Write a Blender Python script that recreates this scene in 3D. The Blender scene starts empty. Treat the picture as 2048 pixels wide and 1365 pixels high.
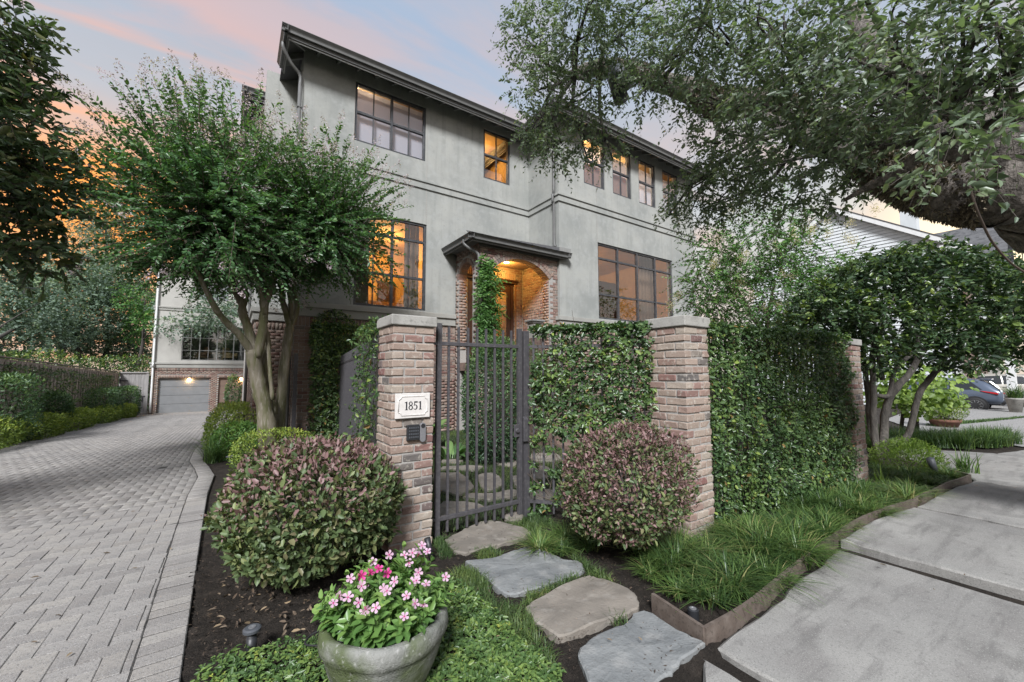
import bpy, math, numpy as np
from mathutils import Vector, Matrix
scene = bpy.context.scene
COL = scene.collection
rng = np.random.default_rng(11)
PI = math.pi

# ------------------------------------------------------------------ camera
cam_d = bpy.data.cameras.new('camera'); cam_d.sensor_width = 36; cam_d.lens = 14.2915
cam_d.clip_start = .05; cam_d.clip_end = 900
cam = bpy.data.objects.new('camera', cam_d); COL.objects.link(cam); scene.camera = cam
_r = ((0.827483,-0.041961,-0.559920),(-0.561487,-0.065114,-0.824919),(-0.001844,0.996995,-0.077441))
cam.matrix_world = Matrix(((*_r[0], 0), (*_r[1], 0), (*_r[2], 1.45), (0, 0, 0, 1)))

# ------------------------------------------------------------------ sky, sun, exposure
scene.view_settings.view_transform = 'Standard'; scene.view_settings.look = 'None'
scene.view_settings.exposure = 2.0; scene.view_settings.gamma = 1
SKY_STRENGTH = 0.37
SUN_STRENGTH = 1.5
world = bpy.data.worlds.new('World'); scene.world = world; world.use_nodes = True
def build_sky():
    nt = world.node_tree; nt.nodes.clear(); L = nt.links.new
    nd = lambda t: nt.nodes.new('ShaderNode' + t)
    tc = nd('TexCoord'); sep = nd('SeparateXYZ'); L(tc.outputs['Generated'], sep.inputs[0])
    def ramp(fac, stops, interp='LINEAR'):
        r = nd('ValToRGB'); e = r.color_ramp.elements; r.color_ramp.interpolation = interp
        while len(e) < len(stops): e.new(.5)
        for k, (p, c) in enumerate(stops): e[k].position = p; e[k].color = (*c, 1)
        L(fac, r.inputs[0]); return r.outputs[0]
    def math_(op, a, b=None, c=None):
        m = nd('Math'); m.operation = op
        for i, v in enumerate((a, b, c)):
            if v is None: continue
            if isinstance(v, (int, float)): m.inputs[i].default_value = v
            else: L(v, m.inputs[i])
        return m.outputs[0]
    def mix(f, a, b, mode='MIX'):
        m = nd('MixRGB'); m.blend_type = mode
        for i, v in enumerate((f, a, b)):
            if isinstance(v, (int, float)): m.inputs[i].default_value = v
            elif isinstance(v, tuple): m.inputs[i].default_value = (*v, 1)
            else: L(v, m.inputs[i])
        return m.outputs[0]
    z = sep.outputs[2]
    base = ramp(z, [(0, (.52, .48, .42)), (.10, (.53, .515, .475)), (.26, (.49, .50, .485)), (.44, (.385, .43, .49)), (.64, (.29, .36, .47)), (1, (.28, .345, .45))])
    def glow(d, p):
        dp = nd('VectorMath'); dp.operation = 'DOT_PRODUCT'; L(tc.outputs['Generated'], dp.inputs[0]); dp.inputs[1].default_value = d
        return math_('POWER', math_('MAXIMUM', dp.outputs['Value'], 0), p)
    gl = glow((-0.208,0.917,0.341), 30); gr = glow((0.975,0.085,0.205), 110)
    # clouds: the sky plane seen from below, streaked
    zz = math_('ADD', z, .16)
    cx = math_('DIVIDE', sep.outputs[0], zz); cy = math_('DIVIDE', sep.outputs[1], zz)
    cmb = nd('CombineXYZ'); L(cx, cmb.inputs[0]); L(cy, cmb.inputs[1])
    mp = nd('Mapping'); mp.inputs['Rotation'].default_value = (0, 0, .45); mp.inputs['Scale'].default_value = (.75, 2.6, 1); L(cmb.outputs[0], mp.inputs[0])
    ns = nd('TexNoise'); ns.inputs['Scale'].default_value = 1.5; ns.inputs['Detail'].default_value = 6; ns.inputs['Roughness'].default_value = .52
    ns.inputs['Distortion'].default_value = .5; L(mp.outputs[0], ns.inputs[0])
    cl = ramp(ns.outputs[0], [(.47, (0, 0, 0)), (.62, (1, 1, 1))], 'EASE')
    ccol = ramp(z, [(.0, (.95, .38, .10)), (.24, (.78, .36, .20)), (.40, (.82, .38, .20)), (.55, (.60, .36, .31)), (.72, (.42, .37, .40)), (1, (.36, .33, .38))])
    n2 = nd('TexNoise'); n2.inputs['Scale'].default_value = .8; n2.inputs['Detail'].default_value = 7; L(mp.outputs[0], n2.inputs[0])
    base = mix(math_('MULTIPLY', ramp(n2.outputs[0], [(.40, (0, 0, 0)), (.62, (1, 1, 1))], 'EASE'), .8), base, ramp(z, [(0, (.52, .45, .40)), (.3, (.46, .43, .425)), (.6, (.325, .35, .405)), (1, (.29, .32, .38))]))
    warm = ccol; cool = ramp(z, [(0, (.56, .47, .41)), (.3, (.58, .43, .37)), (.45, (.53, .41, .38)), (.62, (.42, .375, .40)), (1, (.36, .33, .38))])
    wide = glow((-0.197,0.879,0.435), 7)
    ccol = mix(math_('MINIMUM', math_('MULTIPLY', wide, 1.2), 1), cool, warm)
    cfac = math_('MULTIPLY', cl, math_('MULTIPLY_ADD', gl, .35, .62))
    col = mix(cfac, base, ccol)
    low = ramp(z, [(.28, (1, 1, 1)), (.47, (0, 0, 0))], 'EASE')
    col = mix(math_('MULTIPLY', math_('MULTIPLY', gl, low), .95), col, (1.0, .36, .05))
    col = mix(math_('MULTIPLY', gr, .9), col, (1.35, 1.05, .66))
    # nothing but ground below the horizon
    col = mix(ramp(z, [(.485, (1, 1, 1)), (.5, (0, 0, 0))]) if False else 0.0, col, (.1, .1, .1))
    bg = nd('Background'); L(col, bg.inputs[0]); bg.inputs[1].default_value = SKY_STRENGTH * 1.0
    out = nd('OutputWorld'); L(bg.outputs[0], out.inputs[0])
build_sky()
sun_d = bpy.data.lights.new('sun', 'SUN'); sun_d.energy = SUN_STRENGTH; sun_d.angle = math.radians(14); sun_d.color = (.98, .985, 1)
sun = bpy.data.objects.new('sun', sun_d); COL.objects.link(sun); sun.location = (-6, -12, 14)
sun.rotation_euler = Vector((.50, .64, -.72)).to_track_quat('-Z', 'Y').to_euler()
cy_ = scene.cycles if hasattr(scene, 'cycles') else None
scene.render.engine = 'CYCLES'
scene.cycles.use_denoising = True
scene.cycles.max_bounces = 7; scene.cycles.diffuse_bounces = 3; scene.cycles.glossy_bounces = 3
scene.cycles.transmission_bounces = 4; scene.cycles.transparent_max_bounces = 8
scene.cycles.caustics_reflective = False; scene.cycles.caustics_refractive = False
scene.cycles.sample_clamp_indirect = 4

# ------------------------------------------------------------------ materials
def _nodes(name):
    m = bpy.data.materials.new(name); m.use_nodes = True; nt = m.node_tree
    return m, nt, nt.nodes['Principled BSDF'], nt.links.new
def _ramp(nt, stops, interp='LINEAR'):
    r = nt.nodes.new('ShaderNodeValToRGB'); e = r.color_ramp.elements; r.color_ramp.interpolation = interp
    while len(e) < len(stops): e.new(.5)
    for k, (p, c) in enumerate(stops):
        e[k].position = p; e[k].color = (*(c if isinstance(c, tuple) else (c, c, c)), 1)
    return r
def _noise(nt, vec, scale, detail=4, rough=.55, dist=0, kind='Noise'):
    n = nt.nodes.new('ShaderNodeTex' + kind); n.inputs['Scale'].default_value = scale
    if kind == 'Noise':
        n.inputs['Detail'].default_value = detail; n.inputs['Roughness'].default_value = rough; n.inputs['Distortion'].default_value = dist
    if vec is not None: nt.links.new(vec, n.inputs['Vector'])
    return n.outputs[0]
def mat(name, base, rough=.7, layers=(), bump=(), metal=0, spec=.5, per=None, squash=None, objrand=False):
    """layers: (scale, colour, lo, hi[, detail[, amount]]) noise-masked colours; bump: (scale, strength, distance); per: ramp stops chosen per piece."""
    m, nt, p, L = _nodes(name)
    p.inputs['Roughness'].default_value = rough; p.inputs['Metallic'].default_value = metal
    p.inputs['Specular IOR Level'].default_value = spec
    tc = nt.nodes.new('ShaderNodeTexCoord'); vec = tc.outputs['Object']
    if objrand:
        oi = nt.nodes.new('ShaderNodeObjectInfo'); ad = nt.nodes.new('ShaderNodeVectorMath'); ad.operation = 'ADD'
        sc = nt.nodes.new('ShaderNodeVectorMath'); sc.operation = 'SCALE'; sc.inputs[0].default_value = (37, 53, 71)
        L(oi.outputs['Random'], sc.inputs['Scale']); L(vec, ad.inputs[0]); L(sc.outputs[0], ad.inputs[1]); vec = ad.outputs[0]
    if squash:
        mp = nt.nodes.new('ShaderNodeMapping'); mp.inputs['Scale'].default_value = squash; L(vec, mp.inputs[0]); vec = mp.outputs[0]
    col = None
    if per:
        g = nt.nodes.new('ShaderNodeNewGeometry'); oi = nt.nodes.new('ShaderNodeObjectInfo')
        a = nt.nodes.new('ShaderNodeMath'); a.operation = 'ADD'; L(g.outputs['Random Per Island'], a.inputs[0]); L(oi.outputs['Random'], a.inputs[1])
        f = nt.nodes.new('ShaderNodeMath'); f.operation = 'FRACT'; L(a.outputs[0], f.inputs[0])
        r = _ramp(nt, per, 'LINEAR'); L(f.outputs[0], r.inputs[0]); col = r.outputs[0]
    for ly in layers:
        scale, c, lo, hi = ly[:4]; lv = vec
        if len(ly) > 6: m2 = nt.nodes.new('ShaderNodeMapping'); m2.inputs['Scale'].default_value = ly[6]; m2.inputs['Rotation'].default_value = (0, 0, .5); L(vec, m2.inputs[0]); lv = m2.outputs[0]
        det = ly[4] if len(ly) > 4 else 4; amt = ly[5] if len(ly) > 5 else 1
        r = _ramp(nt, [(lo, 0.), (hi, amt)]); L(_noise(nt, lv, scale, det), r.inputs[0])
        mx = nt.nodes.new('ShaderNodeMixRGB'); L(r.outputs[0], mx.inputs[0])
        if col is None: mx.inputs[1].default_value = (*base, 1)
        else: L(col, mx.inputs[1])
        mx.inputs[2].default_value = (*c, 1); col = mx.outputs[0]
    if col is None: p.inputs['Base Color'].default_value = (*base, 1)
    else: L(col, p.inputs['Base Color'])
    nrm = None
    for b in bump:
        scale, st, dist = b[:3]
        bn = nt.nodes.new('ShaderNodeBump'); bn.inputs['Strength'].default_value = st; bn.inputs['Distance'].default_value = dist
        L(_noise(nt, vec, scale, 5, .6), bn.inputs['Height'])
        if nrm is not None: L(nrm, bn.inputs['Normal'])
        nrm = bn.outputs[0]
    if nrm is not None: L(nrm, p.inputs['Normal'])
    return m
def leafmat(name, stops, rough=.42, trans=.22, spec=.45):
    m, nt, p, L = _nodes(name)
    at = nt.nodes.new('ShaderNodeAttribute'); at.attribute_name = 'tone'
    K = 1.35; stops = [(a, tuple(min(.8, v * K) for v in c)) for a, c in stops] if name not in ('pink_petal', 'magenta_petal', 'dead_leaf') else stops
    r = _ramp(nt, stops); L(at.outputs['Fac'], r.inputs[0]); L(r.outputs[0], p.inputs['Base Color'])
    p.inputs['Roughness'].default_value = rough; p.inputs['Specular IOR Level'].default_value = spec
    tr = nt.nodes.new('ShaderNodeBsdfTranslucent')
    br = nt.nodes.new('ShaderNodeMixRGB'); br.blend_type = 'MULTIPLY'; br.inputs[0].default_value = 1; br.inputs[2].default_value = (1.5, 1.7, .8, 1)
    L(r.outputs[0], br.inputs[1]); L(br.outputs[0], tr.inputs[0])
    mx = nt.nodes.new('ShaderNodeMixShader'); mx.inputs[0].default_value = trans
    L(p.outputs[0], mx.inputs[1]); L(tr.outputs[0], mx.inputs[2])
    L(mx.outputs[0], nt.nodes['Material Output'].inputs['Surface'])
    return m
def emit(name, c, s):
    m, nt, p, L = _nodes(name); p.inputs['Base Color'].default_value = (*c, 1)
    p.inputs['Emission Color'].default_value = (*c, 1); p.inputs['Emission Strength'].default_value = s
    return m
def glassmat(name, tint=(.9, .93, .95), base_refl=.12):
    m, nt, p, L = _nodes(name)
    gl = nt.nodes.new('ShaderNodeBsdfGlossy'); gl.inputs['Roughness'].default_value = .015
    tr = nt.nodes.new('ShaderNodeBsdfTransparent'); tr.inputs[0].default_value = (*tint, 1)
    lw = nt.nodes.new('ShaderNodeLayerWeight'); lw.inputs[0].default_value = .5
    pw = nt.nodes.new('ShaderNodeMath'); pw.operation = 'POWER'; pw.inputs[1].default_value = 3.2; L(lw.outputs['Facing'], pw.inputs[0])
    ma = nt.nodes.new('ShaderNodeMath'); ma.operation = 'MULTIPLY_ADD'; ma.inputs[1].default_value = .85; ma.inputs[2].default_value = base_refl
    L(pw.outputs[0], ma.inputs[0]); ma.use_clamp = True
    mx = nt.nodes.new('ShaderNodeMixShader'); L(ma.outputs[0], mx.inputs[0]); L(tr.outputs[0], mx.inputs[1]); L(gl.outputs[0], mx.inputs[2])
    L(mx.outputs[0], nt.nodes['Material Output'].inputs['Surface'])
    return m

BR = [(0, (.36, .305, .255)), (.16, (.30, .235, .195)), (.30, (.34, .265, .22)), (.42, (.27, .185, .155)), (.55, (.32, .255, .21)), (.66, (.235, .135, .118)), (.76, (.35, .30, .25)), (.86, (.20, .105, .095)), (.93, (.13, .118, .112)), (1, (.31, .255, .21))]
MT = dict(
    brick=mat('tumbled_brick', (.4, .3, .25), .85, [(26, (.46, .42, .365), .54, .70, 5, .75), (70, (.12, .10, .09), .60, .74, 3, .55)], [(60, .5, .006), (220, .3, .003)], per=BR, objrand=True, spec=.2),
    brick_house=mat('house_brick', (.4, .3, .25), .85, [(20, (.40, .365, .32), .56, .72, 5, .6), (60, (.13, .10, .09), .62, .76, 3, .5)], [(60, .4, .005)], spec=.2,
        per=[(0, (.30, .235, .195)), (.18, (.25, .18, .15)), (.34, (.29, .215, .18)), (.5, (.215, .13, .11)), (.62, (.28, .21, .17)), (.75, (.18, .095, .083)), (.85, (.30, .25, .21)), (.94, (.145, .12, .11)), (1, (.265, .20, .165))], objrand=True),
    mortar=mat('mortar', (.36, .345, .325), .95, [(30, (.30, .28, .26), .45, .7)], [(120, .5, .006)], spec=.15),
    limestone=mat('limestone_cap', (.36, .35, .325), .9, [(7, (.25, .24, .225), .44, .66, 7, .85), (22, (.15, .145, .135), .58, .72, 5, .7), (110, (.10, .10, .095), .62, .72, 3, .7)], [(50, .5, .006)], spec=.2),
    stucco=mat('grey_stucco', (.365, .368, .345), .92, [(3, (.235, .245, .228), .50, .72, 7, .55, (3, 3, .16)), (1.3, (.26, .27, .26), .38, .68, 9, .9), (6, (.37, .378, .366), .48, .72, 9, .75), (.5, (.25, .262, .25), .52, .75, 6, .6), (14, (.255, .262, .252), .55, .75, 6, .5)], [(28, .25, .012), (150, .2, .004)], spec=.2),
    trim=mat('cast_stone_trim', (.34, .335, .31), .85, [(3, (.27, .265, .245), .45, .75, 5, .7)], [(80, .2, .004)], spec=.2),
    bronze=mat('dark_bronze_metal', (.045, .048, .054), .45, [(9, (.085, .085, .088), .4, .7)], spec=.5),
    darkpaint=mat('dark_grey_paint', (.115, .115, .113), .5, [(6, (.145, .144, .14), .4, .7)]),
    raft=mat('rafter_paint', (.25, .25, .24), .6, [(6, (.20, .20, .195), .4, .7)]),
    iron=mat('painted_iron', (.065, .062, .068), .42, [(30, (.10, .095, .10), .5, .7)], [(200, .15, .002)]),
    shingle=mat('roof_shingle', (.06, .06, .065), .95, [(60, (.12, .12, .125), .45, .7)], [(120, .6, .006)], per=[(0, (.05, .05, .055)), (.5, (.085, .085, .09)), (1, (.12, .115, .115))]),
    soil=mat('dark_mulch', (.030, .025, .021), .95, [(9, (.055, .045, .037), .45, .7, 8), (60, (.10, .085, .07), .60, .75, 5, .8)], [(40, .9, .02), (160, .8, .01)], spec=.2),
    stucco2=mat('cream_stucco', (.44, .43, .40), .92, [(1.3, (.37, .36, .335), .38, .68, 8, .9)], [(28, .25, .012)], spec=.2),
    farshingle=mat('grey_shingle', (.12, .122, .128), .95, [(3, (.07, .072, .076), .45, .6, 6), (9, (.17, .17, .172), .55, .7, 5)], squash=(1, 1, 3)),
    sand=mat('joint_sand', (.20, .19, .18), .95, [(40, (.13, .12, .11), .4, .7)], [(150, .5, .004)], spec=.2),
    paver=mat('grey_paver', (.28, .268, .258), .9, [(1.3, (.165, .155, .145), .50, .72, 6, .7, (1.5, .13, 1)), (18, (.20, .19, .178), .55, .72, 4, .5), (.45, (.19, .18, .172), .45, .72, 7, .85), (5, (.21, .205, .20), .5, .75, 6, .5), (140, (.12, .115, .115), .52, .66, 3, .8), (200, (.46, .455, .45), .56, .68, 3, .85)], [(220, .5, .003), (60, .25, .003)], spec=.2,
        per=[(0, (.215, .20, .188)), (.25, (.275, .257, .24)), (.6, (.30, .283, .265)), (.85, (.325, .303, .275)), (1, (.25, .23, .21))]),
    concrete=mat('exposed_concrete', (.30, .292, .275), .9, [(.9, (.19, .184, .176), .42, .64, 9, .9), (3.5, (.215, .205, .195), .50, .66, 9, .75), (5, (.13, .125, .12), .52, .70, 8, .75, (.35, 2.2, 1)), (1.6, (.15, .145, .137), .56, .66, 9, .7), (11, (.12, .115, .11), .60, .74, 6, .6), (120, (.14, .135, .13), .54, .66, 3, .65), (170, (.42, .41, .39), .57, .68, 3, .7)], [(150, .5, .003), (8, .2, .006)], spec=.25),
    slate=mat('grey_flagstone', (.205, .212, .212), .8, [(3, (.155, .163, .166), .42, .62, 8), (7, (.275, .275, .268), .54, .68, 7, .7), (40, (.12, .12, .118), .6, .75, 4, .6)], [(5, .8, .03), (18, .6, .010), (70, .5, .005)], spec=.3),
    sandstone=mat('tan_flagstone', (.225, .20, .172), .85, [(4, (.165, .148, .128), .42, .65, 8), (10, (.29, .268, .24), .53, .70, 7, .7), (60, (.11, .10, .09), .6, .75, 4, .5)], [(7, .7, .016), (60, .5, .005)], spec=.25),
    gravel=mat('pebble_drive', (.30, .295, .285), .9, [(60, (.15, .145, .14), .45, .6, 2), (90, (.46, .45, .43), .55, .68, 2, .8)], [(110, .8, .01)]),
    rust=mat('brown_edging', (.11, .085, .07), .7, [(12, (.16, .13, .11), .45, .7), (60, (.07, .055, .045), .55, .7)], [(60, .2, .003)]),
    fence=mat('weathered_board', (.26, .225, .20), .9, [(6, (.135, .115, .10), .42, .7, 6), (30, (.27, .24, .215), .55, .72, 4, .7)], [(30, .3, .004)], squash=(4, 4, .35), per=[(0, (.25, .215, .19)), (.5, (.32, .28, .25)), (1, (.38, .335, .30))]),
    gatewood=mat('silver_grey_board', (.28, .27, .265), .9, [(6, (.20, .19, .185), .42, .7, 6)], [(30, .3, .004)], squash=(4, 4, .35), per=[(0, (.24, .23, .225)), (.5, (.30, .285, .28)), (1, (.34, .33, .32))]),
    garagepaint=mat('grey_door_paint', (.20, .205, .21), .5, [(3, (.175, .18, .185), .4, .7)]),
    white=mat('white_paint', (.72, .73, .73), .5, [(5, (.62, .63, .63), .5, .8)]),
    siding=mat('white_siding', (.60, .63, .645), .6, [(3, (.54, .57, .585), .4, .7)]),
    crapebark=mat('crape_bark', (.155, .135, .10), .8, [(5, (.085, .085, .035), .40, .60, 7), (11, (.25, .225, .19), .55, .70, 5, .8), (26, (.10, .09, .06), .58, .72, 4, .6)], [(14, .4, .012)], squash=(2.5, 2.5, .5)),
    oakbark=mat('oak_bark', (.21, .185, .165), .95, [(18, (.085, .075, .065), .40, .60, 6), (30, (.33, .30, .275), .58, .72, 4, .7)], [(22, 1, .05), (70, .7, .015)]),
    darkbark=mat('dark_bark', (.085, .075, .065), .95, [(14, (.05, .045, .04), .4, .6), (30, (.15, .14, .125), .58, .72, 4, .7)], [(30, .7, .02)], squash=(2, 2, .6)),
    twig=mat('brown_twig', (.10, .075, .06), .9),
    greytwig=mat('grey_twig', (.17, .15, .135), .9, [(20, (.10, .085, .075), .4, .7)]),
    stem=mat('green_stem', (.10, .16, .045), .6),
    pot=mat('mossy_stone_pot', (.25, .25, .235), .95, [(7, (.14, .145, .13), .42, .64, 8), (4, (.075, .10, .03), .44, .62, 8, .85), (40, (.42, .415, .40), .60, .74, 4, .75), (90, (.13, .13, .12), .6, .75, 3, .6)], [(30, .6, .012), (120, .6, .005)], spec=.2),
    terracotta=mat('terracotta', (.16, .075, .05), .85, [(12, (.10, .05, .036), .4, .7)]),
    blackpot=mat('glazed_black', (.02, .02, .022), .25),
    rubber=mat('black_rubber', (.018, .018, .02), .6),
    blackplastic=mat('black_plastic', (.022, .023, .026), .45),
    fixture=mat('charcoal_fixture', (.065, .07, .08), .5),
    steel=mat('brushed_grey', (.33, .33, .35), .35, metal=.6),
    chrome=mat('bright_rim', (.55, .56, .58), .25, metal=1),
    plaque=mat('plaque_white', (.66, .63, .60), .7, [(20, (.58, .55, .52), .45, .7)]),
    ink=mat('black_numerals', (.03, .03, .035), .6),
    doorwood=mat('stained_door', (.040, .020, .013), .35, [(4, (.065, .032, .02), .4, .7)], squash=(6, 6, .6)),
    room=mat('warm_plaster', (.50, .345, .17), .8, [(2, (.40, .27, .125), .4, .7)]),
    floorwood=mat('timber_floor', (.20, .11, .055), .5),
    shade=None,
    curtain=mat('brown_curtain', (.16, .095, .055), .85, [(18, (.12, .07, .04), .42, .64, 3)]),
    woven=None, whiteshade=None,
    glow=emit('warm_bulb', (1, .72, .38), 5),
    lamplitdoor=mat('lamplit_brown_door', (.16, .11, .085), .5),  # second garage door: warm lamplight is put into this brown colour
    glass=glassmat('window_glass', base_refl=.19),
    glass_hi=glassmat('upper_glass', base_refl=.16),
    carpaint=mat('blue_grey_paint', (.11, .135, .185), .22, metal=.35),
    carpaint2=mat('champagne_paint', (.40, .38, .34), .25, metal=.35),
    carglass=mat('tinted_glass', (.025, .028, .03), .06),
    redlens=mat('red_lens', (.40, .012, .018), .15),
    tyre=mat('tyre', (.02, .02, .021), .8),
    brickplain=mat('brick_step', (.20, .135, .11), .9, [(9, (.13, .09, .075), .4, .65, 6), (30, (.27, .21, .18), .56, .72, 4, .7)], [(40, .5, .008)]),
    fern=None,
)
def cloth(name, c, tr=.4, wave=None):
    m, nt, p, L = _nodes(name); p.inputs['Base Color'].default_value = (*c, 1); p.inputs['Roughness'].default_value = .9
    t = nt.nodes.new('ShaderNodeBsdfTranslucent'); t.inputs[0].default_value = (*c, 1); mx = nt.nodes.new('ShaderNodeMixShader'); mx.inputs[0].default_value = tr
    if wave:
        tc = nt.nodes.new('ShaderNodeTexCoord'); w = nt.nodes.new('ShaderNodeTexWave'); w.inputs['Scale'].default_value = 7; w.inputs['Distortion'].default_value = 9; w.inputs['Detail'].default_value = 2
        r = _ramp(nt, [(0, c), (1, wave)]); L(tc.outputs['Object'], w.inputs[0]); L(w.outputs[0], r.inputs[0]); L(r.outputs[0], p.inputs['Base Color']); L(r.outputs[0], t.inputs[0])
    L(p.outputs[0], mx.inputs[1]); L(t.outputs[0], mx.inputs[2]); L(mx.outputs[0], nt.nodes['Material Output'].inputs['Surface']); return m
MT['shade'] = cloth('lavender_shade', (.70, .66, .70), .35); MT['whiteshade'] = cloth('white_shade', (.88, .86, .90), .5); MT['woven'] = cloth('woven_blind', (.50, .34, .28), .45, (.42, .27, .21))
# foliage ramps, by tone (0 dark old leaf, 1 pale new leaf)
LF = dict(
    oak=leafmat('oak_leaf', [(0, (.060, .088, .060)), (.5, (.125, .165, .105)), (.85, (.18, .22, .12)), (1, (.23, .25, .11))], .36, .32),
    magnolia=leafmat('magnolia_leaf', [(0, (.032, .055, .030)), (.55, (.07, .105, .048)), (.8, (.12, .12, .05)), (1, (.17, .115, .05))], .32),
    crape=leafmat('crape_leaf', [(0, (.026, .064, .030)), (.5, (.060, .128, .045)), (1, (.145, .225, .06))], .36, .3),
    blossom=leafmat('crape_blossom', [(0, (.20, .15, .17)), (.5, (.36, .29, .34)), (1, (.50, .43, .47))], .8, .3),
    cream=leafmat('cream_blossom', [(0, (.24, .19, .10)), (.5, (.42, .36, .22)), (1, (.55, .50, .36))], .8, .3),
    crape2=leafmat('crape_leaf_bright', [(0, (.03, .075, .022)), (.5, (.065, .15, .035)), (1, (.16, .27, .06))], .45),
    vine=leafmat('vine_leaf', [(0, (.020, .042, .020)), (.5, (.048, .088, .032)), (.85, (.10, .155, .045)), (.97, (.21, .27, .06)), (1, (.20, .13, .05))], .33),
    glossy=leafmat('glossy_leaf', [(0, (.018, .035, .02)), (.5, (.042, .075, .03)), (.85, (.12, .17, .035)), (1, (.22, .27, .05))], .32),
    purple=leafmat('loropetalum_leaf', [(0, (.045, .07, .030)), (.35, (.085, .12, .048)), (.5, (.14, .16, .06)), (.62, (.12, .082, .068)), (.8, (.145, .082, .080)), (1, (.20, .125, .122))], .5, .15),
    lime=leafmat('lime_leaf', [(0, (.05, .085, .018)), (.5, (.125, .18, .03)), (1, (.27, .30, .05))], .5),
    redbud=leafmat('pale_green_leaf', [(0, (.06, .10, .024)), (.5, (.125, .19, .04)), (1, (.21, .28, .065))], .5, .35),
    far=leafmat('hazed_far_leaf', [(0, (.060, .092, .072)), (.5, (.115, .165, .122)), (.85, (.17, .225, .12)), (1, (.19, .25, .08))], .6),  # distance haze mixed into the leaf colour, paler and bluer
    box=leafmat('clipped_leaf', [(0, (.020, .044, .024)), (.5, (.042, .084, .036)), (1, (.105, .165, .048))], .45),
    jasmine=leafmat('jasmine_leaf', [(0, (.028, .058, .022)), (.5, (.065, .115, .036)), (.85, (.13, .19, .05)), (1, (.25, .27, .06))], .38),
    grass=leafmat('liriope_blade', [(0, (.013, .030, .013)), (.45, (.042, .083, .025)), (.85, (.11, .17, .045)), (1, (.24, .22, .10))], .42),
    mondo=leafmat('mondo_blade', [(0, (.022, .045, .016)), (.5, (.052, .09, .028)), (.85, (.11, .15, .04)), (1, (.23, .21, .09))], .5),
    peri=leafmat('periwinkle_leaf', [(0, (.045, .10, .03)), (.5, (.095, .18, .05)), (1, (.19, .27, .075))], .38, .25),
    petal=leafmat('pink_petal', [(0, (.45, .03, .17)), (.14, (.58, .33, .47)), (1, (.64, .44, .58))], .6, .25),
    hot=leafmat('magenta_petal', [(0, (.32, .005, .07)), (.4, (.62, .03, .25)), (1, (.70, .10, .36))], .6, .25),
    dead=leafmat('dead_leaf', [(0, (.045, .032, .024)), (.4, (.10, .068, .045)), (.75, (.17, .13, .095)), (1, (.30, .22, .13))], .8, .1),
    fern=leafmat('resurrection_fern', [(0, (.055, .045, .034)), (.5, (.125, .105, .075)), (1, (.21, .18, .13))], .8, .1),
    asp=leafmat('aspidistra_leaf', [(0, (.03, .065, .025)), (.6, (.065, .125, .04)), (1, (.17, .25, .09))], .32),
)

# ------------------------------------------------------------------ object helpers
def gz(x, y):
    w = np.clip((6 - np.asarray(x, float)) / 4, 0, 1)
    return -.037 * np.clip(np.asarray(y, float) - 5, 0, 29.5) * w - np.clip(.021 * (np.asarray(x, float) - 9), 0, .44)
def link(o, parent=None):
    COL.objects.link(o)
    if parent is not None:
        o.parent = parent
        o.matrix_parent_inverse = parent.matrix_basis.inverted()   # every basis is a world placement
    return o
def thing(name, label, cat, loc=(0, 0, 0), group=None):
    o = bpy.data.objects.new(name, None); COL.objects.link(o); o.location = loc; o.empty_display_size = .2
    o['label'] = label; o['category'] = cat
    if group: o['group'] = group
    return o
def tag(o, label=None, cat=None, group=None, kind=None):
    for k, v in (('label', label), ('category', cat), ('group', group), ('kind', kind)):
        if v: o[k] = v
    return o
def np_mesh(name, V, F, mat_, smooth=False, tone=None):
    """V (n,3); F (m,k) all faces of one size."""
    me = bpy.data.meshes.new(name); V = np.asarray(V, np.float32); F = np.asarray(F, np.int32)
    me.vertices.add(len(V)); me.vertices.foreach_set('co', V.ravel())
    m, k = F.shape
    me.loops.add(m * k); me.loops.foreach_set('vertex_index', F.ravel())
    me.polygons.add(m); me.polygons.foreach_set('loop_start', np.arange(m, dtype=np.int32) * k)
    if smooth: me.polygons.foreach_set('use_smooth', np.ones(m, bool))
    if tone is not None:
        a = me.attributes.new('tone', 'FLOAT', 'POINT'); a.data.foreach_set('value', np.asarray(tone, np.float32))
    me.update(calc_edges=True); me.materials.append(mat_)
    return me
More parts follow.
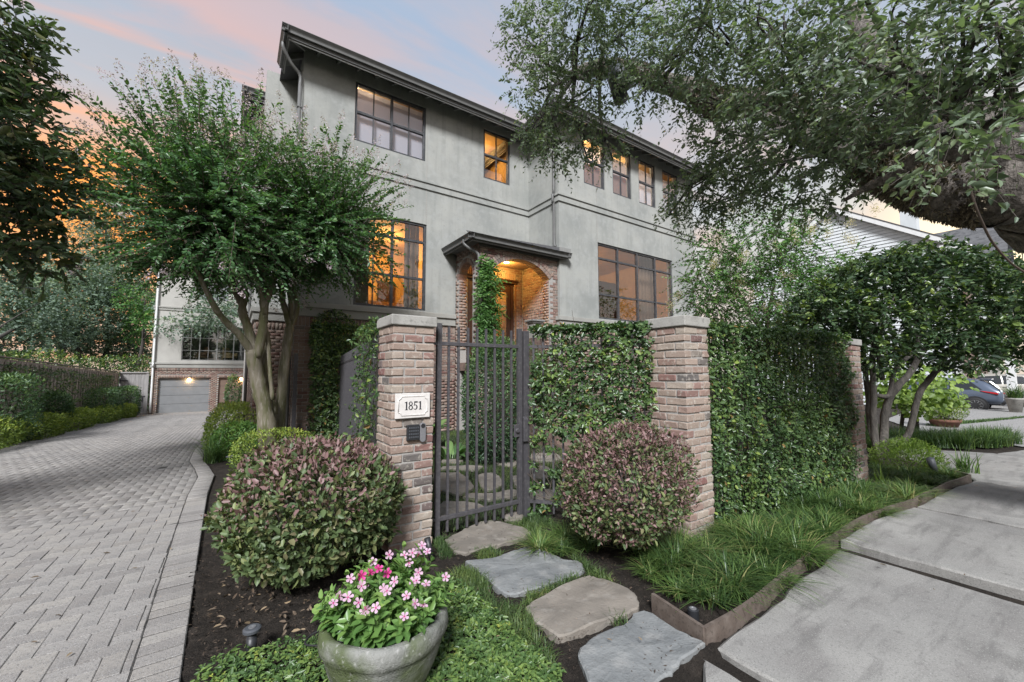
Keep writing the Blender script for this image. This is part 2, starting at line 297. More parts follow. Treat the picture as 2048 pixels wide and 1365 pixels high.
class MB:
    def __init__(s): s.v = []; s.f = []
    def add(s, vs, fs):
        n = len(s.v); s.v.extend([tuple(map(float, q)) for q in vs]); s.f.extend([tuple(i + n for i in f) for f in fs]); return s
    def box(s, a, b):
        x0, y0, z0 = a; x1, y1, z1 = b
        return s.add([(x0, y0, z0), (x1, y0, z0), (x1, y1, z0), (x0, y1, z0), (x0, y0, z1), (x1, y0, z1), (x1, y1, z1), (x0, y1, z1)],
                     [(3, 2, 1, 0), (4, 5, 6, 7), (0, 1, 5, 4), (1, 2, 6, 5), (2, 3, 7, 6), (3, 0, 4, 7)])
    def bar(s, p, q, w, h, up=(0, 0, 1)):
        p, q = Vector(p), Vector(q); d = (q - p).normalized(); sd = d.cross(Vector(up))
        if sd.length < 1e-4: sd = d.cross(Vector((0, 1, 0)))
        sd.normalize(); u = sd.cross(d); sd *= w / 2; u *= h / 2
        c = [(-1, -1), (1, -1), (1, 1), (-1, 1)]
        return s.add([tuple(e + sd * i + u * j) for e in (p, q) for i, j in c], [(3, 2, 1, 0), (4, 5, 6, 7), (0, 1, 5, 4), (1, 2, 6, 5), (2, 3, 7, 6), (3, 0, 4, 7)])
    def tube(s, pts, r, n=8, cap=True):
        pts = [Vector(p) for p in pts]; k = len(pts)
        if not hasattr(r, '__len__'): r = [r] * k
        T = [(pts[min(i + 1, k - 1)] - pts[max(i - 1, 0)]).normalized() for i in range(k)]
        a = T[0].orthogonal().normalized(); vs = []
        for i in range(k):
            a = (a - T[i] * a.dot(T[i])).normalized(); b = T[i].cross(a)
            for j in range(n):
                t = 2 * PI * j / n; vs.append(pts[i] + (a * math.cos(t) + b * math.sin(t)) * r[i])
        fs = [(i * n + j, i * n + (j + 1) % n, (i + 1) * n + (j + 1) % n, (i + 1) * n + j) for i in range(k - 1) for j in range(n)]
        if cap: fs += [tuple(range(n - 1, -1, -1)), tuple(range((k - 1) * n, k * n))]
        return s.add(vs, fs)
    def lathe(s, prof, n=24, c=(0, 0, 0), sx=1, sy=1):
        vs = [(c[0] + r * math.cos(2 * PI * j / n) * sx, c[1] + r * math.sin(2 * PI * j / n) * sy, c[2] + z) for r, z in prof for j in range(n)]
        k = len(prof)
        fs = [(i * n + j, i * n + (j + 1) % n, (i + 1) * n + (j + 1) % n, (i + 1) * n + j) for i in range(k - 1) for j in range(n)]
        fs += [tuple(range(n - 1, -1, -1)), tuple(range((k - 1) * n, k * n))]
        return s.add(vs, fs)
    def prism(s, poly, f0, f1):
        """poly of 2-D points; f0,f1 map a point to the two faces."""
        n = len(poly); vs = [f0(*p) for p in poly] + [f1(*p) for p in poly]
        return s.add(vs, [tuple(range(n - 1, -1, -1)), tuple(range(n, 2 * n))] + [(i, (i + 1) % n, n + (i + 1) % n, n + i) for i in range(n)])
    def build(s, name, m, parent=None, smooth=False, bev=0, kind=None):
        me = bpy.data.meshes.new(name); me.from_pydata(s.v, [], s.f); me.update(); me.materials.append(m)
        if smooth: me.polygons.foreach_set('use_smooth', np.ones(len(me.polygons), bool))
        o = link(bpy.data.objects.new(name, me), parent)
        if bev:
            md = o.modifiers.new('bevel', 'BEVEL'); md.width = bev; md.segments = 2; md.limit_method = 'ANGLE'
        if kind: o['kind'] = kind
        return o
def box(name, a, b, m, parent=None, bev=0, kind=None): return MB().box(a, b).build(name, m, parent, bev=bev, kind=kind)
def smooth_path(P, n=6):
    P = np.array(P, float); Q = np.vstack([2 * P[0] - P[1], P, 2 * P[-1] - P[-2]]); out = []
    for i in range(1, len(Q) - 2):
        for t in np.linspace(0, 1, n, endpoint=False):
            a, b, c, d = Q[i - 1:i + 3]
            out.append(.5 * (2 * b + (c - a) * t + (2 * a - 5 * b + 4 * c - d) * t * t + (3 * b - a - 3 * c + d) * t ** 3))
    out.append(P[-1]); return np.array(out)
def limb(mb, P, r, n=10, sub=6, wob=0):
    q = smooth_path(P, sub); rr = np.interp(np.linspace(0, 1, len(q)), np.linspace(0, 1, len(r)), r)
    if wob: q = q + rng.normal(0, wob, q.shape) * rr[:, None]; rr = rr * (1 + rng.normal(0, .05, len(rr)))
    mb.tube(q, list(rr), n)
def nrm(a): return a / np.maximum(np.linalg.norm(a, axis=-1, keepdims=True), 1e-9)
def vn(P, f, seed=0):
    """smooth pseudo-noise 0..1"""
    r = np.random.default_rng(seed); s = 0
    for k in range(5): s = s + np.sin((P * f) @ r.normal(0, 1, 3) * (1 + .35 * k) + r.uniform(0, 6.28))
    return np.clip(.5 + s / 6, 0, 1)

# ------------------------------------------------------------------ leaves
HEX = np.array([(0, 0, 0), (.28, -.42, .10), (.68, -.36, .06), (1, 0, -.10), (.68, .36, .06), (.28, .42, .10)])
HEXF = np.array([(0, 1, 2, 3), (0, 3, 4, 5)])
DIA = np.array([(0, 0, 0), (.5, -.45, .06), (1, 0, -.05), (.5, .45, .06)])
DIAF = np.array([(0, 1, 2, 3)])
def leaf_arrays(P, D, N, L, W, tone, hexa=True):
    T, F = (HEX, HEXF) if hexa else (DIA, DIAF)
    D = nrm(D); S = nrm(np.cross(N, D)); U = np.cross(D, S); n = len(P)
    V = P[:, None] + T[None, :, 0, None] * (D * L[:, None])[:, None] + T[None, :, 1, None] * (S * W[:, None])[:, None] + T[None, :, 2, None] * (U * L[:, None])[:, None]
    FF = F[None] + (np.arange(n) * len(T))[:, None, None]
    return V.reshape(-1, 3), FF.reshape(-1, 4), np.repeat(np.clip(tone, 0, 1), len(T))
CAMP = np.array((0, 0, 1.45)); VIEW = np.array((_r[0][2], _r[1][2], _r[2][2])) * -1
_LEAFPROTO = {}
def leaves(name, P, D, N, L, W, tone, m, parent, hexa=True, single=0):
    """one mesh of leaves (stuff); 'single' of the leaves nearest to the camera become parts of their own"""
    P, D, N, L, W, tone = (np.asarray(a, float) for a in (P, D, N, L, W, tone))
    if single:
        q = P - CAMP; dist = np.linalg.norm(q, axis=1); face = -(nrm(q) * nrm(N)).sum(1)
        inview = ((q @ VIEW) > .3)
        pick = np.argsort(np.where(inview, dist * (1.3 - .3 * np.abs(face)), 1e9))[:single * 3]
        pick = np.random.default_rng(5).permutation(pick)[:single]
        for k in pick:
            tb = round(float(np.clip(tone[k], 0, 1)) * 9)
            key = (m.name, tb)
            if key not in _LEAFPROTO:
                V, F, tn = leaf_arrays(np.zeros((1, 3)), np.array([[1., 0, 0]]), np.array([[0, 0, 1.]]), np.ones(1), np.ones(1), np.array([tb / 9]))
                _LEAFPROTO[key] = np_mesh('leaf', V, F, m, tone=tn)
            o = link(bpy.data.objects.new('leaf', _LEAFPROTO[key]), parent)
            d = nrm(D[k]); s = nrm(np.cross(N[k], d)); u = np.cross(d, s)
            o.matrix_basis = Matrix(((d[0] * L[k], s[0] * W[k], u[0] * L[k], P[k][0]), (d[1] * L[k], s[1] * W[k], u[1] * L[k], P[k][1]), (d[2] * L[k], s[2] * W[k], u[2] * L[k], P[k][2]), (0, 0, 0, 1)))
        keep = np.ones(len(P), bool); keep[pick] = False
        P, D, N, L, W, tone = P[keep], D[keep], N[keep], L[keep], W[keep], tone[keep]
    V, F, tn = leaf_arrays(P, D, N, L, W, tone, hexa)
    o = link(bpy.data.objects.new(name, np_mesh(name, V, F, m, tone=tn)), parent); o['kind'] = 'stuff'
    return o
def sprays(C, Dir, length, nl, leafL, ratio=.42, droop=.2, out=.8, r=rng, tonebase=None, flat=.6, lj=.25):
    """twigs with leaves in two ranks -> leaf arrays and twig lines"""
    T = len(C); Dir = nrm(Dir); length = np.broadcast_to(np.asarray(length, float), (T,))
    t = np.linspace(.08, 1, nl)[None, :, None]
    g = np.array((0, 0, -1.))
    pos = C[:, None] + Dir[:, None] * length[:, None, None] * t + g * (droop * length[:, None, None] * t ** 2)
    tan = nrm(Dir[:, None] + g * (2 * droop * t))
    up = np.broadcast_to(np.array((0, 0, 1.)), tan.shape) + r.normal(0, .25, (T, 1, 3))
    side = nrm(np.cross(tan, up)); sg = np.where(np.arange(nl) % 2 == 0, 1., -1.)[None, :, None]
    D = tan * .55 + side * sg * out + r.normal(0, .28, pos.shape) + g * .12
    N = np.cross(side, tan) * (-1) * flat + up * flat + r.normal(0, .38, pos.shape)
    L = leafL * (1 + r.normal(0, lj, (T, nl))).clip(.45, 1.6) * (1 - .35 * t[..., 0] ** 3)
    tb = r.uniform(0, 1, (T, 1)) if tonebase is None else np.asarray(tonebase).reshape(T, 1)
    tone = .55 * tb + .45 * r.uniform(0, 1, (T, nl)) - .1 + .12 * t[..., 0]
    ends = C + Dir * length[:, None] + g * (droop * length[:, None])
    return pos.reshape(-1, 3), D.reshape(-1, 3), N.reshape(-1, 3), L.ravel(), L.ravel() * ratio, tone.ravel(), ends
def twigs(name, A, B, r0, m, parent, sag=0.):
    """thin three-sided twigs, one joined part"""
    A, B = np.asarray(A, float), np.asarray(B, float); n = len(A)
    d = nrm(B - A); s = nrm(np.cross(d, np.array((.3, .2, 1.)) + rng.normal(0, .1, (n, 3)))); u = np.cross(d, s)
    r0 = np.broadcast_to(np.asarray(r0, float), (n,))[:, None]
    V = []
    for k, (E, f) in enumerate(((A, 1.), (B, .45))):
        for a in (0, 2.094, 4.189): V.append(E + (s * math.cos(a) + u * math.sin(a)) * r0 * f)
    V = np.stack(V, 1).reshape(-1, 3)
    F = np.array([(0, 1, 4, 3), (1, 2, 5, 4), (2, 0, 3, 5)])[None] + (np.arange(n) * 6)[:, None, None]
    o = link(bpy.data.objects.new(name, np_mesh(name, V, F.reshape(-1, 4), m)), parent); o['kind'] = 'stuff'; return o
def ball_points(n, r=rng, shell=.55):
    d = nrm(r.normal(0, 1, (n, 3))); return d * (r.uniform(shell ** 3, 1, (n, 1)) ** (1 / 3))
def blades(name, P, L, Wd, lean, tone, m, parent, r=rng, seg=4, az=None):
    """grass blades: arching ribbons"""
    n = len(P); az = r.uniform(0, 2 * PI, n) if az is None else az; h = np.stack([np.cos(az), np.sin(az), np.zeros(n)], 1); s = np.stack([-np.sin(az), np.cos(az), np.zeros(n)], 1)
    t = np.linspace(0, 1, seg)[None, :, None]; L = np.asarray(L)[:, None, None]; lean = np.asarray(lean)[:, None, None]
    c = P[:, None] + h[:, None] * (lean * L * t ** 1.7) + np.array((0, 0, 1.)) * (L * (t - .42 * np.minimum(lean, 1.3) * t ** 2.2))
    w = (Wd * (1 - .85 * t ** 1.6)) * s[:, None]
    V = np.concatenate([c - w, c + w], 2).reshape(n, seg * 2, 3).reshape(-1, 3)
    F = np.array([(2 * i, 2 * i + 1, 2 * i + 3, 2 * i + 2) for i in range(seg - 1)])[None] + (np.arange(n) * seg * 2)[:, None, None]
    o = link(bpy.data.objects.new(name, np_mesh(name, V, F.reshape(-1, 4), m, tone=np.repeat(np.clip(tone, 0, 1), seg * 2))), parent); o['kind'] = 'stuff'; return o
def in_poly(X, Y, poly):
    ins = np.zeros(len(X), bool); n = len(poly)
    for i in range(n):
        (x0, y0), (x1, y1) = poly[i], poly[(i + 1) % n]
        c = ((y0 > Y) != (y1 > Y)) & (X < (x1 - x0) * (Y - y0) / (y1 - y0 + 1e-12) + x0); ins ^= c
    return ins
def poly_points(poly, n, r=rng):
    p = np.array(poly); lo, hi = p.min(0), p.max(0); out = np.zeros((0, 2))
    while len(out) < n:
        q = r.uniform(lo, hi, (n * 2, 2)); out = np.vstack([out, q[in_poly(q[:, 0], q[:, 1], poly)]])
    return out[:n]

# ------------------------------------------------------------------ bricks
def brick_mesh(name, l, w, h, m, seed, jit=.004, ch=.006):
    """a chamfered, slightly uneven brick centred on the origin (l along x, w along y, h along z)"""
    r = np.random.default_rng(seed); V = []; a, b, c = l / 2, w / 2, h / 2
    for sx in (-1, 1):
        for sy in (-1, 1):
            for sz in (-1, 1):
                V += [(sx * a, sy * (b - ch), sz * (c - ch)), (sx * (a - ch), sy * b, sz * (c - ch)), (sx * (a - ch), sy * (b - ch), sz * c)]
    V = np.array(V) + r.normal(0, jit / 2, (24, 3)); i = lambda sx, sy, sz, k: (sx * 4 + sy * 2 + sz) * 3 + k
    F4 = []
    for s in (0, 1):
        F4 += [(i(s, 0, 0, 0), i(s, 1, 0, 0), i(s, 1, 1, 0), i(s, 0, 1, 0)), (i(0, s, 0, 1), i(1, s, 0, 1), i(1, s, 1, 1), i(0, s, 1, 1)), (i(0, 0, s, 2), i(1, 0, s, 2), i(1, 1, s, 2), i(0, 1, s, 2))]
    for p in (0, 1):
        for q in (0, 1):
            F4 += [(i(0, p, q, 1), i(1, p, q, 1), i(1, p, q, 2), i(0, p, q, 2)), (i(p, 0, q, 0), i(p, 1, q, 0), i(p, 1, q, 2), i(p, 0, q, 2)), (i(p, q, 0, 0), i(p, q, 1, 0), i(p, q, 1, 1), i(p, q, 0, 1))]
    F3 = [tuple(i(x, y, z, k) for k in range(3)) for x in (0, 1) for y in (0, 1) for z in (0, 1)]
    me = bpy.data.meshes.new(name); me.from_pydata([tuple(v) for v in V], [], F4 + F3)
    import bmesh
    bm = bmesh.new(); bm.from_mesh(me); bmesh.ops.recalc_face_normals(bm, faces=bm.faces); bm.to_mesh(me); bm.free()
    me.materials.append(m); return me
UNIT = None
def stuff_bricks(name, C, S, m, parent, A=None):
    """joined bricks: centres C, half sizes S, optional 3x3 axes A per brick; chamfered front faces on all sides"""
    C, S = np.asarray(C, float), np.asarray(S, float); n = len(C)
    if n == 0: return None
    ch = .1
    base = []
    for sz in (-1, 1):
        for sx, sy in ((-1, -1), (1, -1), (1, 1), (-1, 1)): base.append((sx, sy, sz))
    base = np.array(base, float)
    F = np.array([(3, 2, 1, 0), (4, 5, 6, 7), (0, 1, 5, 4), (1, 2, 6, 5), (2, 3, 7, 6), (3, 0, 4, 7)])
    loc = base[None] * S[:, None] + rng.normal(0, .002, (n, 8, 3))
    if A is not None: loc = np.einsum('nij,nkj->nki', np.asarray(A, float), loc)
    V = (C[:, None] + loc).reshape(-1, 3); FF = (F[None] + (np.arange(n) * 8)[:, None, None]).reshape(-1, 4)
    o = link(bpy.data.objects.new(name, np_mesh(name, V, FF, m)), parent); o['kind'] = 'stuff'; return o
_BV = {}
def brick_obj(parent, c, l, w, h, m, rotz=0, basis=None, name='brick'):
    key = (round(l, 3), round(w, 3), round(h, 3), m.name, int(rng.integers(4)))
    if key not in _BV: _BV[key] = brick_mesh(name, l, w, h, m, len(_BV))
    o = link(bpy.data.objects.new(name, _BV[key]), parent)
    if basis is None: o.matrix_basis = Matrix.Translation(Vector(c)) @ Matrix.Rotation(rotz, 4, 'Z')
    else: o.matrix_basis = basis
    return o

# ================================================================== the setting
def build_ground():
    xs = np.concatenate([[-220, -120, -60, -35, -20], np.arange(-12, 36, 1.), [40, 60, 120, 220]])
    ys = np.concatenate([[-160, -80, -40, -20], np.arange(-8, 40, 1.), [50, 80, 160, 300]])
    X, Y = np.meshgrid(xs, ys); Z = gz(X, Y) - .035
    V = np.stack([X, Y, Z], -1).reshape(-1, 3); nx = len(xs); F = []
    for j in range(len(ys) - 1):
        for i in range(nx - 1): a = j * nx + i; F.append((a, a + 1, a + nx + 1, a + nx))
    o = link(bpy.data.objects.new('ground', np_mesh('ground', V, F, MT['soil'], True))); tag(o, kind='structure')
    # fine relief of the mulch bed that is close to the camera
    n = 120; xs = np.linspace(-.25, 4.2, n + 1); ys = np.linspace(1.2, 4.2, n + 1); X, Y = np.meshgrid(xs, ys)
    P = np.stack([X, Y, 0 * X], -1).reshape(-1, 3)
    Z = -.022 + .03 * (vn(P, 9, 1) - .5) + .022 * (vn(P, 34, 2) - .5) + rng.normal(0, .004, len(P))
    e = np.minimum.reduce([P[:, 0] + .25, 4.2 - P[:, 0], P[:, 1] - 1.2, 4.2 - P[:, 1]]); P[:, 2] = np.where(e < .03, -.06, Z)
    F = [(j * (n + 1) + i, j * (n + 1) + i + 1, (j + 1) * (n + 1) + i + 1, (j + 1) * (n + 1) + i) for j in range(n) for i in range(n)]
    o = link(bpy.data.objects.new('mulch_bed', np_mesh('mulch_bed', P, F, MT['soil'], True))); tag(o, kind='structure')
build_ground()

# driveway: sand bed, field pavers in herringbone, soldier course along the garden side
EDGE = [(-.13, 1.2), (-.154, 2.5), (-.19, 4.5), (-.225, 6.5), (-.20, 7.8), (-.30, 8.7), (-.44, 9.7), (-.48, 11.4), (-.42, 14), (-.33, 17), (.08, 27), (.6, 33.5)]
def edge_x(y): return np.interp(y, [e[1] for e in EDGE], [e[0] for e in EDGE])
def build_driveway():
    ys = np.linspace(1.0, 33.45, 90); V = []; F = []
    for y in ys: V += [(-5.2, y, float(gz(-5.2, y)) - .0045), (float(edge_x(y)), y, float(gz(0, y)) - .0045), (float(edge_x(y)), y, float(gz(0, y)) - .09)]
    for i in range(len(ys) - 1): a = i * 3; F += [(a, a + 1, a + 4, a + 3), (a + 1, a + 2, a + 5, a + 4)]
    d = link(bpy.data.objects.new('driveway', np_mesh('driveway', V, F, MT['sand']))); tag(d, kind='structure')
    w = .1; g = .0016; C = []; S = []; R = []
    for j in range(int(1.0 / w), int(33.4 / w)):
        y = j * w; xr = float(edge_x(y + .05)) - .200
        for i in range(int(-5.2 / w), int(math.floor(xr / w)) + 1):
            k = (i - j) % 4
            if k == 0: c = (i * w + w, y + w / 2); s = (w - g, w / 2 - g)
            elif k == 3: c = (i * w + w / 2, y + w); s = (w / 2 - g, w - g)
            else: continue
            if c[0] + s[0] > xr - .004:                       # cut paver beside the soldier course
                lim = xr - .004; lo = c[0] - s[0]
                if lim - lo < .006: continue
                c = ((lo + lim) / 2, c[1]); s = ((lim - lo) / 2, s[1])
            C.append(c); S.append(s); R.append(0)
    nf = len(C); y = 1.0
    while y < 33.3:
        x = float(edge_x(y)); dx = float(edge_x(y + .1) - x); C.append((x - .1, y + .05)); S.append((.0965, .0452)); R.append(math.atan2(-dx, .1)); y += .1
    C = np.array(C); S = np.array(S); R = np.array(R); nz = rng.normal(0, .0016, len(C))
    q = np.stack([C[:, 0], C[:, 1], np.full(len(C), -1.45)], 1); az = np.arctan2(C[:, 0], C[:, 1])
    vis = (C[:, 1] > 2.3) & (C[:, 0] / C[:, 1] > -.42)
    order = np.argsort(np.where(vis, np.hypot(C[:, 0], C[:, 1]), 99))[:300]; one = np.zeros(len(C), bool); one[order] = True
    protos = {}
    for k in order:
        key = (round(S[k, 0], 3), round(S[k, 1], 3), int(rng.integers(3)))
        if key not in protos: protos[key] = brick_mesh('paver', 2 * S[k, 0], 2 * S[k, 1], .05, MT['paver'], len(protos) + 90, .0014, .003)
        o = link(bpy.data.objects.new('paver', protos[key]), d); o.matrix_basis = Matrix.Translation((C[k, 0], C[k, 1], float(gz(0, C[k, 1])) - .025 + nz[k])) @ Matrix.Rotation(R[k], 4, 'Z')
    r = ~one; c, s, a = C[r], S[r], R[r]
    base = []
    for z, f in ((-.05, 1), (-.003, 1), (0, 1)):
        for sx, sy in ((-1, -1), (1, -1), (1, 1), (-1, 1)): base.append((sx, sy, z, f))
    n = len(c); loc = np.zeros((n, 12, 3)); ca, sa = np.cos(a), np.sin(a)
    for k, (sx, sy, z, f) in enumerate(base):
        ins = .0028 if z == 0 else 0
        lx = sx * (s[:, 0] - ins); ly = sy * (s[:, 1] - ins)
        X = c[:, 0] + lx * ca - ly * sa; Y = c[:, 1] + lx * sa + ly * ca
        loc[:, k] = np.stack([X, Y, gz(0, Y) + z + nz[r]], 1)
    F = []
    for lay in (0, 4): F += [(lay + i, lay + (i + 1) % 4, lay + 4 + (i + 1) % 4, lay + 4 + i) for i in range(4)]
    F.append((8, 9, 10, 11)); F = np.array(F)[None] + (np.arange(n) * 12)[:, None, None]
    o = link(bpy.data.objects.new('paver', np_mesh('paver', loc.reshape(-1, 3), F.reshape(-1, 4), MT['paver'])), d); o['kind'] = 'stuff'
build_driveway()

# pavement of big concrete slabs, one lifted by roots, with open soil joints
def slab(parent, poly, z, th=.12, jit=.006):
    P = []
    n = len(poly)
    for i in range(n):
        a, b = np.array(poly[i]), np.array(poly[(i + 1) % n]); k = max(2, int(np.linalg.norm(b - a) / .12))
        for t in np.linspace(0, 1, k, endpoint=False): P.append(a + (b - a) * t + rng.normal(0, jit, 2))
    P = np.array(P); c = P.mean(0); m = len(P); ins = c + (P - c) * (1 - .022 / np.maximum(np.linalg.norm(P - c, axis=1, keepdims=True), .2))
    zz = lambda q: gz(q[:, 0] , -1 + 0 * q[:, 1]) + z + .006 * (vn(np.c_[q, q[:, 0]], 3, 4) - .5)
    V = np.vstack([np.c_[P, zz(P) - th], np.c_[P, zz(P) - .014 + rng.normal(0, .004, m)], np.c_[ins, zz(ins)]])
    mb = MB(); fs = []
    for l in (0, 1): fs += [(l * m + i, l * m + (i + 1) % m, (l + 1) * m + (i + 1) % m, (l + 1) * m + i) for i in range(m)]
    fs.append(tuple(range(2 * m, 3 * m))); mb.add(V, fs); return mb.build('slab', MT['concrete'], parent)
def build_pavement():
    bed = box('pavement', (1.0, -3.2, -.30), (9.4, 1.0, -.10), MT['soil']); tag(bed, kind='structure')
    slab(bed, [(.3, -2), (1.98, -2), (2.04, 1.27), (1.45, .92), (.3, .6)], .0)
    slab(bed, [(2.10, -2.2), (4.10, -2.2), (4.13, 1.36), (3.5, 1.34), (2.85, 1.29), (2.5, 1.285), (2.16, 1.28)], .004)
    slab(bed, [(4.28, -2.2), (5.86, -2.2), (5.93, 1.28), (5.2, 1.38), (4.8, 1.395), (4.30, 1.385)], .040)
    slab(bed, [(6.04, -2.2), (8.0, -2.2), (8.10, 1.12), (7.4, 1.20), (6.9, 1.235), (6.10, 1.27)], .022)
    slab(bed, [(8.12, -2.6), (9.9, -2.6), (11.6, 1.35), (10.6, 2.55), (9.55, 2.2), (8.9, 1.45), (8.20, 1.12)], .012)
    slab(bed, [(9.94, -2.6), (22, -3.5), (20, .2), (13.0, 1.0), (11.63, 1.30)], .010)
build_pavement()

def build_neighbour_drive():
    mb = MB()
    def strip(pts, z):
        P = [(x, y, float(gz(x, 0)) + z) for x, y in pts]; mb.add(P, [tuple(range(len(P)))])
    strip([(13.6, 1.15), (21, .0), (36, -2), (40, 6), (30, 6), (19, 4.6), (15.5, 3.1)], -.008)
    o = mb.build('gravel_drive', MT['gravel']); tag(o, kind='structure')
build_neighbour_drive()

# stepping stones
FRONT = [('flagstone', 'sandstone', .010, [(1.559,3.364),(1.772,3.452),(1.996,3.529),(2.166,3.486),(2.291,3.209),(2.284,3.058),(2.201,3.024),(1.981,3.001),(1.791,3.002),(1.618,3.016),(1.531,3.118)]),
         ('flagstone', 'slate', .014, [(1.523,2.868),(1.747,2.812),(1.863,2.823),(1.989,2.814),(2.073,2.822),(2.135,2.670),(2.162,2.468),(2.238,2.378),(2.160,2.267),(2.017,2.264),(1.876,2.264),(1.678,2.265),(1.536,2.305),(1.516,2.464),(1.536,2.712)]),
         ('flagstone', 'sandstone', .018, [(1.535,2.123),(1.657,2.155),(1.886,2.196),(2.129,2.187),(2.148,2.167),(2.190,2.097),(2.231,1.945),(2.196,1.813),(2.106,1.733),(1.906,1.740),(1.727,1.764),(1.548,1.775),(1.512,1.829),(1.499,1.951),(1.516,2.029)]),
         ('flagstone', 'slate', .012, [(1.505,1.631),(1.601,1.681),(1.758,1.691),(1.942,1.670),(2.038,1.707),(2.129,1.681),(2.122,1.505),(2.128,1.379),(2.133,1.318),(1.916,1.309),(1.772,1.297),(1.601,1.286),(1.447,1.364),(1.433,1.470)])]
YARD = [[(2.411,5.560),(2.525,5.512),(2.712,5.353),(2.647,4.939),(2.544,4.607),(2.315,4.450),(2.221,4.494),(2.154,4.670),(2.067,4.707)], [(2.886,5.112),(3.108,5.110),(3.084,4.859),(2.900,4.507),(2.722,4.391),(2.605,4.449),(2.678,4.709)],
        [(2.243,4.334),(2.375,4.409),(2.505,4.319),(2.662,4.254),(2.835,4.246),(2.892,4.140),(2.775,4.009),(2.629,4.029),(2.470,4.060),(2.338,4.190)], [(1.984,4.299),(2.099,4.201),(2.229,4.075),(2.298,3.885),(2.137,3.828),(1.853,3.805),(1.760,3.810),(1.788,4.067)],
        [(2.895,6.324),(3.101,6.223),(3.151,6.066),(2.984,5.986),(2.812,6.143)], [(3.232,6.660),(3.470,6.786),(3.609,6.640),(3.629,6.385),(3.382,6.284),(3.196,6.413)], [(3.309,5.997),(3.654,6.184),(3.785,6.049),(3.785,5.668),(3.880,5.602),(3.654,5.300),(3.496,5.483),(3.421,5.761)],
        [(3.287,7.555),(3.487,7.303),(3.526,7.004),(3.307,6.999),(3.212,7.383)], [(3.866,6.511),(4.123,6.590),(4.337,6.495),(4.348,6.278),(4.026,5.839),(3.996,6.039),(3.900,6.292)], [(2.685,5.863),(3.000,5.716),(3.195,5.511),(3.011,5.400),(2.799,5.613),(2.625,5.733)],
        [(2.281,3.511),(2.402,3.598),(2.499,3.515),(2.387,3.351),(2.264,3.392)], [(3.250,4.802),(3.389,4.765),(3.031,4.225),(3.008,4.384)], [(3.730,7.112),(3.999,7.038),(4.148,6.822),(3.886,6.839)],
        [(3.719,5.045),(3.987,4.999),(3.906,4.653),(3.536,4.435),(3.444,4.611)], [(2.917,3.994),(3.224,4.046),(3.240,3.814),(2.944,3.696),(2.824,3.816)], [(4.382,5.864),(4.751,5.703),(4.587,5.279),(4.219,5.288),(4.122,5.517)]]
def stone(name, poly, z, th, m, parent):
    P = np.array(poly); q = smooth_path(np.vstack([P, P[:1]]), 4)[:-1, :2] if len(P) > 4 else P
    q = q + rng.normal(0, .004, q.shape); n = len(q); c = q.mean(0)
    ins = c + (q - c) * (1 - .012 / np.maximum(np.linalg.norm(q - c, axis=1, keepdims=True), .1)); mid = c + (q - c) * .55
    zz = lambda a: z + .014 * (vn(np.c_[a, 0 * a[:, 0]], 9, len(poly)) - .5)
    V = np.vstack([np.c_[q, np.full(n, z - th)], np.c_[q, zz(q) - .008 + rng.normal(0, .002, n)], np.c_[ins, zz(ins)], np.c_[mid, zz(mid)], [[*c, z]]]); fs = []
    for l in (0, 1, 2): fs += [(l * n + i, l * n + (i + 1) % n, (l + 1) * n + (i + 1) % n, (l + 1) * n + i) for i in range(n)]
    fs += [(3 * n + i, 3 * n + (i + 1) % n, 4 * n) for i in range(n)]
    return MB().add(V, fs).build(name, m, parent)
def build_stones():
    p = MB().add([(x, y, -.05) for x, y in ((.6, 1.2), (2.8, 1.2), (2.8, 3.4), (1.4, 3.4))], [(0, 1, 2, 3)]).build('stone_path', MT['soil']); tag(p, kind='structure')
    for nm, mk, z, poly in FRONT: stone(nm, poly, z, .06, MT[mk], p)
    c = MB().add([(x, y, -.012) for x, y in ((1.2, 3.5), (7.0, 3.9), (7.0, 9.6), (1.2, 9.6))], [(0, 1, 2, 3)]).build('courtyard', MT['soil']); tag(c, kind='structure')
    for poly in YARD: stone('flagstone', poly, .022, .05, MT['sandstone'], c)
build_stones()

# brown edging strip round the grass bed
def build_edging():
    t = thing('garden_edging', 'low brown edging strip between grass bed and pavement', 'edging', (2.12, 1.36, 0))
    runs = [[(2.205,1.697,0)[:2], (2.146, 1.324)], [(2.146, 1.324), (2.5, 1.318), (2.82, 1.326), (3.47, 1.377), (4.20, 1.418)], [(4.21, 1.418), (4.8, 1.425), (5.21, 1.413), (6.17, 1.303), (6.9, 1.27), (7.44, 1.236), (8.18, 1.16)], [(8.18, 1.16), (8.55, 1.6), (8.7, 2.1)]]
    for rn in runs:
        P = smooth_path([(x, y, 0) for x, y in rn], 5); n = len(P); T = np.gradient(P, axis=0); S = nrm(np.cross(T, (0, 0, 1.))) * .011
        V = np.vstack([P + S + (0, 0, -.08), P + S + (0, 0, .080), P - S + (0, 0, .080), P - S + (0, 0, -.08)]); V[:, 2] += np.tile(.004 * np.sin(P[:, 0] * 7), 4)
        fs = [(l * n + i, l * n + i + 1, (l + 1) * n + i + 1, (l + 1) * n + i) for l in range(3) for i in range(n - 1)] + [(0, n, 2 * n, 3 * n), (4 * n - 1, 3 * n - 1, 2 * n - 1, n - 1)]
        MB().add(V, fs).build('edging_strip', MT['rust'], t)
build_edging()

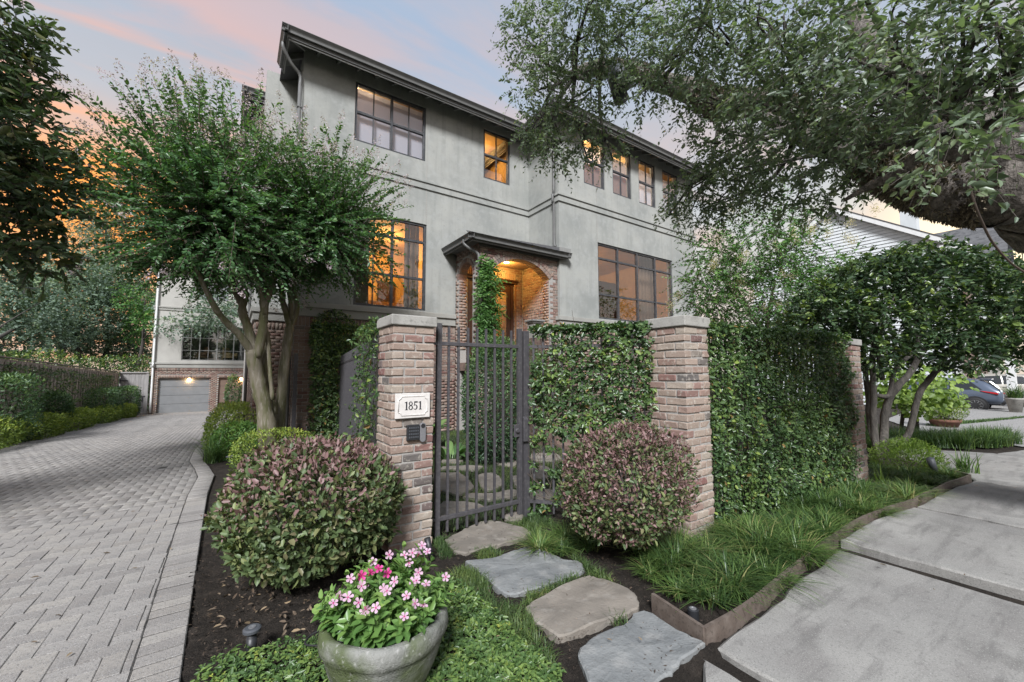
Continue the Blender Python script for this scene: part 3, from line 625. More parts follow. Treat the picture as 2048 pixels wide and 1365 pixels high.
# ================================================================== the house
HG = -.35       # foot of the walls
house = thing('town_house', 'three storey grey stucco house with brick base and arched porch', 'house', (7, 9.6, 0))
def wall_holes(name, u0, u1, z0, z1, holes, place, depth, m, parent):
    """a wall with rectangular openings; place(u, w, z) gives the point (w = depth into the wall)"""
    us = sorted({u0, u1, *[h[0] for h in holes], *[h[1] for h in holes]}); zs = sorted({z0, z1, *[h[2] for h in holes], *[h[3] for h in holes]})
    mb = MB()
    for i in range(len(us) - 1):
        for j in range(len(zs) - 1):
            a, b, c, d = us[i], us[i + 1], zs[j], zs[j + 1]; um, zm = (a + b) / 2, (c + d) / 2
            if any(h[0] < um < h[1] and h[2] < zm < h[3] for h in holes): continue
            mb.add([place(a, 0, c), place(b, 0, c), place(b, 0, d), place(a, 0, d)], [(0, 1, 2, 3)])
            mb.add([place(a, depth, c), place(b, depth, c), place(b, depth, d), place(a, depth, d)], [(3, 2, 1, 0)])
    for a, b, c, d in holes:
        for p, q in (((a, c), (b, c)), ((b, c), (b, d)), ((b, d), (a, d)), ((a, d), (a, c))):
            mb.add([place(p[0], 0, p[1]), place(p[0], depth, p[1]), place(q[0], depth, q[1]), place(q[0], 0, q[1])], [(0, 1, 2, 3)])
    for (p, q) in (((u0, z0), (u0, z1)), ((u1, z1), (u1, z0)), ((u0, z1), (u1, z1))):
        mb.add([place(p[0], 0, p[1]), place(p[0], depth, p[1]), place(q[0], depth, q[1]), place(q[0], 0, q[1])], [(0, 1, 2, 3)])
    return mb.build(name, m, parent)
YF, YB, XB, XL, XR = 9.6, 8.217, 7.134, .98, 13.55
front = lambda u, w, z: (u, YF + w, z)
bay = lambda u, w, z: (u, YB + w, z)
W_UP = (2.07, 3.83, 6.88, 8.34); W_W2 = (5.56, 6.457, 6.93, 8.39); W_LO = (2.15, 3.89, 3.0, 5.22)
W_BAY = (8.61, 12.2, 3.0, 5.25); W_B = [(8.10, 8.97, 6.91, 8.39), (9.317, 10.18, 6.91, 8.39), (10.55, 11.41, 6.91, 8.39), (11.80, 12.66, 6.91, 8.39)]
DOOR = (5.08, 6.60, 1.72, 4.05)
wall_holes('wall', XL, XB, HG, 8.70, [W_UP, W_W2, W_LO, DOOR], front, .22, MT['stucco'], house)
wall_holes('wall', XB, XR, HG, 8.70, [W_BAY] + W_B, bay, .22, MT['stucco'], house)
def plain_wall(p, q, z0, z1, m=None, nm='wall', th=.2, side=1):
    p, q = Vector((*p, 0)), Vector((*q, 0)); d = (q - p).normalized(); s = Vector((-d.y, d.x, 0)) * th * side
    mb = MB(); c = [p, q, q + s, p + s]; mb.add([(v.x, v.y, z) for z in (z0, z1) for v in c], [(3, 2, 1, 0), (4, 5, 6, 7), (0, 1, 5, 4), (1, 2, 6, 5), (2, 3, 7, 6), (3, 0, 4, 7)])
    return mb.build(nm, m or MT['stucco'], house)
plain_wall((XL, YF + .22), (XL, 10.9), HG, 8.70, side=-1); plain_wall((.33, 10.9), (XL, 10.9), HG, 8.70); plain_wall((.33, 11.1), (.33, 24), HG, 8.50, side=-1)
plain_wall((XB, YB + .22), (XB, YF), HG, 8.70, side=-1); plain_wall((XR, YB + .22), (XR, 24), HG, 8.70, side=1); plain_wall((.53, 23.8), (XR - .2, 23.8), HG, 8.70)
# belt courses, sill course, control joints
def belt(z0, z1, pr, nm='belt_course'):
    mb = MB()
    mb.box((XL - pr, YF - pr, z0), (4.70 if z0 < 5 else XB - pr, YF - .002, z1)).box((XL - pr, YF, z0), (XL - .002, 10.9 - pr, z1)).box((.33 - pr, 10.9 - pr, z0), (XL - pr - .001, 10.898, z1)).box((.33 - pr, 10.9, z0), (.328, 23.9, z1))
    mb.box((XB - pr, YB - pr, z0), (XR + pr, YB - .002, z1)).box((XB - pr, YB, z0), (XB - .002, YF - .002 if z0 > 5 else YB + .07, z1)); return mb.build(nm, MT['trim'] if z0 < 5 else MT['stucco'], house, bev=.006)
belt(6.14, 6.30, .035); belt(6.30, 6.36, .065); belt(2.66, 2.845, .06, 'sill_course'); belt(2.845, 2.955, .10, 'sill_cap')
for x in (2.06, 3.87): box('control_joint', (x - .006, YF - .004, 6.37), (x + .006, YF - .001, 8.75), MT['mortar'], house); box('control_joint', (x - .006, YF - .004, 5.25), (x + .006, YF - .001, 6.12), MT['mortar'], house)
for x in (8.6, 12.22): box('control_joint', (x - .006, YB - .004, 5.27), (x + .006, YB - .001, 6.12), MT['mortar'], house)
box('control_joint', (8.59, YB - .004, 6.38), (8.60, YB - .001, 6.9), MT['mortar'], house)
# brick base
def face_bricks(u0, u1, z0, z1, place, axes, skip=None, l=.203, h=.073, proud=.012, soldier=None):
    """brick centres of a face in running bond; returns (centre, half size, u, z)"""
    out = []; zt = z1
    if soldier:
        n = int((u1 - u0) / h); w = (u1 - u0) / n
        for i in range(n): out.append((u0 + (i + .5) * w, z1 - .1, w / 2 - .005, .096))
        zt = z1 - .205
    k = 0; z = zt - h / 2
    while z - h / 2 > z0 - .01:
        x = u0 - (l / 2 if k % 2 else 0)
        while x < u1 - .01:
            a, b = max(x, u0), min(x + l, u1); x += l
            if b - a < .03: continue
            out.append(((a + b) / 2, z, (b - a) / 2 - .005, h / 2 - .005))
        z -= h; k += 1
    out = [o for o in out if not (skip and skip(*o))]
    C = np.array([place(u, .03 - proud, z) for u, z, _, _ in out]); A = np.broadcast_to(np.array(axes, float), (len(out), 3, 3))
    S = np.array([(su, .03, sz) for _, _, su, sz in out]); return C, S, A, out
AX_F = np.eye(3); AX_L = np.array([(0, -1, 0), (1, 0, 0), (0, 0, 1)]).T.astype(float)   # local x along -y .. for faces that look to -x
AX_L = np.array([(0., 1., 0.), (1., 0., 0.), (0., 0., 1.)]).T
def lay(name, parent, CSA, individual=None, m=None):
    C, S, A, out = CSA; m = m or MT['brick_house']
    if individual is None: individual = np.zeros(len(C), bool)
    for k in np.where(individual)[0]:
        s = S[k] * 2; key_l = round(s[0] / .01) * .01
        brick_obj(parent, C[k], key_l, s[1], s[2], m, basis=Matrix.Translation(Vector(C[k] + rng.normal(0, .002, 3))) @ Matrix(A[k].tolist()).to_4x4())
    r = ~individual
    if r.any(): stuff_bricks(name, C[r], S[r], m, parent, A[r])
def mortar_sheet(a, b, nm='mortar_bed'): box(nm, a, b, MT['mortar'], house)
# left part of the facade, under the sill
mortar_sheet((XL - .004, YF - .006, HG), (4.72, YF - .001, 2.66)); c = face_bricks(XL, 4.72, HG, 2.655, lambda u, w, z: (u, YF - .006 + w, z), AX_F, soldier=True)
uz = np.array([(o[0], o[1]) for o in c[3]]); lay('brick', house, c, ((uz[:, 0] < 1.42) & (uz[:, 1] > .2)) | ((uz[:, 0] > 3.25) & (uz[:, 1] > 1.3)) | ((uz[:, 0] > 2.6) & (uz[:, 1] > 2.2)))
mortar_sheet((XL - .006, YF, HG), (XL - .001, 10.9, 2.66)); lay('brick', house, face_bricks(YF + .01, 10.88, HG, 2.655, lambda u, w, z: (XL - .006 + w, u, z), AX_L, soldier=True))
mortar_sheet((.33, 10.894, HG), (XL - .007, 10.899, 2.66)); lay('brick', house, face_bricks(.33, XL - .02, HG, 2.655, lambda u, w, z: (u, 10.894 + w, z), AX_F, soldier=True))
mortar_sheet((.324, 10.9, HG), (.329, 24, 2.66)); lay('brick', house, face_bricks(10.9, 20, HG, 2.655, lambda u, w, z: (.324 + w, u, z), AX_L, soldier=True))
mortar_sheet((XB + .01, YB - .006, HG), (XR, YB - .001, 2.66)); lay('brick', house, face_bricks(XB + .01, XR, HG, 2.655, lambda u, w, z: (u, YB - .006 + w, z), AX_F, soldier=True))

# windows
def window(name, rect, place, vbars, hbars, thin=(), lower=None, upper=None, glass='glass', shade=None, sill=False, label=None):
    a, b, c, d = rect; F = MB(); t = .055
    def bx(mb, u0, u1, z0, z1, w0, w1):
        p, q = place(u0, w0, z0), place(u1, w1, z1); mb.box(tuple(map(min, p, q)), tuple(map(max, p, q)))
    bx(F, a + .002, a + t, c + .002, d - .002, .03, .12); bx(F, b - t, b - .002, c + .002, d - .002, .03, .12)
    bx(F, a + t, b - t, c + .002, c + t, .031, .119); bx(F, a + t, b - t, d - t, d - .002, .031, .119)
    f = F.build('window', MT['bronze'], house, bev=.004)
    if label: f['label'] = label
    vs = sorted([a + t * .5] + list(vbars) + [b - t * .5]); hs = sorted([c + t * .5] + list(hbars) + [d - t * .5])
    for x in vbars: m = MB(); bx(m, x - .028, x + .028, c + t, d - t, .025, .10); m.build('mullion', MT['bronze'], f)
    for z in hbars: m = MB(); bx(m, a + t, b - t, z - .026, z + .026, .035, .105); m.build('glazing_bar', MT['bronze'], f)
    for x in thin: m = MB(); bx(m, x - .012, x + .012, c + t, d - t, .045, .085); m.build('glazing_bar', MT['bronze'], f)
    for i in range(len(vs) - 1):
        for j in range(len(hs) - 1):
            m = MB(); e = rng.normal(0, .0022, 4); u0, u1, z0, z1 = vs[i], vs[i + 1], hs[j], hs[j + 1]
            m.add([place(u0, .065 + e[0], z0), place(u1, .065 + e[1], z0), place(u1, .065 + e[2], z1), place(u0, .065 + e[3], z1)], [(0, 1, 2, 3)]); m.build('pane', MT[glass], f)
    if shade:
        for z0, z1, mk in shade: m = MB(); bx(m, a + .03, b - .03, z0, z1, .17, .175); m.build('roller_shade', MT[mk], f)
    return f
window('window', W_UP, front, [2.95], [7.62], (2.51, 3.39), glass='glass_hi', shade=[(6.9, 8.16, 'shade'), (8.16, 8.28, 'whiteshade')])
window('window', W_W2, front, [], [7.66], (6.01,), glass='glass')
window('window', W_LO, front, [3.03], [3.80, 4.75], (2.59, 3.46), glass='glass')
window('window', W_BAY, bay, [9.50, 10.40, 11.30], [3.73, 4.80], (), glass='glass')
for k, w in enumerate(W_B): window('window', w, bay, [], [7.66], ((w[0] + w[1]) / 2,), glass='glass', shade=[(7.66, 8.16, 'whiteshade'), (6.93, 7.66, 'woven' if k < 2 else 'whiteshade')])
# rooms behind the glass
def room(x0, x1, y0, y1, z0, z1, wall='room', ceil='room', lights=(), power=25, bulb=True, col=(1, .55, .17)):
    mb = MB(); V = [(x0, y0, z0), (x1, y0, z0), (x1, y1, z0), (x0, y1, z0), (x0, y0, z1), (x1, y0, z1), (x1, y1, z1), (x0, y1, z1)]
    mb.add(V, [(4, 5, 6, 7), (1, 2, 6, 5), (2, 3, 7, 6), (3, 0, 4, 7)]); mb.build('room_wall', MT[wall], house)
    MB().add(V, [(0, 1, 2, 3)]).build('room_floor', MT['floorwood'], house)
    for k, p in enumerate(lights):
        if bulb: MB().lathe([(.001, -.004), (.06, -.006), (.06, .0)], 14, (p[0], p[1], z1 - .003)).build('ceiling_light', MT['glow'], house)
        ld = bpy.data.lights.new('room_lamp', 'POINT'); ld.energy = power; ld.color = col; ld.shadow_soft_size = .12
        lo = link(bpy.data.objects.new('room_lamp', ld), house); lo.location = (p[0], p[1], z1 - p[2])
room(1.3, 4.9, YF + .23, 14, 2.75, 5.75, lights=[(3.6, 12.6, .5)], power=46)
room(1.3, 4.9, YF + .23, 13, 6.5, 8.7, lights=[(2.25, 10.4, .5)], power=12, col=(1, .75, .5))
room(5.0, 7.0, YF + .23, 13, 6.5, 8.72, lights=[(6.2, 11, .5)], power=13)
room(7.5, 13.3, YB + .23, 13.5, 2.75, 5.75, lights=[(9.7, 11.6, .5)], power=52)
room(7.5, 13.3, YB + .23, 12.5, 6.5, 8.75, lights=[(8.55, 8.95, .5), (10.6, 9.6, .5)], power=26, col=(1, .72, .45))
room(5.02, 6.9, YF + .24, 14, 1.7, 4.6, lights=[(5.9, 11, .4)], power=16)
# some furnishing of the lit rooms: dark doorway with casing, picture ledge, curtains
box('doorway', (2.35, 13.9, 2.76), (3.15, 13.98, 5.0), MT['doorwood'], house); box('door_casing', (2.25, 13.93, 2.76), (2.35, 13.99, 5.1), MT['white'], house)
box('dark_panel', (1.32, 10.3, 2.76), (2.66, 10.4, 5.72), MT['doorwood'], house); box('cabinet', (3.5, 13.4, 2.76), (4.6, 13.95, 3.8), MT['floorwood'], house)  # wood panel near the glass, added to darken the room's left side
for k in range(9): MB().tube([(11.0 + .085 * k, YB + .42 + .03 * (k % 2), 2.78), (11.0 + .085 * k, YB + .42 + .03 * (k % 2), 5.4)], .045, 8).build('curtain_fold', MT['curtain'], house, True)
MB().lathe([(.05, 0), (.12, .02), (.13, .25), (.05, .42), (.03, .5)], 16, (9.2, 11.4, 3.7)).build('vase', MT['blackpot'], house, True)
box('picture_frame', (3.9, 13.92, 3.9), (4.5, 13.97, 4.6), MT['doorwood'], house); box('tall_bookcase', (11.9, 11.6, 2.76), (13.2, 12.0, 5.2), MT['doorwood'], house)
for k in range(5): MB().tube([(3.50 + .075 * k, YF + .40 + .03 * (k % 2), 2.78), (3.50 + .075 * k, YF + .40 + .03 * (k % 2), 5.4)], .042, 8).build('curtain_fold', MT['curtain'], house, True)
box('sideboard', (8.7, 12.7, 2.76), (10.6, 13.3, 3.7), MT['floorwood'], house)

# roof: gutters, fascia, rafters under the overhang
def gutter(p, q, out, nm='gutter'):
    """ogee gutter from p to q (top outer edge), out = horizontal outward direction"""
    p, q, o = Vector(p), Vector(q), Vector((*out, 0)); prof = [(0, 0), (-.012, 0), (-.012, -.012), (-.05, -.075), (-.055, -.125), (-.11, -.125), (-.11, -.005), (-.10, -.005), (-.10, -.11), (-.065, -.11), (-.04, -.06), (0, -.008)]
    m = MB(); n = len(prof); m.add([tuple(e + o * a + Vector((0, 0, b))) for e in (p, q) for a, b in prof], [(i, (i + 1) % n, n + (i + 1) % n, n + i) for i in range(n)] + [tuple(range(n - 1, -1, -1)), tuple(range(n, 2 * n))])
    return m.build(nm, MT['darkpaint'], house)
SL = .40
def roofs():
    for (x0, x1, yo, yw, zt, xw, y1) in ((.49, 6.62, 9.0, YF, 8.57, XL, 10.3), (6.58, 14.2, 7.62, YB, 8.60, XB, 24.4), (-.16, .40, 11.6, 12.1, 8.56, .33, 24.4)):
        main = yw == YF; yb = 24.4
        # roof sheet, 6 cm thick, hipped
        xm = (x0 + (14.2 if main else x1)) / 2; run = 3.2; zr = zt - .02 + SL * run; e = 0.0
        X1 = 14.2
        V = [(x0 + .1, yo + .1, zt - .03), (X1 - .1, yo + .1, zt - .03), (X1 - .1, yb, zt - .03), (x0 + .1, yb, zt - .03), (x0 + run, yo + run, zr), (X1 - run, yo + run, zr), (X1 - run, yb - run, zr), (x0 + run, yb - run, zr)]
        if main: V = [((min(v[0], 6.9) if v[2] < zt + .1 and v[1] < 9.5 else v[0]), v[1], v[2]) for v in V]
        MB().add(V, [(0, 1, 5, 4), (1, 2, 6, 5), (2, 3, 7, 6), (3, 0, 4, 7), (4, 5, 6, 7)]).build('roof', MT['shingle'], house)
        gutter((x0, yo, zt), (x1, yo, zt), (0, -1)); gutter((x0, y1, zt), (x0, yo, zt), (-1, 0))
        m = MB(); m.box((x0 + .112, yo + .112, zt - .20), (x1, yo + .135, zt - .03)).box((x0 + .112, yo + .136, zt - .20), (x0 + .135, y1, zt - .03)); m.build('fascia', MT['darkpaint'], house)
        m = MB(); m.box((x0 + .137, yo + .137, zt - .235), (x1, yo + .157, zt - .205)).box((x0 + .137, yo + .158, zt - .235), (x0 + .157, y1, zt - .205)); m.build('fascia_trim', MT['raft'], house)
        zin = zt - .06 + SL * (yw - yo - .1)
        # sloped boarding under the roof
        MB().add([(x0 + .136, yo + .136, zt - .06), (x1, yo + .136, zt - .06), (x1, yw, zin), (xw, yw, zin)], [(0, 1, 2, 3)]).add([(x0 + .136, y1, zt - .06), (x0 + .136, yo + .136, zt - .06), (xw, yw, zin), (xw, y1, zin)], [(0, 1, 2, 3)]).build('soffit', MT['darkpaint'], house)
        x = xw + .25
        while x < x1 - .1:
            MB().bar((x, yo + .16, zt - .135), (x, yw, zin - .075), .045, .13).build('rafter', MT['raft'], house); x += .425
        y = yw + .25
        while y < (10.2 if main else 18 if xw < .5 else YF - .3):
            MB().bar((x0 + .16, y, zt - .135), (xw, y, zin - .075), .045, .13, up=(0, 0, 1)).build('rafter', MT['raft'], house); y += .425
        MB().bar((x0 + .16, yo + .16, zt - .13), (xw, yw, zin - .07), .045, .13).build('rafter', MT['raft'], house)
roofs()
def downspout(pts, nm='downspout', m='darkpaint', r=.038, parent=house):
    return MB().tube(smooth_path(pts, 4) if len(pts) > 3 else pts, r, 8).build(nm, MT[m], parent, True)
downspout([(.55, 9.45, 8.46), (.56, 9.45, 8.34), (.72, 9.53, 8.12), (.90, 9.56, 7.95), (.91, 9.56, 7.7)]); downspout([(.91, 9.56, 7.75), (.91, 9.56, HG)])
downspout([(7.08, 8.36, 8.3), (7.08, 8.36, 6.5), (7.02, 8.34, 6.34), (7.02, 8.34, 6.15), (7.07, 8.35, 6.0), (7.07, 8.35, 4.95), (7.03, 8.25, 4.88)])
downspout([(.25, 13.5, 8.3), (.25, 13.5, HG)])
for z in (7.2, 5.6, 4.2): box('downspout_strap', (.862, 9.515, z), (.958, 9.598, z + .02), MT['darkpaint'], house)
fl = MB(); fl.tube([(1.62, YF - .10, 2.78), (1.72, YF - .20, 2.765)], .035, 12); fl.tube([(1.60, YF - .06, 2.78), (1.63, YF - .11, 2.78)], .02, 8)
tag(fl.build('wall_spotlight', MT['blackplastic'], None, True), 'small black spotlight fixed to the pale sill course', 'spotlight')

# porch: brick piers and arches in the corner of facade and bay
def porch():
    Y0, Y1, XA, XE = 8.3, 8.55, 4.72, 7.125; A0, A1, ZS, RISE = 5.04, 6.83, 3.92, .40
    hw = (A1 - A0) / 2; R = (hw * hw + RISE * RISE) / (2 * RISE); xc = (A0 + A1) / 2; zc = ZS + RISE - R
    arch = [(xc + R * math.sin(t), zc + R * math.cos(t)) for t in np.linspace(-math.asin(hw / R), math.asin(hw / R), 21)]
    Rm = R + .03; tm = math.asin(hw / Rm); arch = [(xc + Rm * math.sin(t), zc + Rm * math.cos(t)) for t in np.linspace(-tm, tm, 21)]
    poly = [(XA, HG), (A0, HG)] + arch + [(A1, HG), (XE, HG), (XE, 4.62), (XA, 4.62)]
    m = MB().prism(poly, lambda x, z: (x, Y0, z), lambda x, z: (x, Y1, z)); p = m.build('porch', MT['mortar'], house)
    def in_ring(u, z, su, sz, grow=.235):
        for du in (-su, 0, su):
            for dz in (-sz, sz):
                x, q = u + du, z + dz
                if A0 - .005 < x < A1 + .005 and q < ZS: return True
                if q >= ZS - .1 and abs(x - xc) < hw + .24:
                    rr = math.hypot(x - xc, q - zc)
                    if rr < R + .06 and math.atan2(abs(x - xc), q - zc) < math.asin(hw / R) + .02: return True
        return (abs(u - xc) < hw + .2 and z > ZS - .05 and math.hypot(u - xc, z - zc) < R + .17)
    def ind(c, lo=-9, hi=9, zlo=2.2):
        uz = np.array([(o[0], o[1]) for o in c[3]]); return (uz[:, 0] > lo) & (uz[:, 0] < hi) & (uz[:, 1] > zlo)
    c = face_bricks(XA, XE, HG, 4.60, lambda u, w, z: (u, Y0 + w, z), AX_F, skip=in_ring); lay('brick', p, c, ind(c, 6.8) )
    # voussoirs: two rings
    amax = math.asin(hw / R)
    for ring, (r0, r1) in enumerate(((R + .003, R + .108), (R + .116, R + .225))):
        n = int(2 * amax * r0 / .072); 
        for k in range(n):
            t = -amax + (k + .5) * 2 * amax / n; rm = (r0 + r1) / 2; cx, cz = xc + rm * math.sin(t), zc + rm * math.cos(t); tw = 2 * amax * rm / n - .008
            if cz > 4.56: continue
            dp = .272 if ring == 0 else .07
            bs = Matrix(((math.cos(t), 0, math.sin(t), cx), (0, 1, 0, Y0 - .020 + dp / 2), (-math.sin(t), 0, math.cos(t), cz), (0, 0, 0, 1)))
            brick_obj(p, None, tw, dp, r1 - r0, MT['brick_house'], basis=bs)
    # reveals of the opening
    for X, ax, sg in ((A0, AX_L, 1), (A1, AX_L, -1)):
        c = face_bricks(Y0 + .01, Y1, HG, ZS - .02, lambda u, w, z: (X - sg * w, u, z), ax); lay('brick', p, c)
    # left side with a round arch
    B0, B1, zs = 8.66, 9.40, 3.86; rc = (B1 - B0) / 2; yc = (B0 + B1) / 2
    ar = [(yc - (rc + .03) * math.cos(t), zs + (rc + .03) * math.sin(t)) for t in np.linspace(0, PI, 15)]
    poly = [(Y1 + .002, HG), (B0, HG), (B0, zs - .012)] + ar + [(B1, zs - .012), (B1, HG), (YF - .008, HG), (YF - .008, 4.62), (Y1 + .002, 4.62)]
    MB().prism(poly, lambda y, z: (XA, y, z), lambda y, z: (XA + .22, y, z)).build('porch_side', MT['mortar'], p)
    def sk(u, z, su, sz):
        for du in (-su, 0, su):
            for dz in (-sz, sz):
                if B0 < u + du < B1 and z + dz < zs: return True
                if z + dz >= zs and math.hypot(u + du - yc, z + dz - zs) < rc + .11: return True
        return False
    c = face_bricks(Y0, YF - .02, HG, 4.60, lambda u, w, z: (XA + w, u, z), AX_L, skip=sk); lay('brick', p, c)
    n = 16
    for k in range(n):
        t = (k + .5) * PI / n; rm = rc + .055; tw = PI * rm / n - .008
        bs = Matrix(((0, 1, 0, XA - .012 + .115), (-math.sin(t) * -1, 0, -math.cos(t), yc - rm * math.cos(t)), (math.cos(t), 0, math.sin(t), zs + rm * math.sin(t)), (0, 0, 0, 1)))
        brick_obj(p, None, tw, .235, .104, MT['brick_house'], basis=bs)
    c = face_bricks(XA, XA + .22, 2, 3.86, lambda u, w, z: (u, B1 + w, z), AX_F)
    lay('brick', p, c)
    # inner brick walls and ceiling
    c = face_bricks(XA + .24, 6.86, 1.7, 4.45, lambda u, w, z: (u, YF - .012 + w, z), AX_F, skip=lambda u, z, su, sz: DOOR[0] - .05 < u < DOOR[1] + .05 and z < 4.10 + .2)
    mortar_sheet((6.66, YF - .012, 1.7), (6.86, YF - .008, 4.45)); mortar_sheet((XA + .23, YF - .012, 4.12), (6.655, YF - .008, 4.45)); lay('brick', p, c, ind(c, 6.0))
    nn = 22
    for k in range(nn):
        w = (DOOR[1] - DOOR[0] + .1) / nn; x = DOOR[0] - .05 + (k + .5) * w; brick_obj(p, (x, YF - .005, 4.10 + .10), w - .008, .06, .19, MT['brick_house'])
    box('porch_inner_wall', (6.88, Y1 + .002, HG), (XE, YF - .01, 4.45), MT['mortar'], p)
    c = face_bricks(Y1 + .01, YF - .04, 1.7, 4.44, lambda u, w, z: (6.88 + w, u, z), AX_L); lay('brick', p, c, ind(c, -9, 99, 2.6))
    box('porch_ceiling', (XA + .22, Y1, 4.452), (XE, YF - .01, 4.5), MT['brickplain'], p)
    box('porch_floor', (XA + .01, Y0 - .05, 1.5), (XE, YF - .01, 1.7), MT['brickplain'], p)
    ld = bpy.data.lights.new('porch_lamp', 'POINT'); ld.energy = 14; ld.color = (1, .50, .10); ld.shadow_soft_size = .08
    lo = link(bpy.data.objects.new('porch_lamp', ld), p); lo.location = (6.0, 9.1, 4.25)
    MB().lathe([(.001, -.004), (.07, -.008), (.07, 0)], 14, (6.0, 9.1, 4.45)).build('porch_lamp_lens', MT['glow'], p)
    for k in range(9): box('porch_step', (5.1, Y0 - .06 - .28 * (k + 1), -.1), (6.8, Y0 - .06 - .28 * k - .003, 1.5 - .175 * k), MT['brickplain'], p)
    # hipped roof with shingles and gutters
    gx0, gx1, gy, gt = 4.29, 7.41, 8.0, 4.665
    gutter((gx0, gy, gt), (gx1, gy, gt), (0, -1)); gutter((gx0, YF - .01, gt), (gx0, gy, gt), (-1, 0)); gutter((gx1, gy, gt), (gx1, YB - .01, gt), (1, 0))
    m = MB(); m.box((gx0 + .112, gy + .112, gt - .17), (gx1 - .112, gy + .13, gt - .02)).box((gx0 + .112, gy + .131, gt - .17), (gx0 + .13, YF - .01, gt - .02)); m.build('fascia', MT['darkpaint'], p)
    box('soffit', (gx0 + .131, gy + .131, gt - .10), (gx1 - .13, Y0 + .02, gt - .06), MT['darkpaint'], p); box('soffit', (gx0 + .131, Y0 + .021, gt - .10), (XA + .1, YF - .01, gt - .06), MT['darkpaint'], p)
    box('cornice', (XA - .05, Y0 - .06, 4.47), (XE + .01, Y0 - .02, 4.565), MT['darkpaint'], p)
    zr = 5.16; ap = (5.9, YF - .01, zr); V = [(gx0 + .05, gy + .05, gt - .01), (gx1 - .05, gy + .05, gt - .01), (gx0 + .05, YF - .01, gt - .01), (5.35, YF - .01, zr), (XB - .01, YF - .01, zr), (XB - .01, YB - .01, zr - .33), (gx1 - .05, YB - .01, gt + .02)]
    MB().add(V, [(0, 1, 6, 5), (0, 5, 4, 3), (2, 0, 3)]).build('porch_roof', MT['shingle'], p)
    # shingle courses on the front slope
    P0 = np.array(V[0]); U = np.array((1., 0, 0)); C = []; S = []; A = []
    e1 = np.array(V[3]) - np.array(V[0]); sl = nrm(np.array((0, 1.55, zr - gt))); nn_ = np.cross(U, sl)
    for r_ in range(14):
        y = .02 + r_ * .125; x0 = gx0 + .05 + y * .62
        x = x0 + (r_ % 2) * .1
        while x < gx1 - .15:
            c = np.array((x, gy + .05, gt - .005)) + sl * y * 1.0 + nn_ * .016
            if c[1] < YF - .1 and (c[0] < XB - .12 or c[1] < YB - .1): C.append(c); S.append((.098 + rng.normal(0, .004), .075, .006)); A.append(np.stack([U, nrm(sl * 1 + nn_ * .06), nn_], 1))
            x += .205
    stuff_bricks('shingle', C, S, MT['shingle'], p, A)
    box('roof_flashing', (XB - .02, YB - .06, gt + .03), (7.50, YB - .012, gt + .17), MT['raft'], p)
    downspout([(4.36, 8.45, 4.6), (4.37, 8.45, 4.5), (4.5, 8.34, 4.36), (4.64, 8.27, 4.26), (4.66, 8.25, 4.1), (4.66, 8.25, 3.4)], parent=p)
    # pedestal at the head of the steps
    q = (6.206,8.150,2.631)
    m = MB(); m.box((q[0] - .14, 8.0, 2.3), (q[0] + .14, 8.24, 2.68)); m.build('pedestal', MT['trim'], p, bev=.01); box('pedestal_base', (q[0] - .2, 7.96, -.1), (q[0] + .2, 8.25, 2.298), MT['brickplain'], p); m = MB(); m.box((q[0] - .17, 7.97, 2.68), (q[0] + .17, 8.27, 2.72)).box((q[0] - .2, 7.94, 2.722), (q[0] + .2, 8.29, 2.77)); m.build('pedestal_cap', MT['raft'], p, bev=.01)
    # door
    d = MB(); x0, x1, z0, z1 = DOOR
    d.box((x0, YF + .02, z0), (x0 + .09, YF + .14, z1)).box((x1 - .09, YF + .02, z0), (x1, YF + .14, z1)).box((x0 + .09, YF + .02, z1 - .10), (x1 - .09, YF + .14, z1)); fr = d.build('door_frame', MT['doorwood'], house, bev=.006)
    m = MB(); m.box((x0 - .06, YF - .05, z1 - .05), (x1 + .06, YF + .02, z1 + .015)).box((x0 - .09, YF - .09, z1 + .017), (x1 + .09, YF + .02, z1 + .055)); m.build('door_hood', MT['doorwood'], fr, bev=.006)
    box('door_casing', (x1 + .001, YF - .03, z0), (x1 + .06, YF + .02, z1 - .052), MT['floorwood'], fr)
    xm = (x0 + x1) / 2
    for a, b in ((x0 + .095, xm - .006), (xm + .006, x1 - .095)):
        m = MB(); s = .13; m.box((a, YF + .05, z0 + .01), (a + s, YF + .10, z1 - .105)).box((b - s, YF + .05, z0 + .01), (b, YF + .10, z1 - .105)).box((a + s, YF + .05, z0 + .01), (b - s, YF + .10, z0 + .30)).box((a + s, YF + .05, z1 - .30), (b - s, YF + .10, z1 - .105))
        dd = m.build('door', MT['doorwood'], house, bev=.008); box('pane', (a + s, YF + .07, z0 + .30), (b - s, YF + .078, z1 - .30), MT['glass'], dd)
        MB().tube([(b - .06 if a < xm - .3 else a + .06, YF + .045, 2.62), (b - .06 if a < xm - .3 else a + .06, YF + .0, 2.62), (b - .06 if a < xm - .3 else a + .06, YF + .0, 2.95)], .012, 8).build('handle', MT['iron'], dd)
porch()

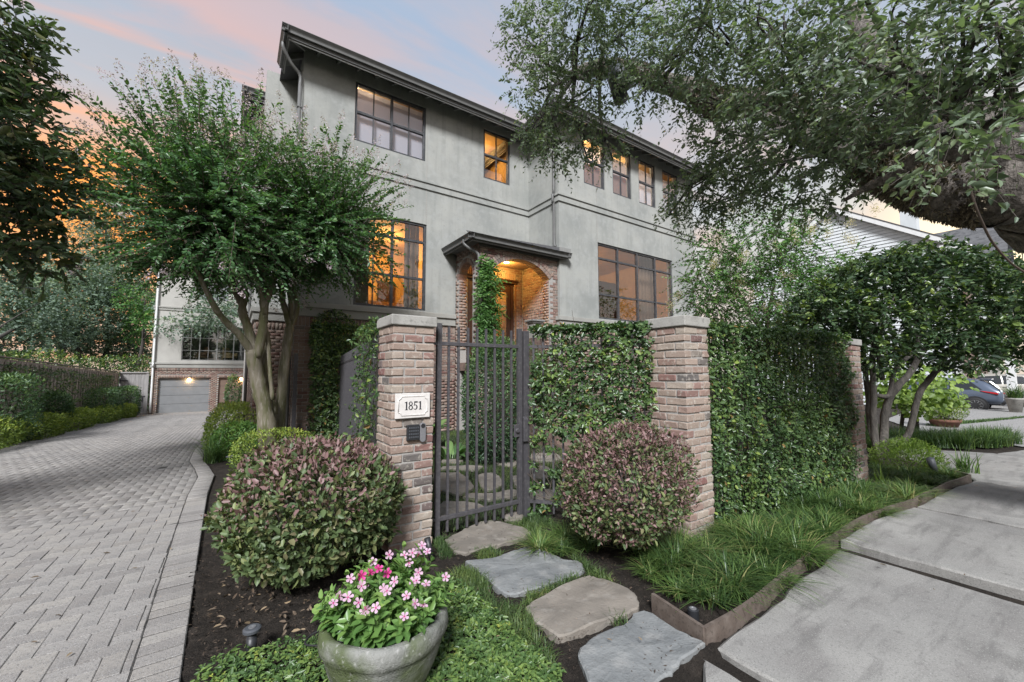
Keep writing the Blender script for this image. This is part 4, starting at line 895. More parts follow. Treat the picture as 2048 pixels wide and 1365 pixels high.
# ================================================================== gate pillars
def pillar(label, x0, y0, w, d, courses, cap, seed, ch=.0718):
    t = thing('brick_pillar', label, 'pillar', (x0 + w / 2, y0 + d / 2, 0), 'brick pillars of the front fence')
    zt = courses * ch; r = np.random.default_rng(seed)
    box('mortar_core', (x0 + .008, y0 + .008, -.1), (x0 + w - .008, y0 + d - .008, zt), MT['mortar'], t)
    m = MT['brick']; g = .0125; bd = .095
    for k in range(courses):
        z = zt - (k + .5) * ch; j = lambda: r.normal(0, .0022); h = ch - g
        # pinwheel of stretchers: the corner turns round from course to course
        def run_x(y, flip):
            full = w - bd - g if flip else w
            a = x0 + (bd + g if flip == 2 else 0); e = x0 + (w if flip != 1 else w - bd - g); n = 2 if (e - a) > .24 else 1
            cut = a + (e - a) * (.52 if k % 3 else .46)
            return [(a, cut), (cut + g, e)] if n == 2 else [(a, e)]
        odd = k % 2
        fx0, fx1 = (x0, x0 + w) if not odd else (x0 + bd + g, x0 + w - bd - g)
        fy0, fy1 = (y0 + bd + g, y0 + d - bd - g) if not odd else (y0, y0 + d)
        def seg(a, b, full):
            L = b - a
            if full: c = a + L * .535; return [(a, c - g / 2), (c + g / 2, b)]
            return [(a, b)]
        for yy in (y0 + bd / 2, y0 + d - bd / 2):
            for a, b in seg(fx0, fx1, not odd): brick_obj(t, ((a + b) / 2 + j(), yy + j(), z + j() * .6), b - a, bd, h, m)
        for xx in (x0 + bd / 2, x0 + w - bd / 2):
            for a, b in seg(fy0, fy1, odd): brick_obj(t, (xx + j(), (a + b) / 2 + j(), z + j() * .6), b - a, bd, h, m, rotz=PI / 2)
    mb = MB(); mb.box((x0 - .018, y0 - .018, zt + .004), (x0 + w + .018, y0 + d + .018, zt + cap)); o = mb.build('capstone', MT['limestone'], t, bev=.008)
    return t, zt
pillar('brick gate pillar with house number plaque and pale stone cap', 1.068, 3.33, .37, .40, 26, .092, 1, .0710)
pillar('light brick pillar behind the round purple bush, at the fence corner', 3.335, 2.144, .378, .40, 26, .10, 2, .0718)
pillar('narrow brick pillar at the far end of the ivy hedge', 6.63, 1.90, .36, .38, 25, .085, 3, .0720)

# ------------------------------------------------------------------ number plaque, keypad, bell
def plaque():
    a, b = (1.093,3.310,1.279), (1.392,3.310,1.074); x0, x1, z1, z0 = a[0], b[0], a[2], b[2]; y = 3.327
    x1 = x0 + (x1 - x0); t = thing('number_plaque', 'white house number plaque reading 1851 on the gate pillar', 'sign', ((x0 + x1) / 2, y, z0))
    box('plate', (x0, y - .022, z0), (x1, y, z1), MT['plaque'], t, bev=.003)
    w, h = x1 - x0, z1 - z0; c = .026; e = .024; L, R_, B, T = x0 + e, x1 - e, z0 + e, z1 - e
    pts = []
    for cx, cz, s in ((L, B, 0), (R_, B, 1), (R_, T, 2), (L, T, 3)):
        for q in np.linspace(0, 1, 5):
            an = {0: PI / 2 - q * PI / 2, 1: PI - q * PI / 2, 2: -PI / 2 - q * PI / 2, 3: -q * PI / 2}[s]; pts.append((cx + c * math.cos(an), y - .0235, cz + c * math.sin(an)))
    pts.append(pts[0]); MB().tube(pts, .0042, 6).build('raised_border', MT['plaque'], t, True)
    # numerals, drawn as flat outlines with serifs
    H = h * .335; zb = z0 + h * .335; W = H * .56
    def poly(P, ox): return MB().prism([(ox + u * H, zb + v * H) for u, v in P], lambda u, v: (u, y - .0245, v), lambda u, v: (u, y - .0215, v))
    one = [(.10, 0), (.46, 0), (.46, .045), (.36, .07), (.36, 1), (.30, 1), (.06, .90), (.06, .85), (.20, .86), (.20, .07), (.10, .045)]
    def ring(mb, ox, cx, cz, ro, ri_x, ri_z, ax=1.0):
        n = 20; V = []; F = []
        for k in range(n):
            q = 2 * PI * k / n
            for yy in (y - .0245, y - .0215): V += [(ox + (cx + ro * ax * math.cos(q)) * H, yy, zb + (cz + ro * math.sin(q)) * H), (ox + (cx + ri_x * math.cos(q)) * H, yy, zb + (cz + ri_z * math.sin(q)) * H)]
        for k in range(n):
            a, b = 4 * k, 4 * ((k + 1) % n); F += [(a, b, b + 1, a + 1), (a, a + 2, b + 2, b), (a + 1, b + 1, b + 3, a + 3)]
        return mb.add(V, F)
    def five(ox):
        mb = MB(); P = []
        for q in np.linspace(2.5, -2.55, 18): P.append((.24 + .28 * math.cos(q), .31 + .31 * math.sin(q)))
        I = []
        for q in np.linspace(-2.4, 2.2, 16): I.append((.21 + .16 * math.cos(q), .31 + .24 * math.sin(q)))
        mb = poly(P + [(.02, .17)] + I[:0] + [(.10, .10)] + I, ox)
        mb.prism([(ox + u * H, zb + v * H) for u, v in [(.08, .52), (.13, .56), (.17, .85), (.50, .85), (.54, 1.0), (.10, 1.0)]], lambda u, v: (u, y - .0247, v), lambda u, v: (u, y - .0217, v)); return mb
    tot = .52 + .60 + .60 + .50; ox = (x0 + x1) / 2 - tot * H / 2
    for d, adv in ((1, .54), (8, .60), (5, .60), (1, .50)):
        if d == 1: mb = poly(one, ox)
        elif d == 8: mb = ring(MB(), ox, .26, .75, .25, .125, .18, .96); ring(mb, ox, .26, .27, .28, .145, .205, .98)
        else: mb = five(ox)
        mb.build('numeral', MT['ink'], t); ox += adv * H
    a, b = (1.194,3.310,1.017), (1.301,3.310,0.889)
    k = thing('keypad', 'black entry keypad under the number plaque', 'keypad', (a[0], y, b[2])); box('keypad_case', (a[0], y - .024, b[2]), (b[0], y, a[2]), MT['blackplastic'], k, bev=.004)
    for i in range(5):
        for j in range(4):
            u = a[0] + (b[0] - a[0]) * (.22 + .185 * i * 1.0) * .92; v = b[2] + (a[2] - b[2]) * (.2 + .2 * j)
            box('key', (u - .006, y - .029, v - .007), (u + .006, y - .0245, v + .007), MT['fixture'], k, bev=.0015)
    a, b = (1.307,3.310,1.029), (1.359,3.310,0.867); xc = (a[0] + b[0]) / 2; rw = (b[0] - a[0]) / 2
    d = thing('door_bell', 'slim grey doorbell with round black lens beside keypad', 'doorbell', (xc, y, b[2])); P = []
    for q in np.linspace(0, PI, 9): P.append((xc + rw * math.cos(q), a[2] - rw + rw * math.sin(q)))
    for q in np.linspace(PI, 2 * PI, 9): P.append((xc + rw * math.cos(q), b[2] + rw + rw * math.sin(q)))
    MB().prism(P, lambda u, v: (u, y - .024, v), lambda u, v: (u, y, v)).build('bell_body', MT['steel'], d, bev=.003)
    MB().prism([(xc + rw * .72 * math.cos(q), a[2] - rw + rw * .72 * math.sin(q)) for q in np.linspace(0, 2 * PI, 16, endpoint=False)], lambda u, v: (u, y - .0265, v), lambda u, v: (u, y - .0242, v)).build('bell_lens', MT['blackplastic'], d)
plaque()

# ------------------------------------------------------------------ iron gate and fences
def gate():
    y = 3.455; t = thing('iron_gate', 'charcoal iron picket gate between brick pillar and post', 'gate', (1.98, y, 0))
    m = MT['iron']; X0, X1 = 1.535, 2.435
    box('stile', (X0 - .022, y - .022, -.0), (X0 + .022, y + .022, 1.905), m, t, bev=.003); box('stile', (X1 - .022, y - .022, .03), (X1 + .022, y + .022, 1.905), m, t, bev=.003)
    box('rail', (X0 + .022, y - .018, 1.70), (X1 - .022, y + .018, 1.735), m, t, bev=.003); box('rail', (X0 + .022, y - .018, .135), (X1 - .022, y + .018, .17), m, t, bev=.003)
    n = 8
    for k in range(n):
        x = X0 + (X1 - X0) * (k + 1) / (n + 1); s = .0105
        box('picket', (x - s, y - s, .025), (x + s, y + s, 1.88), m, t, bev=.002)
    q = thing_part = box('lock_plate', (X1 - .085, y - .034, .80), (X1 - .021, y - .0185, .925), m, t, bev=.003)
    MB().lathe([(.024, 0), (.024, .012), (.017, .016), (.017, .022), (.001, .022)], 16).build('lock_cylinder', MT['iron'], q)
    lc = q.children[0]; lc.matrix_basis = Matrix.Translation((X1 - .052, y - .034, .865)) @ Matrix.Rotation(PI / 2, 4, 'X')
    for z in (1.715, .15):
        box('hinge', (X0 - .075, y - .012, z - .012), (X0 - .0225, y + .012, z + .012), m, t, bev=.002)
    p = thing('gate_post', 'charcoal square iron post beside the gate lock', 'post', (2.51, y, 0)); box('post', (2.478, y - .032, -.1), (2.542, y + .032, 1.885), m, p, bev=.003)
    b = MB(); b.box((2.452, y - .06, .75), (2.505, y - .0325, .97)).add([(2.452, y - .06, .97), (2.505, y - .06, .97), (2.505, y - .0325, 1.0), (2.452, y - .0325, 1.0)], [(0, 1, 2, 3)]); b.build('latch_box', m, p, bev=.004)
gate()
def picket_fence(label, p, q, n, zt, r0, r1, s=.0105, posts=()):
    p, q = Vector(p), Vector(q); t = thing('iron_fence', label, 'fence', tuple((p + q) / 2)); m = MT['iron']; d = (q - p).normalized()
    for z in (r0, r1): MB().bar(p + Vector((0, 0, z)), q + Vector((0, 0, z)), .03, .032).build('rail', m, t)
    for k in range(n):
        c = p + (q - p) * ((k + .5) / n); MB().bar(c + Vector((0, 0, .03)), c + Vector((0, 0, zt)), 2 * s, 2 * s, up=tuple(d)).build('picket', m, t)
    for f in posts: c = p + (q - p) * f; MB().bar(c + Vector((0, 0, -.1)), c + Vector((0, 0, zt + .02)), .06, .06, up=tuple(d)).build('post', m, t)
    return t
picket_fence('iron picket fence under ivy from gate post to fence corner', (2.55, 3.44, 0), (3.36, 2.56, 0), 12, 1.84, .14, 1.72)
picket_fence('iron picket fence buried in the long ivy hedge', (3.72, 2.34, 0), (6.63, 2.10, 0), 28, 1.84, .14, 1.72)
picket_fence('dark slatted fence running back from pillar to house wall', (1.17, 3.75, 0), (1.86, 9.3, -.06), 58, 1.86, .2, 1.70, .013, posts=(1.0,))
MB().bar((1.02, 9.42, -.2), (1.02, 9.42, 1.85), .07, .07).build('post', MT['iron'], bpy.data.objects['iron_fence.002'])

# ------------------------------------------------------------------ ivy sheets and hedges
def ivy_sheet(name, label, cat, p, q, z0, z1, n, leafL, thick, m, density=None, side=1, gaps=.0, single=0, top=True, seed=0, ratio=.52, group=None, stems=0, zfun=None):
    r = np.random.default_rng(seed + 100); p, q = np.array(p, float), np.array(q, float); d = (q - p); ln = np.linalg.norm(d[:2]); dn = np.array((d[0], d[1], 0)) / ln
    out = np.array((dn[1], -dn[0], 0)) * side
    t = thing(name, label, cat, tuple((p + q) / 2), group)
    u = r.uniform(-.01, 1.01, n); z = z0 + (z1 - z0) * r.uniform(0, 1, n) ; w = r.uniform(-1, 1, n)
    w = np.sign(w) * np.abs(w) ** .55
    P = p + u[:, None] * d + out * (w * thick)[:, None]; P[:, 2] = z
    if gaps:
        nz = vn(np.c_[u * ln, z, 0 * z], 7.5, seed) * .6 + vn(np.c_[u * ln, z, 0 * z], 17, seed + 1) * .4; keep = nz > gaps * (1 - .75 * ((z - z0) / (z1 - z0)) ** 1.5)
        P, u, z, w = P[keep], u[keep], z[keep], w[keep]
    if len(P) and thick < .2 and n > 6000: P[:, 2] += (z > z1 - .12) * (.09 * (vn(np.c_[u * ln, 0 * z, 0 * z], 13, seed + 6) - .4))
    bulge = .10 * (vn(np.c_[u * ln, z * 1.2, z + u], 7, seed + 2) - .5); P = P + out * bulge[:, None] * np.sign(w)[:, None]
    k = len(P); N = out * np.sign(w)[:, None] * 1.0 + r.normal(0, .42, (k, 3)) + np.array((0, 0, .35))
    D = np.array((0, 0, -.35)) + dn * r.normal(0, .8, k)[:, None] + out * (np.sign(w) * .3)[:, None] + r.normal(0, .55, (k, 3))
    if top:
        kt = int(n * .12); Pt = p + r.uniform(0, 1, kt)[:, None] * d + out * (r.uniform(-1, 1, kt) * thick)[:, None]; Pt[:, 2] = z1 + r.normal(.0, .018, kt)
        P = np.vstack([P, Pt]); N = np.vstack([N, np.array((0, 0, 1.)) + r.normal(0, .5, (kt, 3))]); D = np.vstack([D, dn * r.normal(0, 1, kt)[:, None] + r.normal(0, .5, (kt, 3)) + (0, 0, .25)]); k += kt
    if zfun is not None: P[:, 2] += zfun(P[:, 0], P[:, 1])
    L = leafL * (1 + r.normal(0, .38, k)).clip(.35, 1.9); tone = .36 * vn(P, 6, seed + 3) + .5 * r.uniform(0, 1, k) + .08 + (r.uniform(0, 1, k) > .955) * .38; tone = np.where(r.uniform(0, 1, k) > .012, np.minimum(tone, .93), 1.)
    o = leaves('foliage', P, D, N, L, L * ratio, tone, m, t, single=single)
    if stems:
        a = p + r.uniform(0, 1, stems)[:, None] * d + out * (r.normal(0, thick * .3, stems))[:, None]; a[:, 2] = r.uniform(z0, z1 - .2, stems)
        b = a + dn * r.normal(0, .22, stems)[:, None] + np.array((0, 0, 1.)) * r.uniform(.1, .5, stems)[:, None]; twigs('vine_stem', a, b, .004, MT['twig'], t)
    return t
ivy_sheet('ivy_hedge', 'leafy climbing vine hedge between gate post and corner pillar', 'hedge', (2.56, 3.40, 0), (3.36, 2.52, 0), .02, 1.90, 12500, .037, .07, LF['vine'], gaps=.55, single=150, seed=1, stems=150, ratio=.62)
ivy_sheet('ivy_hedge', 'long dense ivy hedge between corner pillar and far pillar', 'hedge', (3.72, 2.25, 0), (6.66, 2.02, 0), .0, 1.90, 36000, .036, .13, LF['vine'], gaps=.24, single=150, seed=2, stems=260, ratio=.6)
ivy_sheet('ivy_curtain', 'ivy spilling over the slatted fence beside the number pillar', 'ivy', (1.12, 3.70, 0), (1.30, 5.2, 0), .0, 1.93, 3200, .044, .12, LF['vine'], gaps=.20, side=-1, seed=3, stems=60)
ivy_sheet('ivy_column', 'tall ivy column climbing the brick wall below a spotlight', 'ivy', (1.32, 9.30, 0), (2.15, 9.34, 0), -.3, 2.45, 6500, .060, .24, LF['vine'], seed=4, gaps=.1)
def dome_top():
    t = bpy.data.objects['ivy_column']; r = np.random.default_rng(77); n = 1500; u = ball_points(n, r, .8); P = np.array((1.72, 9.32, 2.25)) + u * (.48, .24, .55)
    leaves('foliage', P, u + r.normal(0, .5, (n, 3)) - (0, 0, .4), u + r.normal(0, .4, (n, 3)), np.full(n, .06), np.full(n, .03), r.uniform(0, 1, n), LF['vine'], t)
dome_top()
# vine on the porch corner
def porch_vine():
    r = np.random.default_rng(8); t = thing('porch_vine', 'bright green vine climbing the corner of the brick porch', 'vine', (4.72, 8.2, 0)); n = 300
    z = r.uniform(1.9, 4.15, n); wd = np.interp(z, [1.9, 2.4, 3.0, 3.9, 4.2], [.30, .24, .30, .28, .12]); C = np.stack([4.84 + wd * r.uniform(-1, 1.1, n), 8.20 + r.uniform(-.12, .06, n), z], 1)
    D = np.stack([r.normal(0, .6, n), r.uniform(-1, -.1, n), r.normal(-.2, .4, n)], 1)
    P, D_, N, L, W, tone, e = sprays(C, D, r.uniform(.15, .3, n), 11, .10, .36, .5, r=r, tonebase=np.clip((z - 2.2) / 2.2, 0, 1) * .7 + .15 * r.uniform(0, 1, n)); leaves('foliage', P, D_, N, L, W, tone, LF['crape2'], t)
    twigs('vine_stem', np.stack([4.75 + r.uniform(-.1, .25, 30), np.full(30, 8.26), np.full(30, 1.7)], 1), np.stack([4.75 + r.uniform(-.1, .25, 30), np.full(30, 8.27), r.uniform(3, 4.3, 30)], 1), .010, MT['greytwig'], t)
porch_vine()

# ------------------------------------------------------------------ bushes
def bush(name, label, cat, c, rx, ry, rz, n, leafL, m, tone='plain', pw=2.2, ratio=.5, shoots=True, single=0, seed=0, zcut=None, stems=0, shell=.72, group=None, lump=.10, base=True):
    """rounded clipped shrub: shoots that end at a lumpy super-ellipsoid"""
    r = np.random.default_rng(seed + 200); c = np.array(c, float); R3 = np.array((rx, ry, rz)); t = thing(name, label, cat, (c[0], c[1], max(0, c[2] - rz) if zcut is None else zcut), group)
    u = nrm(r.normal(0, 1, (n, 3))); su = u / (np.abs(u) ** pw).sum(1, keepdims=True) ** (1 / pw)
    f = 1 - (1 - shell) * r.uniform(0, 1, n) ** 1.8; f = f * (1 + (lump + .08 * (tone == 'purple')) * (vn(u, 3.2, seed) - .5) + .10 * (tone == 'purple') * (vn(u, 7, seed + 4) - .5) + .05 * (vn(u, 11, seed + 9) - .5)) + r.normal(0, .012, n)
    P = c + su * R3 * f[:, None]
    if zcut is not None: k = P[:, 2] > zcut; P, u, su, f = P[k], u[k], su[k], f[k]
    n = len(P); outw = nrm(u / R3 * R3.mean())
    D = outw * .6 + np.array((0, 0, .45 if tone == 'purple' else .15)) + r.normal(0, .65, (n, 3)); N = outw * .8 + np.array((0, 0, .5)) + r.normal(0, .55, (n, 3))
    L = leafL * (1 + r.normal(0, .26, n)).clip(.4, 1.6)
    if tone == 'purple':
        zz = (P[:, 2] - c[2]) / rz; new = np.clip((.66 * zz + .05 if rz < .42 else .26 * zz + .50) + .62 * (vn(P, 9, seed + 1) - .46), 0, 1)
        tn = np.where(r.uniform(0, 1, n) < new, .62 + .38 * r.uniform(0, 1, n), .58 * r.uniform(0, 1, n)); L = np.where(tn > .6, L * .8, L)
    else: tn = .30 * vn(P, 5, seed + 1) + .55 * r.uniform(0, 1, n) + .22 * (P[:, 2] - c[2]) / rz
    leaves('foliage', P, D, N, L, L * ratio, tn, m, t, single=single)
    if tone == 'purple':                                           # stray new shoots beyond the clipped outline
        i = r.choice(n, 150, replace=False); i = i[P[i, 2] > c[2] - .2 * rz]; dv = outw[i] + np.array((0, 0, .7)) + r.normal(0, .3, (len(i), 3))
        q = sprays(P[i] - outw[i] * .02, dv, r.uniform(.05, .13, len(i)), 7, leafL * .72, .5, .25, r=r); leaves('new_shoots', q[0], q[1], q[2], q[3], q[4], .62 + .3 * r.uniform(0, 1, len(q[0])), m, t); twigs('twig', P[i] - outw[i] * .02, q[6], .002, MT['twig'], t)
    k = max(40, n // 160); i = r.integers(0, n, k); root = c - np.array((0, 0, rz * .9)) + r.normal(0, .06, (k, 3)) * (1, 1, .2)
    mid = c + (P[i] - c) * .55; twigs('branch', root, mid, .009 if rx > .4 else .005, MT['greytwig'], t); twigs('twig', mid, P[i], .004, MT['twig'], t)
    return t
bush('loropetalum_shrub', 'wide clipped shrub with purple new growth beside the driveway', 'shrub', (.56, 3.48, .49), .61, .62, .41, 14500, .046, LF['purple'], 'purple', 2.7, .60, single=300, seed=1, shell=.62)
bush('loropetalum_shrub', 'round purple leaved bush in front of the corner pillar', 'shrub', (2.60, 2.22, .60), .515, .45, .43, 14500, .034, LF['purple'], 'purple', 2.2, .58, single=300, seed=2, shell=.66)
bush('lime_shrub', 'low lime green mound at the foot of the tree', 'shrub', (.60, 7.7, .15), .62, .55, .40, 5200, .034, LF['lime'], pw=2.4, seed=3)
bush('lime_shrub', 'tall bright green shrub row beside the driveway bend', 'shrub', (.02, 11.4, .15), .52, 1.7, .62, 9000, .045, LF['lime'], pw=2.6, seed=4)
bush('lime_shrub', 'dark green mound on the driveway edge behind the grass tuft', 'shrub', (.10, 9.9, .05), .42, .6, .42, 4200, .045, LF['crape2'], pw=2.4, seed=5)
# topiary behind the gate
bush('topiary_cone', 'clipped dark evergreen cone behind the iron gate', 'topiary', (3.55, 5.75, .98), .50, .50, 1.05, 15000, .042, LF['box'], pw=2.3, seed=6, shell=.8, zcut=0)
bush('topiary_cone', 'clipped evergreen partly hidden behind the gate post', 'topiary', (5.0, 7.0, .95), .55, .55, 1.2, 8000, .035, LF['vine'], pw=2.3, seed=7, shell=.8, zcut=0)
# left border: dark clipped blocks and pale green edging hedge along the fence
for k, (x, y, rx, ry, rz, lb) in enumerate([(-5.15, 16.9, .55, 1.15, .95, 'dark clipped hedge block nearest along the ivy fence'), (-5.25, 21.2, .42, .62, .72, 'rounded dark shrub against the middle of the fence'), (-5.2, 27.6, .50, 1.8, .80, 'square clipped dark hedge block in front of fence'), (-5.0, 31.0, .55, .9, .85, 'clipped green hedge block next to the wooden gate')]):
    z = float(gz(x, y)); bush('hedge_block', lb, 'hedge', (x, y, z + rz * .95), rx, ry, rz, 5200, .075, LF['box'], pw=5 if k != 1 else 2.4, seed=20 + k, group='clipped hedges along the wooden fence')
lab = ['pale green low hedge at the near left edge of the driveway', 'yellow green low shrub second along the driveway border', 'yellow tinted low shrub in the middle of the border', 'low shrub before the last yellow one of the border', 'small yellow green shrub at the end by the black pot']
for k, (x, y, ry) in enumerate([(-4.95, 15.0, 1.9), (-4.95, 18.6, 1.5), (-4.95, 22.3, 1.9), (-4.95, 26.4, 1.9), (-4.85, 30.0, 1.2)]):
    z = float(gz(x, y)); bush('border_shrub', lab[k], 'shrub', (x, y, z + .30), .42, ry, .42, 5000, .075, LF['lime'], pw=2.6, seed=30 + k, group='low shrubs along the driveway border', lump=.25)

bush('undergrowth', 'dark leafy undergrowth filling the gap behind the wooden fence', 'bushes', (-10.5, 38, .6), 7, 1.6, 2.1, 20000, .15, LF['glossy'], pw=2.4, seed=75, shell=.6, ratio=.6, lump=.5)

# ================================================================== planter in the foreground
PC = (0.721,2.393,0)
PX_, PY_ = .632, 1.99
def planter():
    t = thing('planter_bowl', 'mossy round stone planter bowl in the foreground', 'planter', (PX_, PY_, 0)); R = .285
    prof = [(.13, -.02), (.16, -.015), (.20, .05), (.245, .13), (.268, .20), (.274, .222), (.283, .228), (.288, .25), (.286, .285), (.276, .298), (.250, .300), (.238, .292), (.232, .255), (.225, .22), (.001, .22)]
    prof = [(a, b * 1.1) for a, b in prof]
    mb = MB().lathe(prof, 56, (PX_, PY_, 0)); mb.v = [(x + .004 * math.sin(9 * z * 7 + x * 40), y + .003 * math.sin(x * 33), z + .003 * math.sin(x * 21 + y * 17)) for x, y, z in mb.v]
    mb.build('bowl', MT['pot'], t, True)
    n = 40; P = [(PX_, PY_, .285)]; F = []
    for k in range(n): a = 2 * PI * k / n; P.append((PX_ + .236 * math.cos(a), PY_ + .236 * math.sin(a), .265 + .012 * math.sin(5 * a)))
    MB().add(P, [(0, 1 + k, 1 + (k + 1) % n) for k in range(n)]).build('potting_soil', MT['soil'], t)
    r = np.random.default_rng(4)
    pl = thing('periwinkle_plant', 'flowering periwinkle with pink blooms in the stone planter', 'flowers', (PX_, PY_, .26))
    # leafy stems
    n = 135; a = r.uniform(0, 2 * PI, n); rad = .215 * np.sqrt(r.uniform(0, 1, n)); base = np.stack([PX_ + rad * .75 * np.cos(a), PY_ + rad * .75 * np.sin(a), np.full(n, .27)], 1)
    dirn = np.stack([np.cos(a) * rad * 3.0, np.sin(a) * rad * 3.0, np.full(n, 1.)], 1) + r.normal(0, .16, (n, 3)); hgt = (.27 - rad * .42) * r.uniform(.6, 1.15, n)
    hgt = np.where((np.cos(a) > .3) & (np.sin(a) > .2), hgt * 1.3, hgt)
    ph = r.uniform(0, 6.28, n); LP = []; tops = base + nrm(dirn) * hgt[:, None]
    for k in range(n):
        d = nrm(dirn[k]); s = nrm(np.cross(d, (0, 1, .1))); w = np.cross(s, d); m = 7
        for i in range(m):
            f = .25 + .75 * i / (m - 1); c = base[k] + d * hgt[k] * f; az = ph[k] + i * PI / 2 * 1.05
            for q in (0, PI):
                o = s * math.cos(az + q) + w * math.sin(az + q); el = .25 + .5 * (i / (m - 1))
                LP.append((c, nrm(o + d * el + r.normal(0, .12, 3)), nrm(d * 1.1 - o * el * .8 + r.normal(0, .12, 3)), .068 * (1.05 - .42 * (i / (m - 1)) ** 2) * r.uniform(.8, 1.2), np.clip(.25 + .45 * i / m + r.normal(0, .14), 0, 1)))
    P = np.array([l[0] for l in LP]); D = np.array([l[1] for l in LP]); N = np.array([l[2] for l in LP]); L = np.array([l[3] for l in LP]); tn = np.array([l[4] for l in LP])
    leaves('foliage', P, D, N, L, L * .54, tn, LF['peri'], pl, single=300); twigs('stem', base, tops, .0035, MT['stem'], pl)
    # flowers: five petals round a darker eye
    def petal(hot):
        V = [(0, -.0022, 0), (.35, -.20, .02), (.75, -.36, .05), (1.0, -.20, .03), (1.02, .08, .02), (.82, .34, .05), (.38, .18, .02), (0, .0022, 0), (.5, 0, -.03)]
        F = [(8, i, i + 1) for i in range(7)] + [(8, 7, 0)]
        tone = [0, .3, .8, 1, 1, .8, .3, 0, .45]
        me = bpy.data.meshes.new('petal'); me.from_pydata(V, [], F); at = me.attributes.new('tone', 'FLOAT', 'POINT'); at.data.foreach_set('value', tone); me.materials.append(LF['hot' if hot else 'petal']); return me
    eye = MB().lathe([(.002, -.02), (.0035, -.004), (.0045, .0), (.001, .0012)], 8); em = {}
    for hot in (0, 1):
        me = bpy.data.meshes.new('flower'); me.from_pydata(eye.v, [], eye.f); at = me.attributes.new('tone', 'FLOAT', 'POINT'); at.data.foreach_set('value', [0.] * len(eye.v)); me.materials.append(LF['hot' if hot else 'petal']); em[hot] = (me, petal(hot))
    pick = []
    for k in np.argsort(-tops[:, 2] + .25 * tops[:, 1] + r.normal(0, .03, n)):
        if all(np.linalg.norm(tops[k] - tops[q]) > .040 for q in pick) and len(pick) < 36: pick.append(k)
    hotc = tops[pick].mean(0) + (-.05, .03, .05)
    FL = [(*(tops[k] + nrm(dirn[k]) * .022 + (0, -.012, .004)), 1 if np.linalg.norm((tops[k] - hotc)) < .085 else 0) for k in pick]
    for k, (x, y, z, hot) in enumerate(FL):
        me, pm = em[hot]; f = link(bpy.data.objects.new('flower', me), pl); nn = nrm(np.array((r.normal(-.1, .4), -.75 + r.normal(0, .25), .75 + r.normal(0, .3)))); qd = Vector(nn).to_track_quat('Z', 'Y').to_matrix().to_4x4()
        Mb = Matrix.Translation((x, y, z)) @ qd; f.matrix_basis = Mb; sz = r.uniform(.019, .024); ph0 = r.uniform(0, 2)
        for i in range(5):
            o = bpy.data.objects.new('petal', pm); COL.objects.link(o); o.parent = f; o.matrix_parent_inverse = Mb.inverted()
            o.matrix_basis = Mb @ Matrix.Rotation(ph0 + i * 2 * PI / 5, 4, 'Z') @ Matrix.Rotation(-.12 + r.normal(0, .1), 4, 'Y') @ Matrix.Diagonal((sz, sz, sz, 1))
    # drip hose looping over the rim
    a = [(0.514,1.944,0.276), (0.447,1.964,0.281), (0.373,2.004,0.268), (0.309,2.084,0.252), (0.333,2.141,0.251), (0.397,2.146,0.260), (0.439,2.116,0.265), (0.460,2.105,0.244)]
    tag(MB().tube(smooth_path(a, 8), .0042, 8).build('drip_hose', MT['rubber'], None, True), 'thin black hose loop hanging over the planter rim', 'hose')
planter()

# ================================================================== ground cover and grasses
def ground_cover():
    r = np.random.default_rng(15)
    A = [(-0.086,2.513,0)[:2], (-0.002,2.595,0)[:2], (0.255,2.553,0)[:2], (0.436,2.477,0)[:2], (.55, 2.2), (.62, 1.9), (-.2, 1.7)]
    B = [(1.237,2.717,0)[:2], (1.320,2.541,0)[:2], (1.339,2.187,0)[:2], (1.318,1.781,0)[:2], (1.332,1.546,0)[:2], (1.2, 1.4), (.5, 1.5), (.75, 2.15), (1.02, 2.3), (1.06, 2.6)]
    P = []
    for poly, n in ((A, 4200), (B, 9000), ([(-.1, 1.75), (.6, 1.8), (1.25, 1.45), (1.38, .95), (.35, .62), (-.1, .62)], 6000)):
        q = poly_points(poly, n, r); P.append(np.c_[q, np.zeros(n)])
    P = np.vstack(P); P[:, 2] = .01 + .05 * vn(P, 8, 3) * r.uniform(.2, 1.1, len(P)) + .015; n = len(P)
    N = np.array((0, -.15, 1.)) + r.normal(0, .42, (n, 3)); D = r.normal(0, 1, (n, 3)) * (1, 1, .3) + (0, 0, .15); L = .026 * (1 + r.normal(0, .25, n)).clip(.5, 1.6)
    tone = .35 * vn(P, 11, 8) + .55 * r.uniform(0, 1, n) + .1
    o = leaves('jasmine_ground_cover', P, D, N, L, L * .52, tone, LF['jasmine'], None); o.name = 'jasmine_ground_cover'
    k = 700; i = r.integers(0, n, k); twigs('runner_stems', P[i] - (0, 0, .02), P[i] + r.normal(0, .05, (k, 3)) * (1, 1, .25), .0016, MT['twig'], None)
ground_cover()
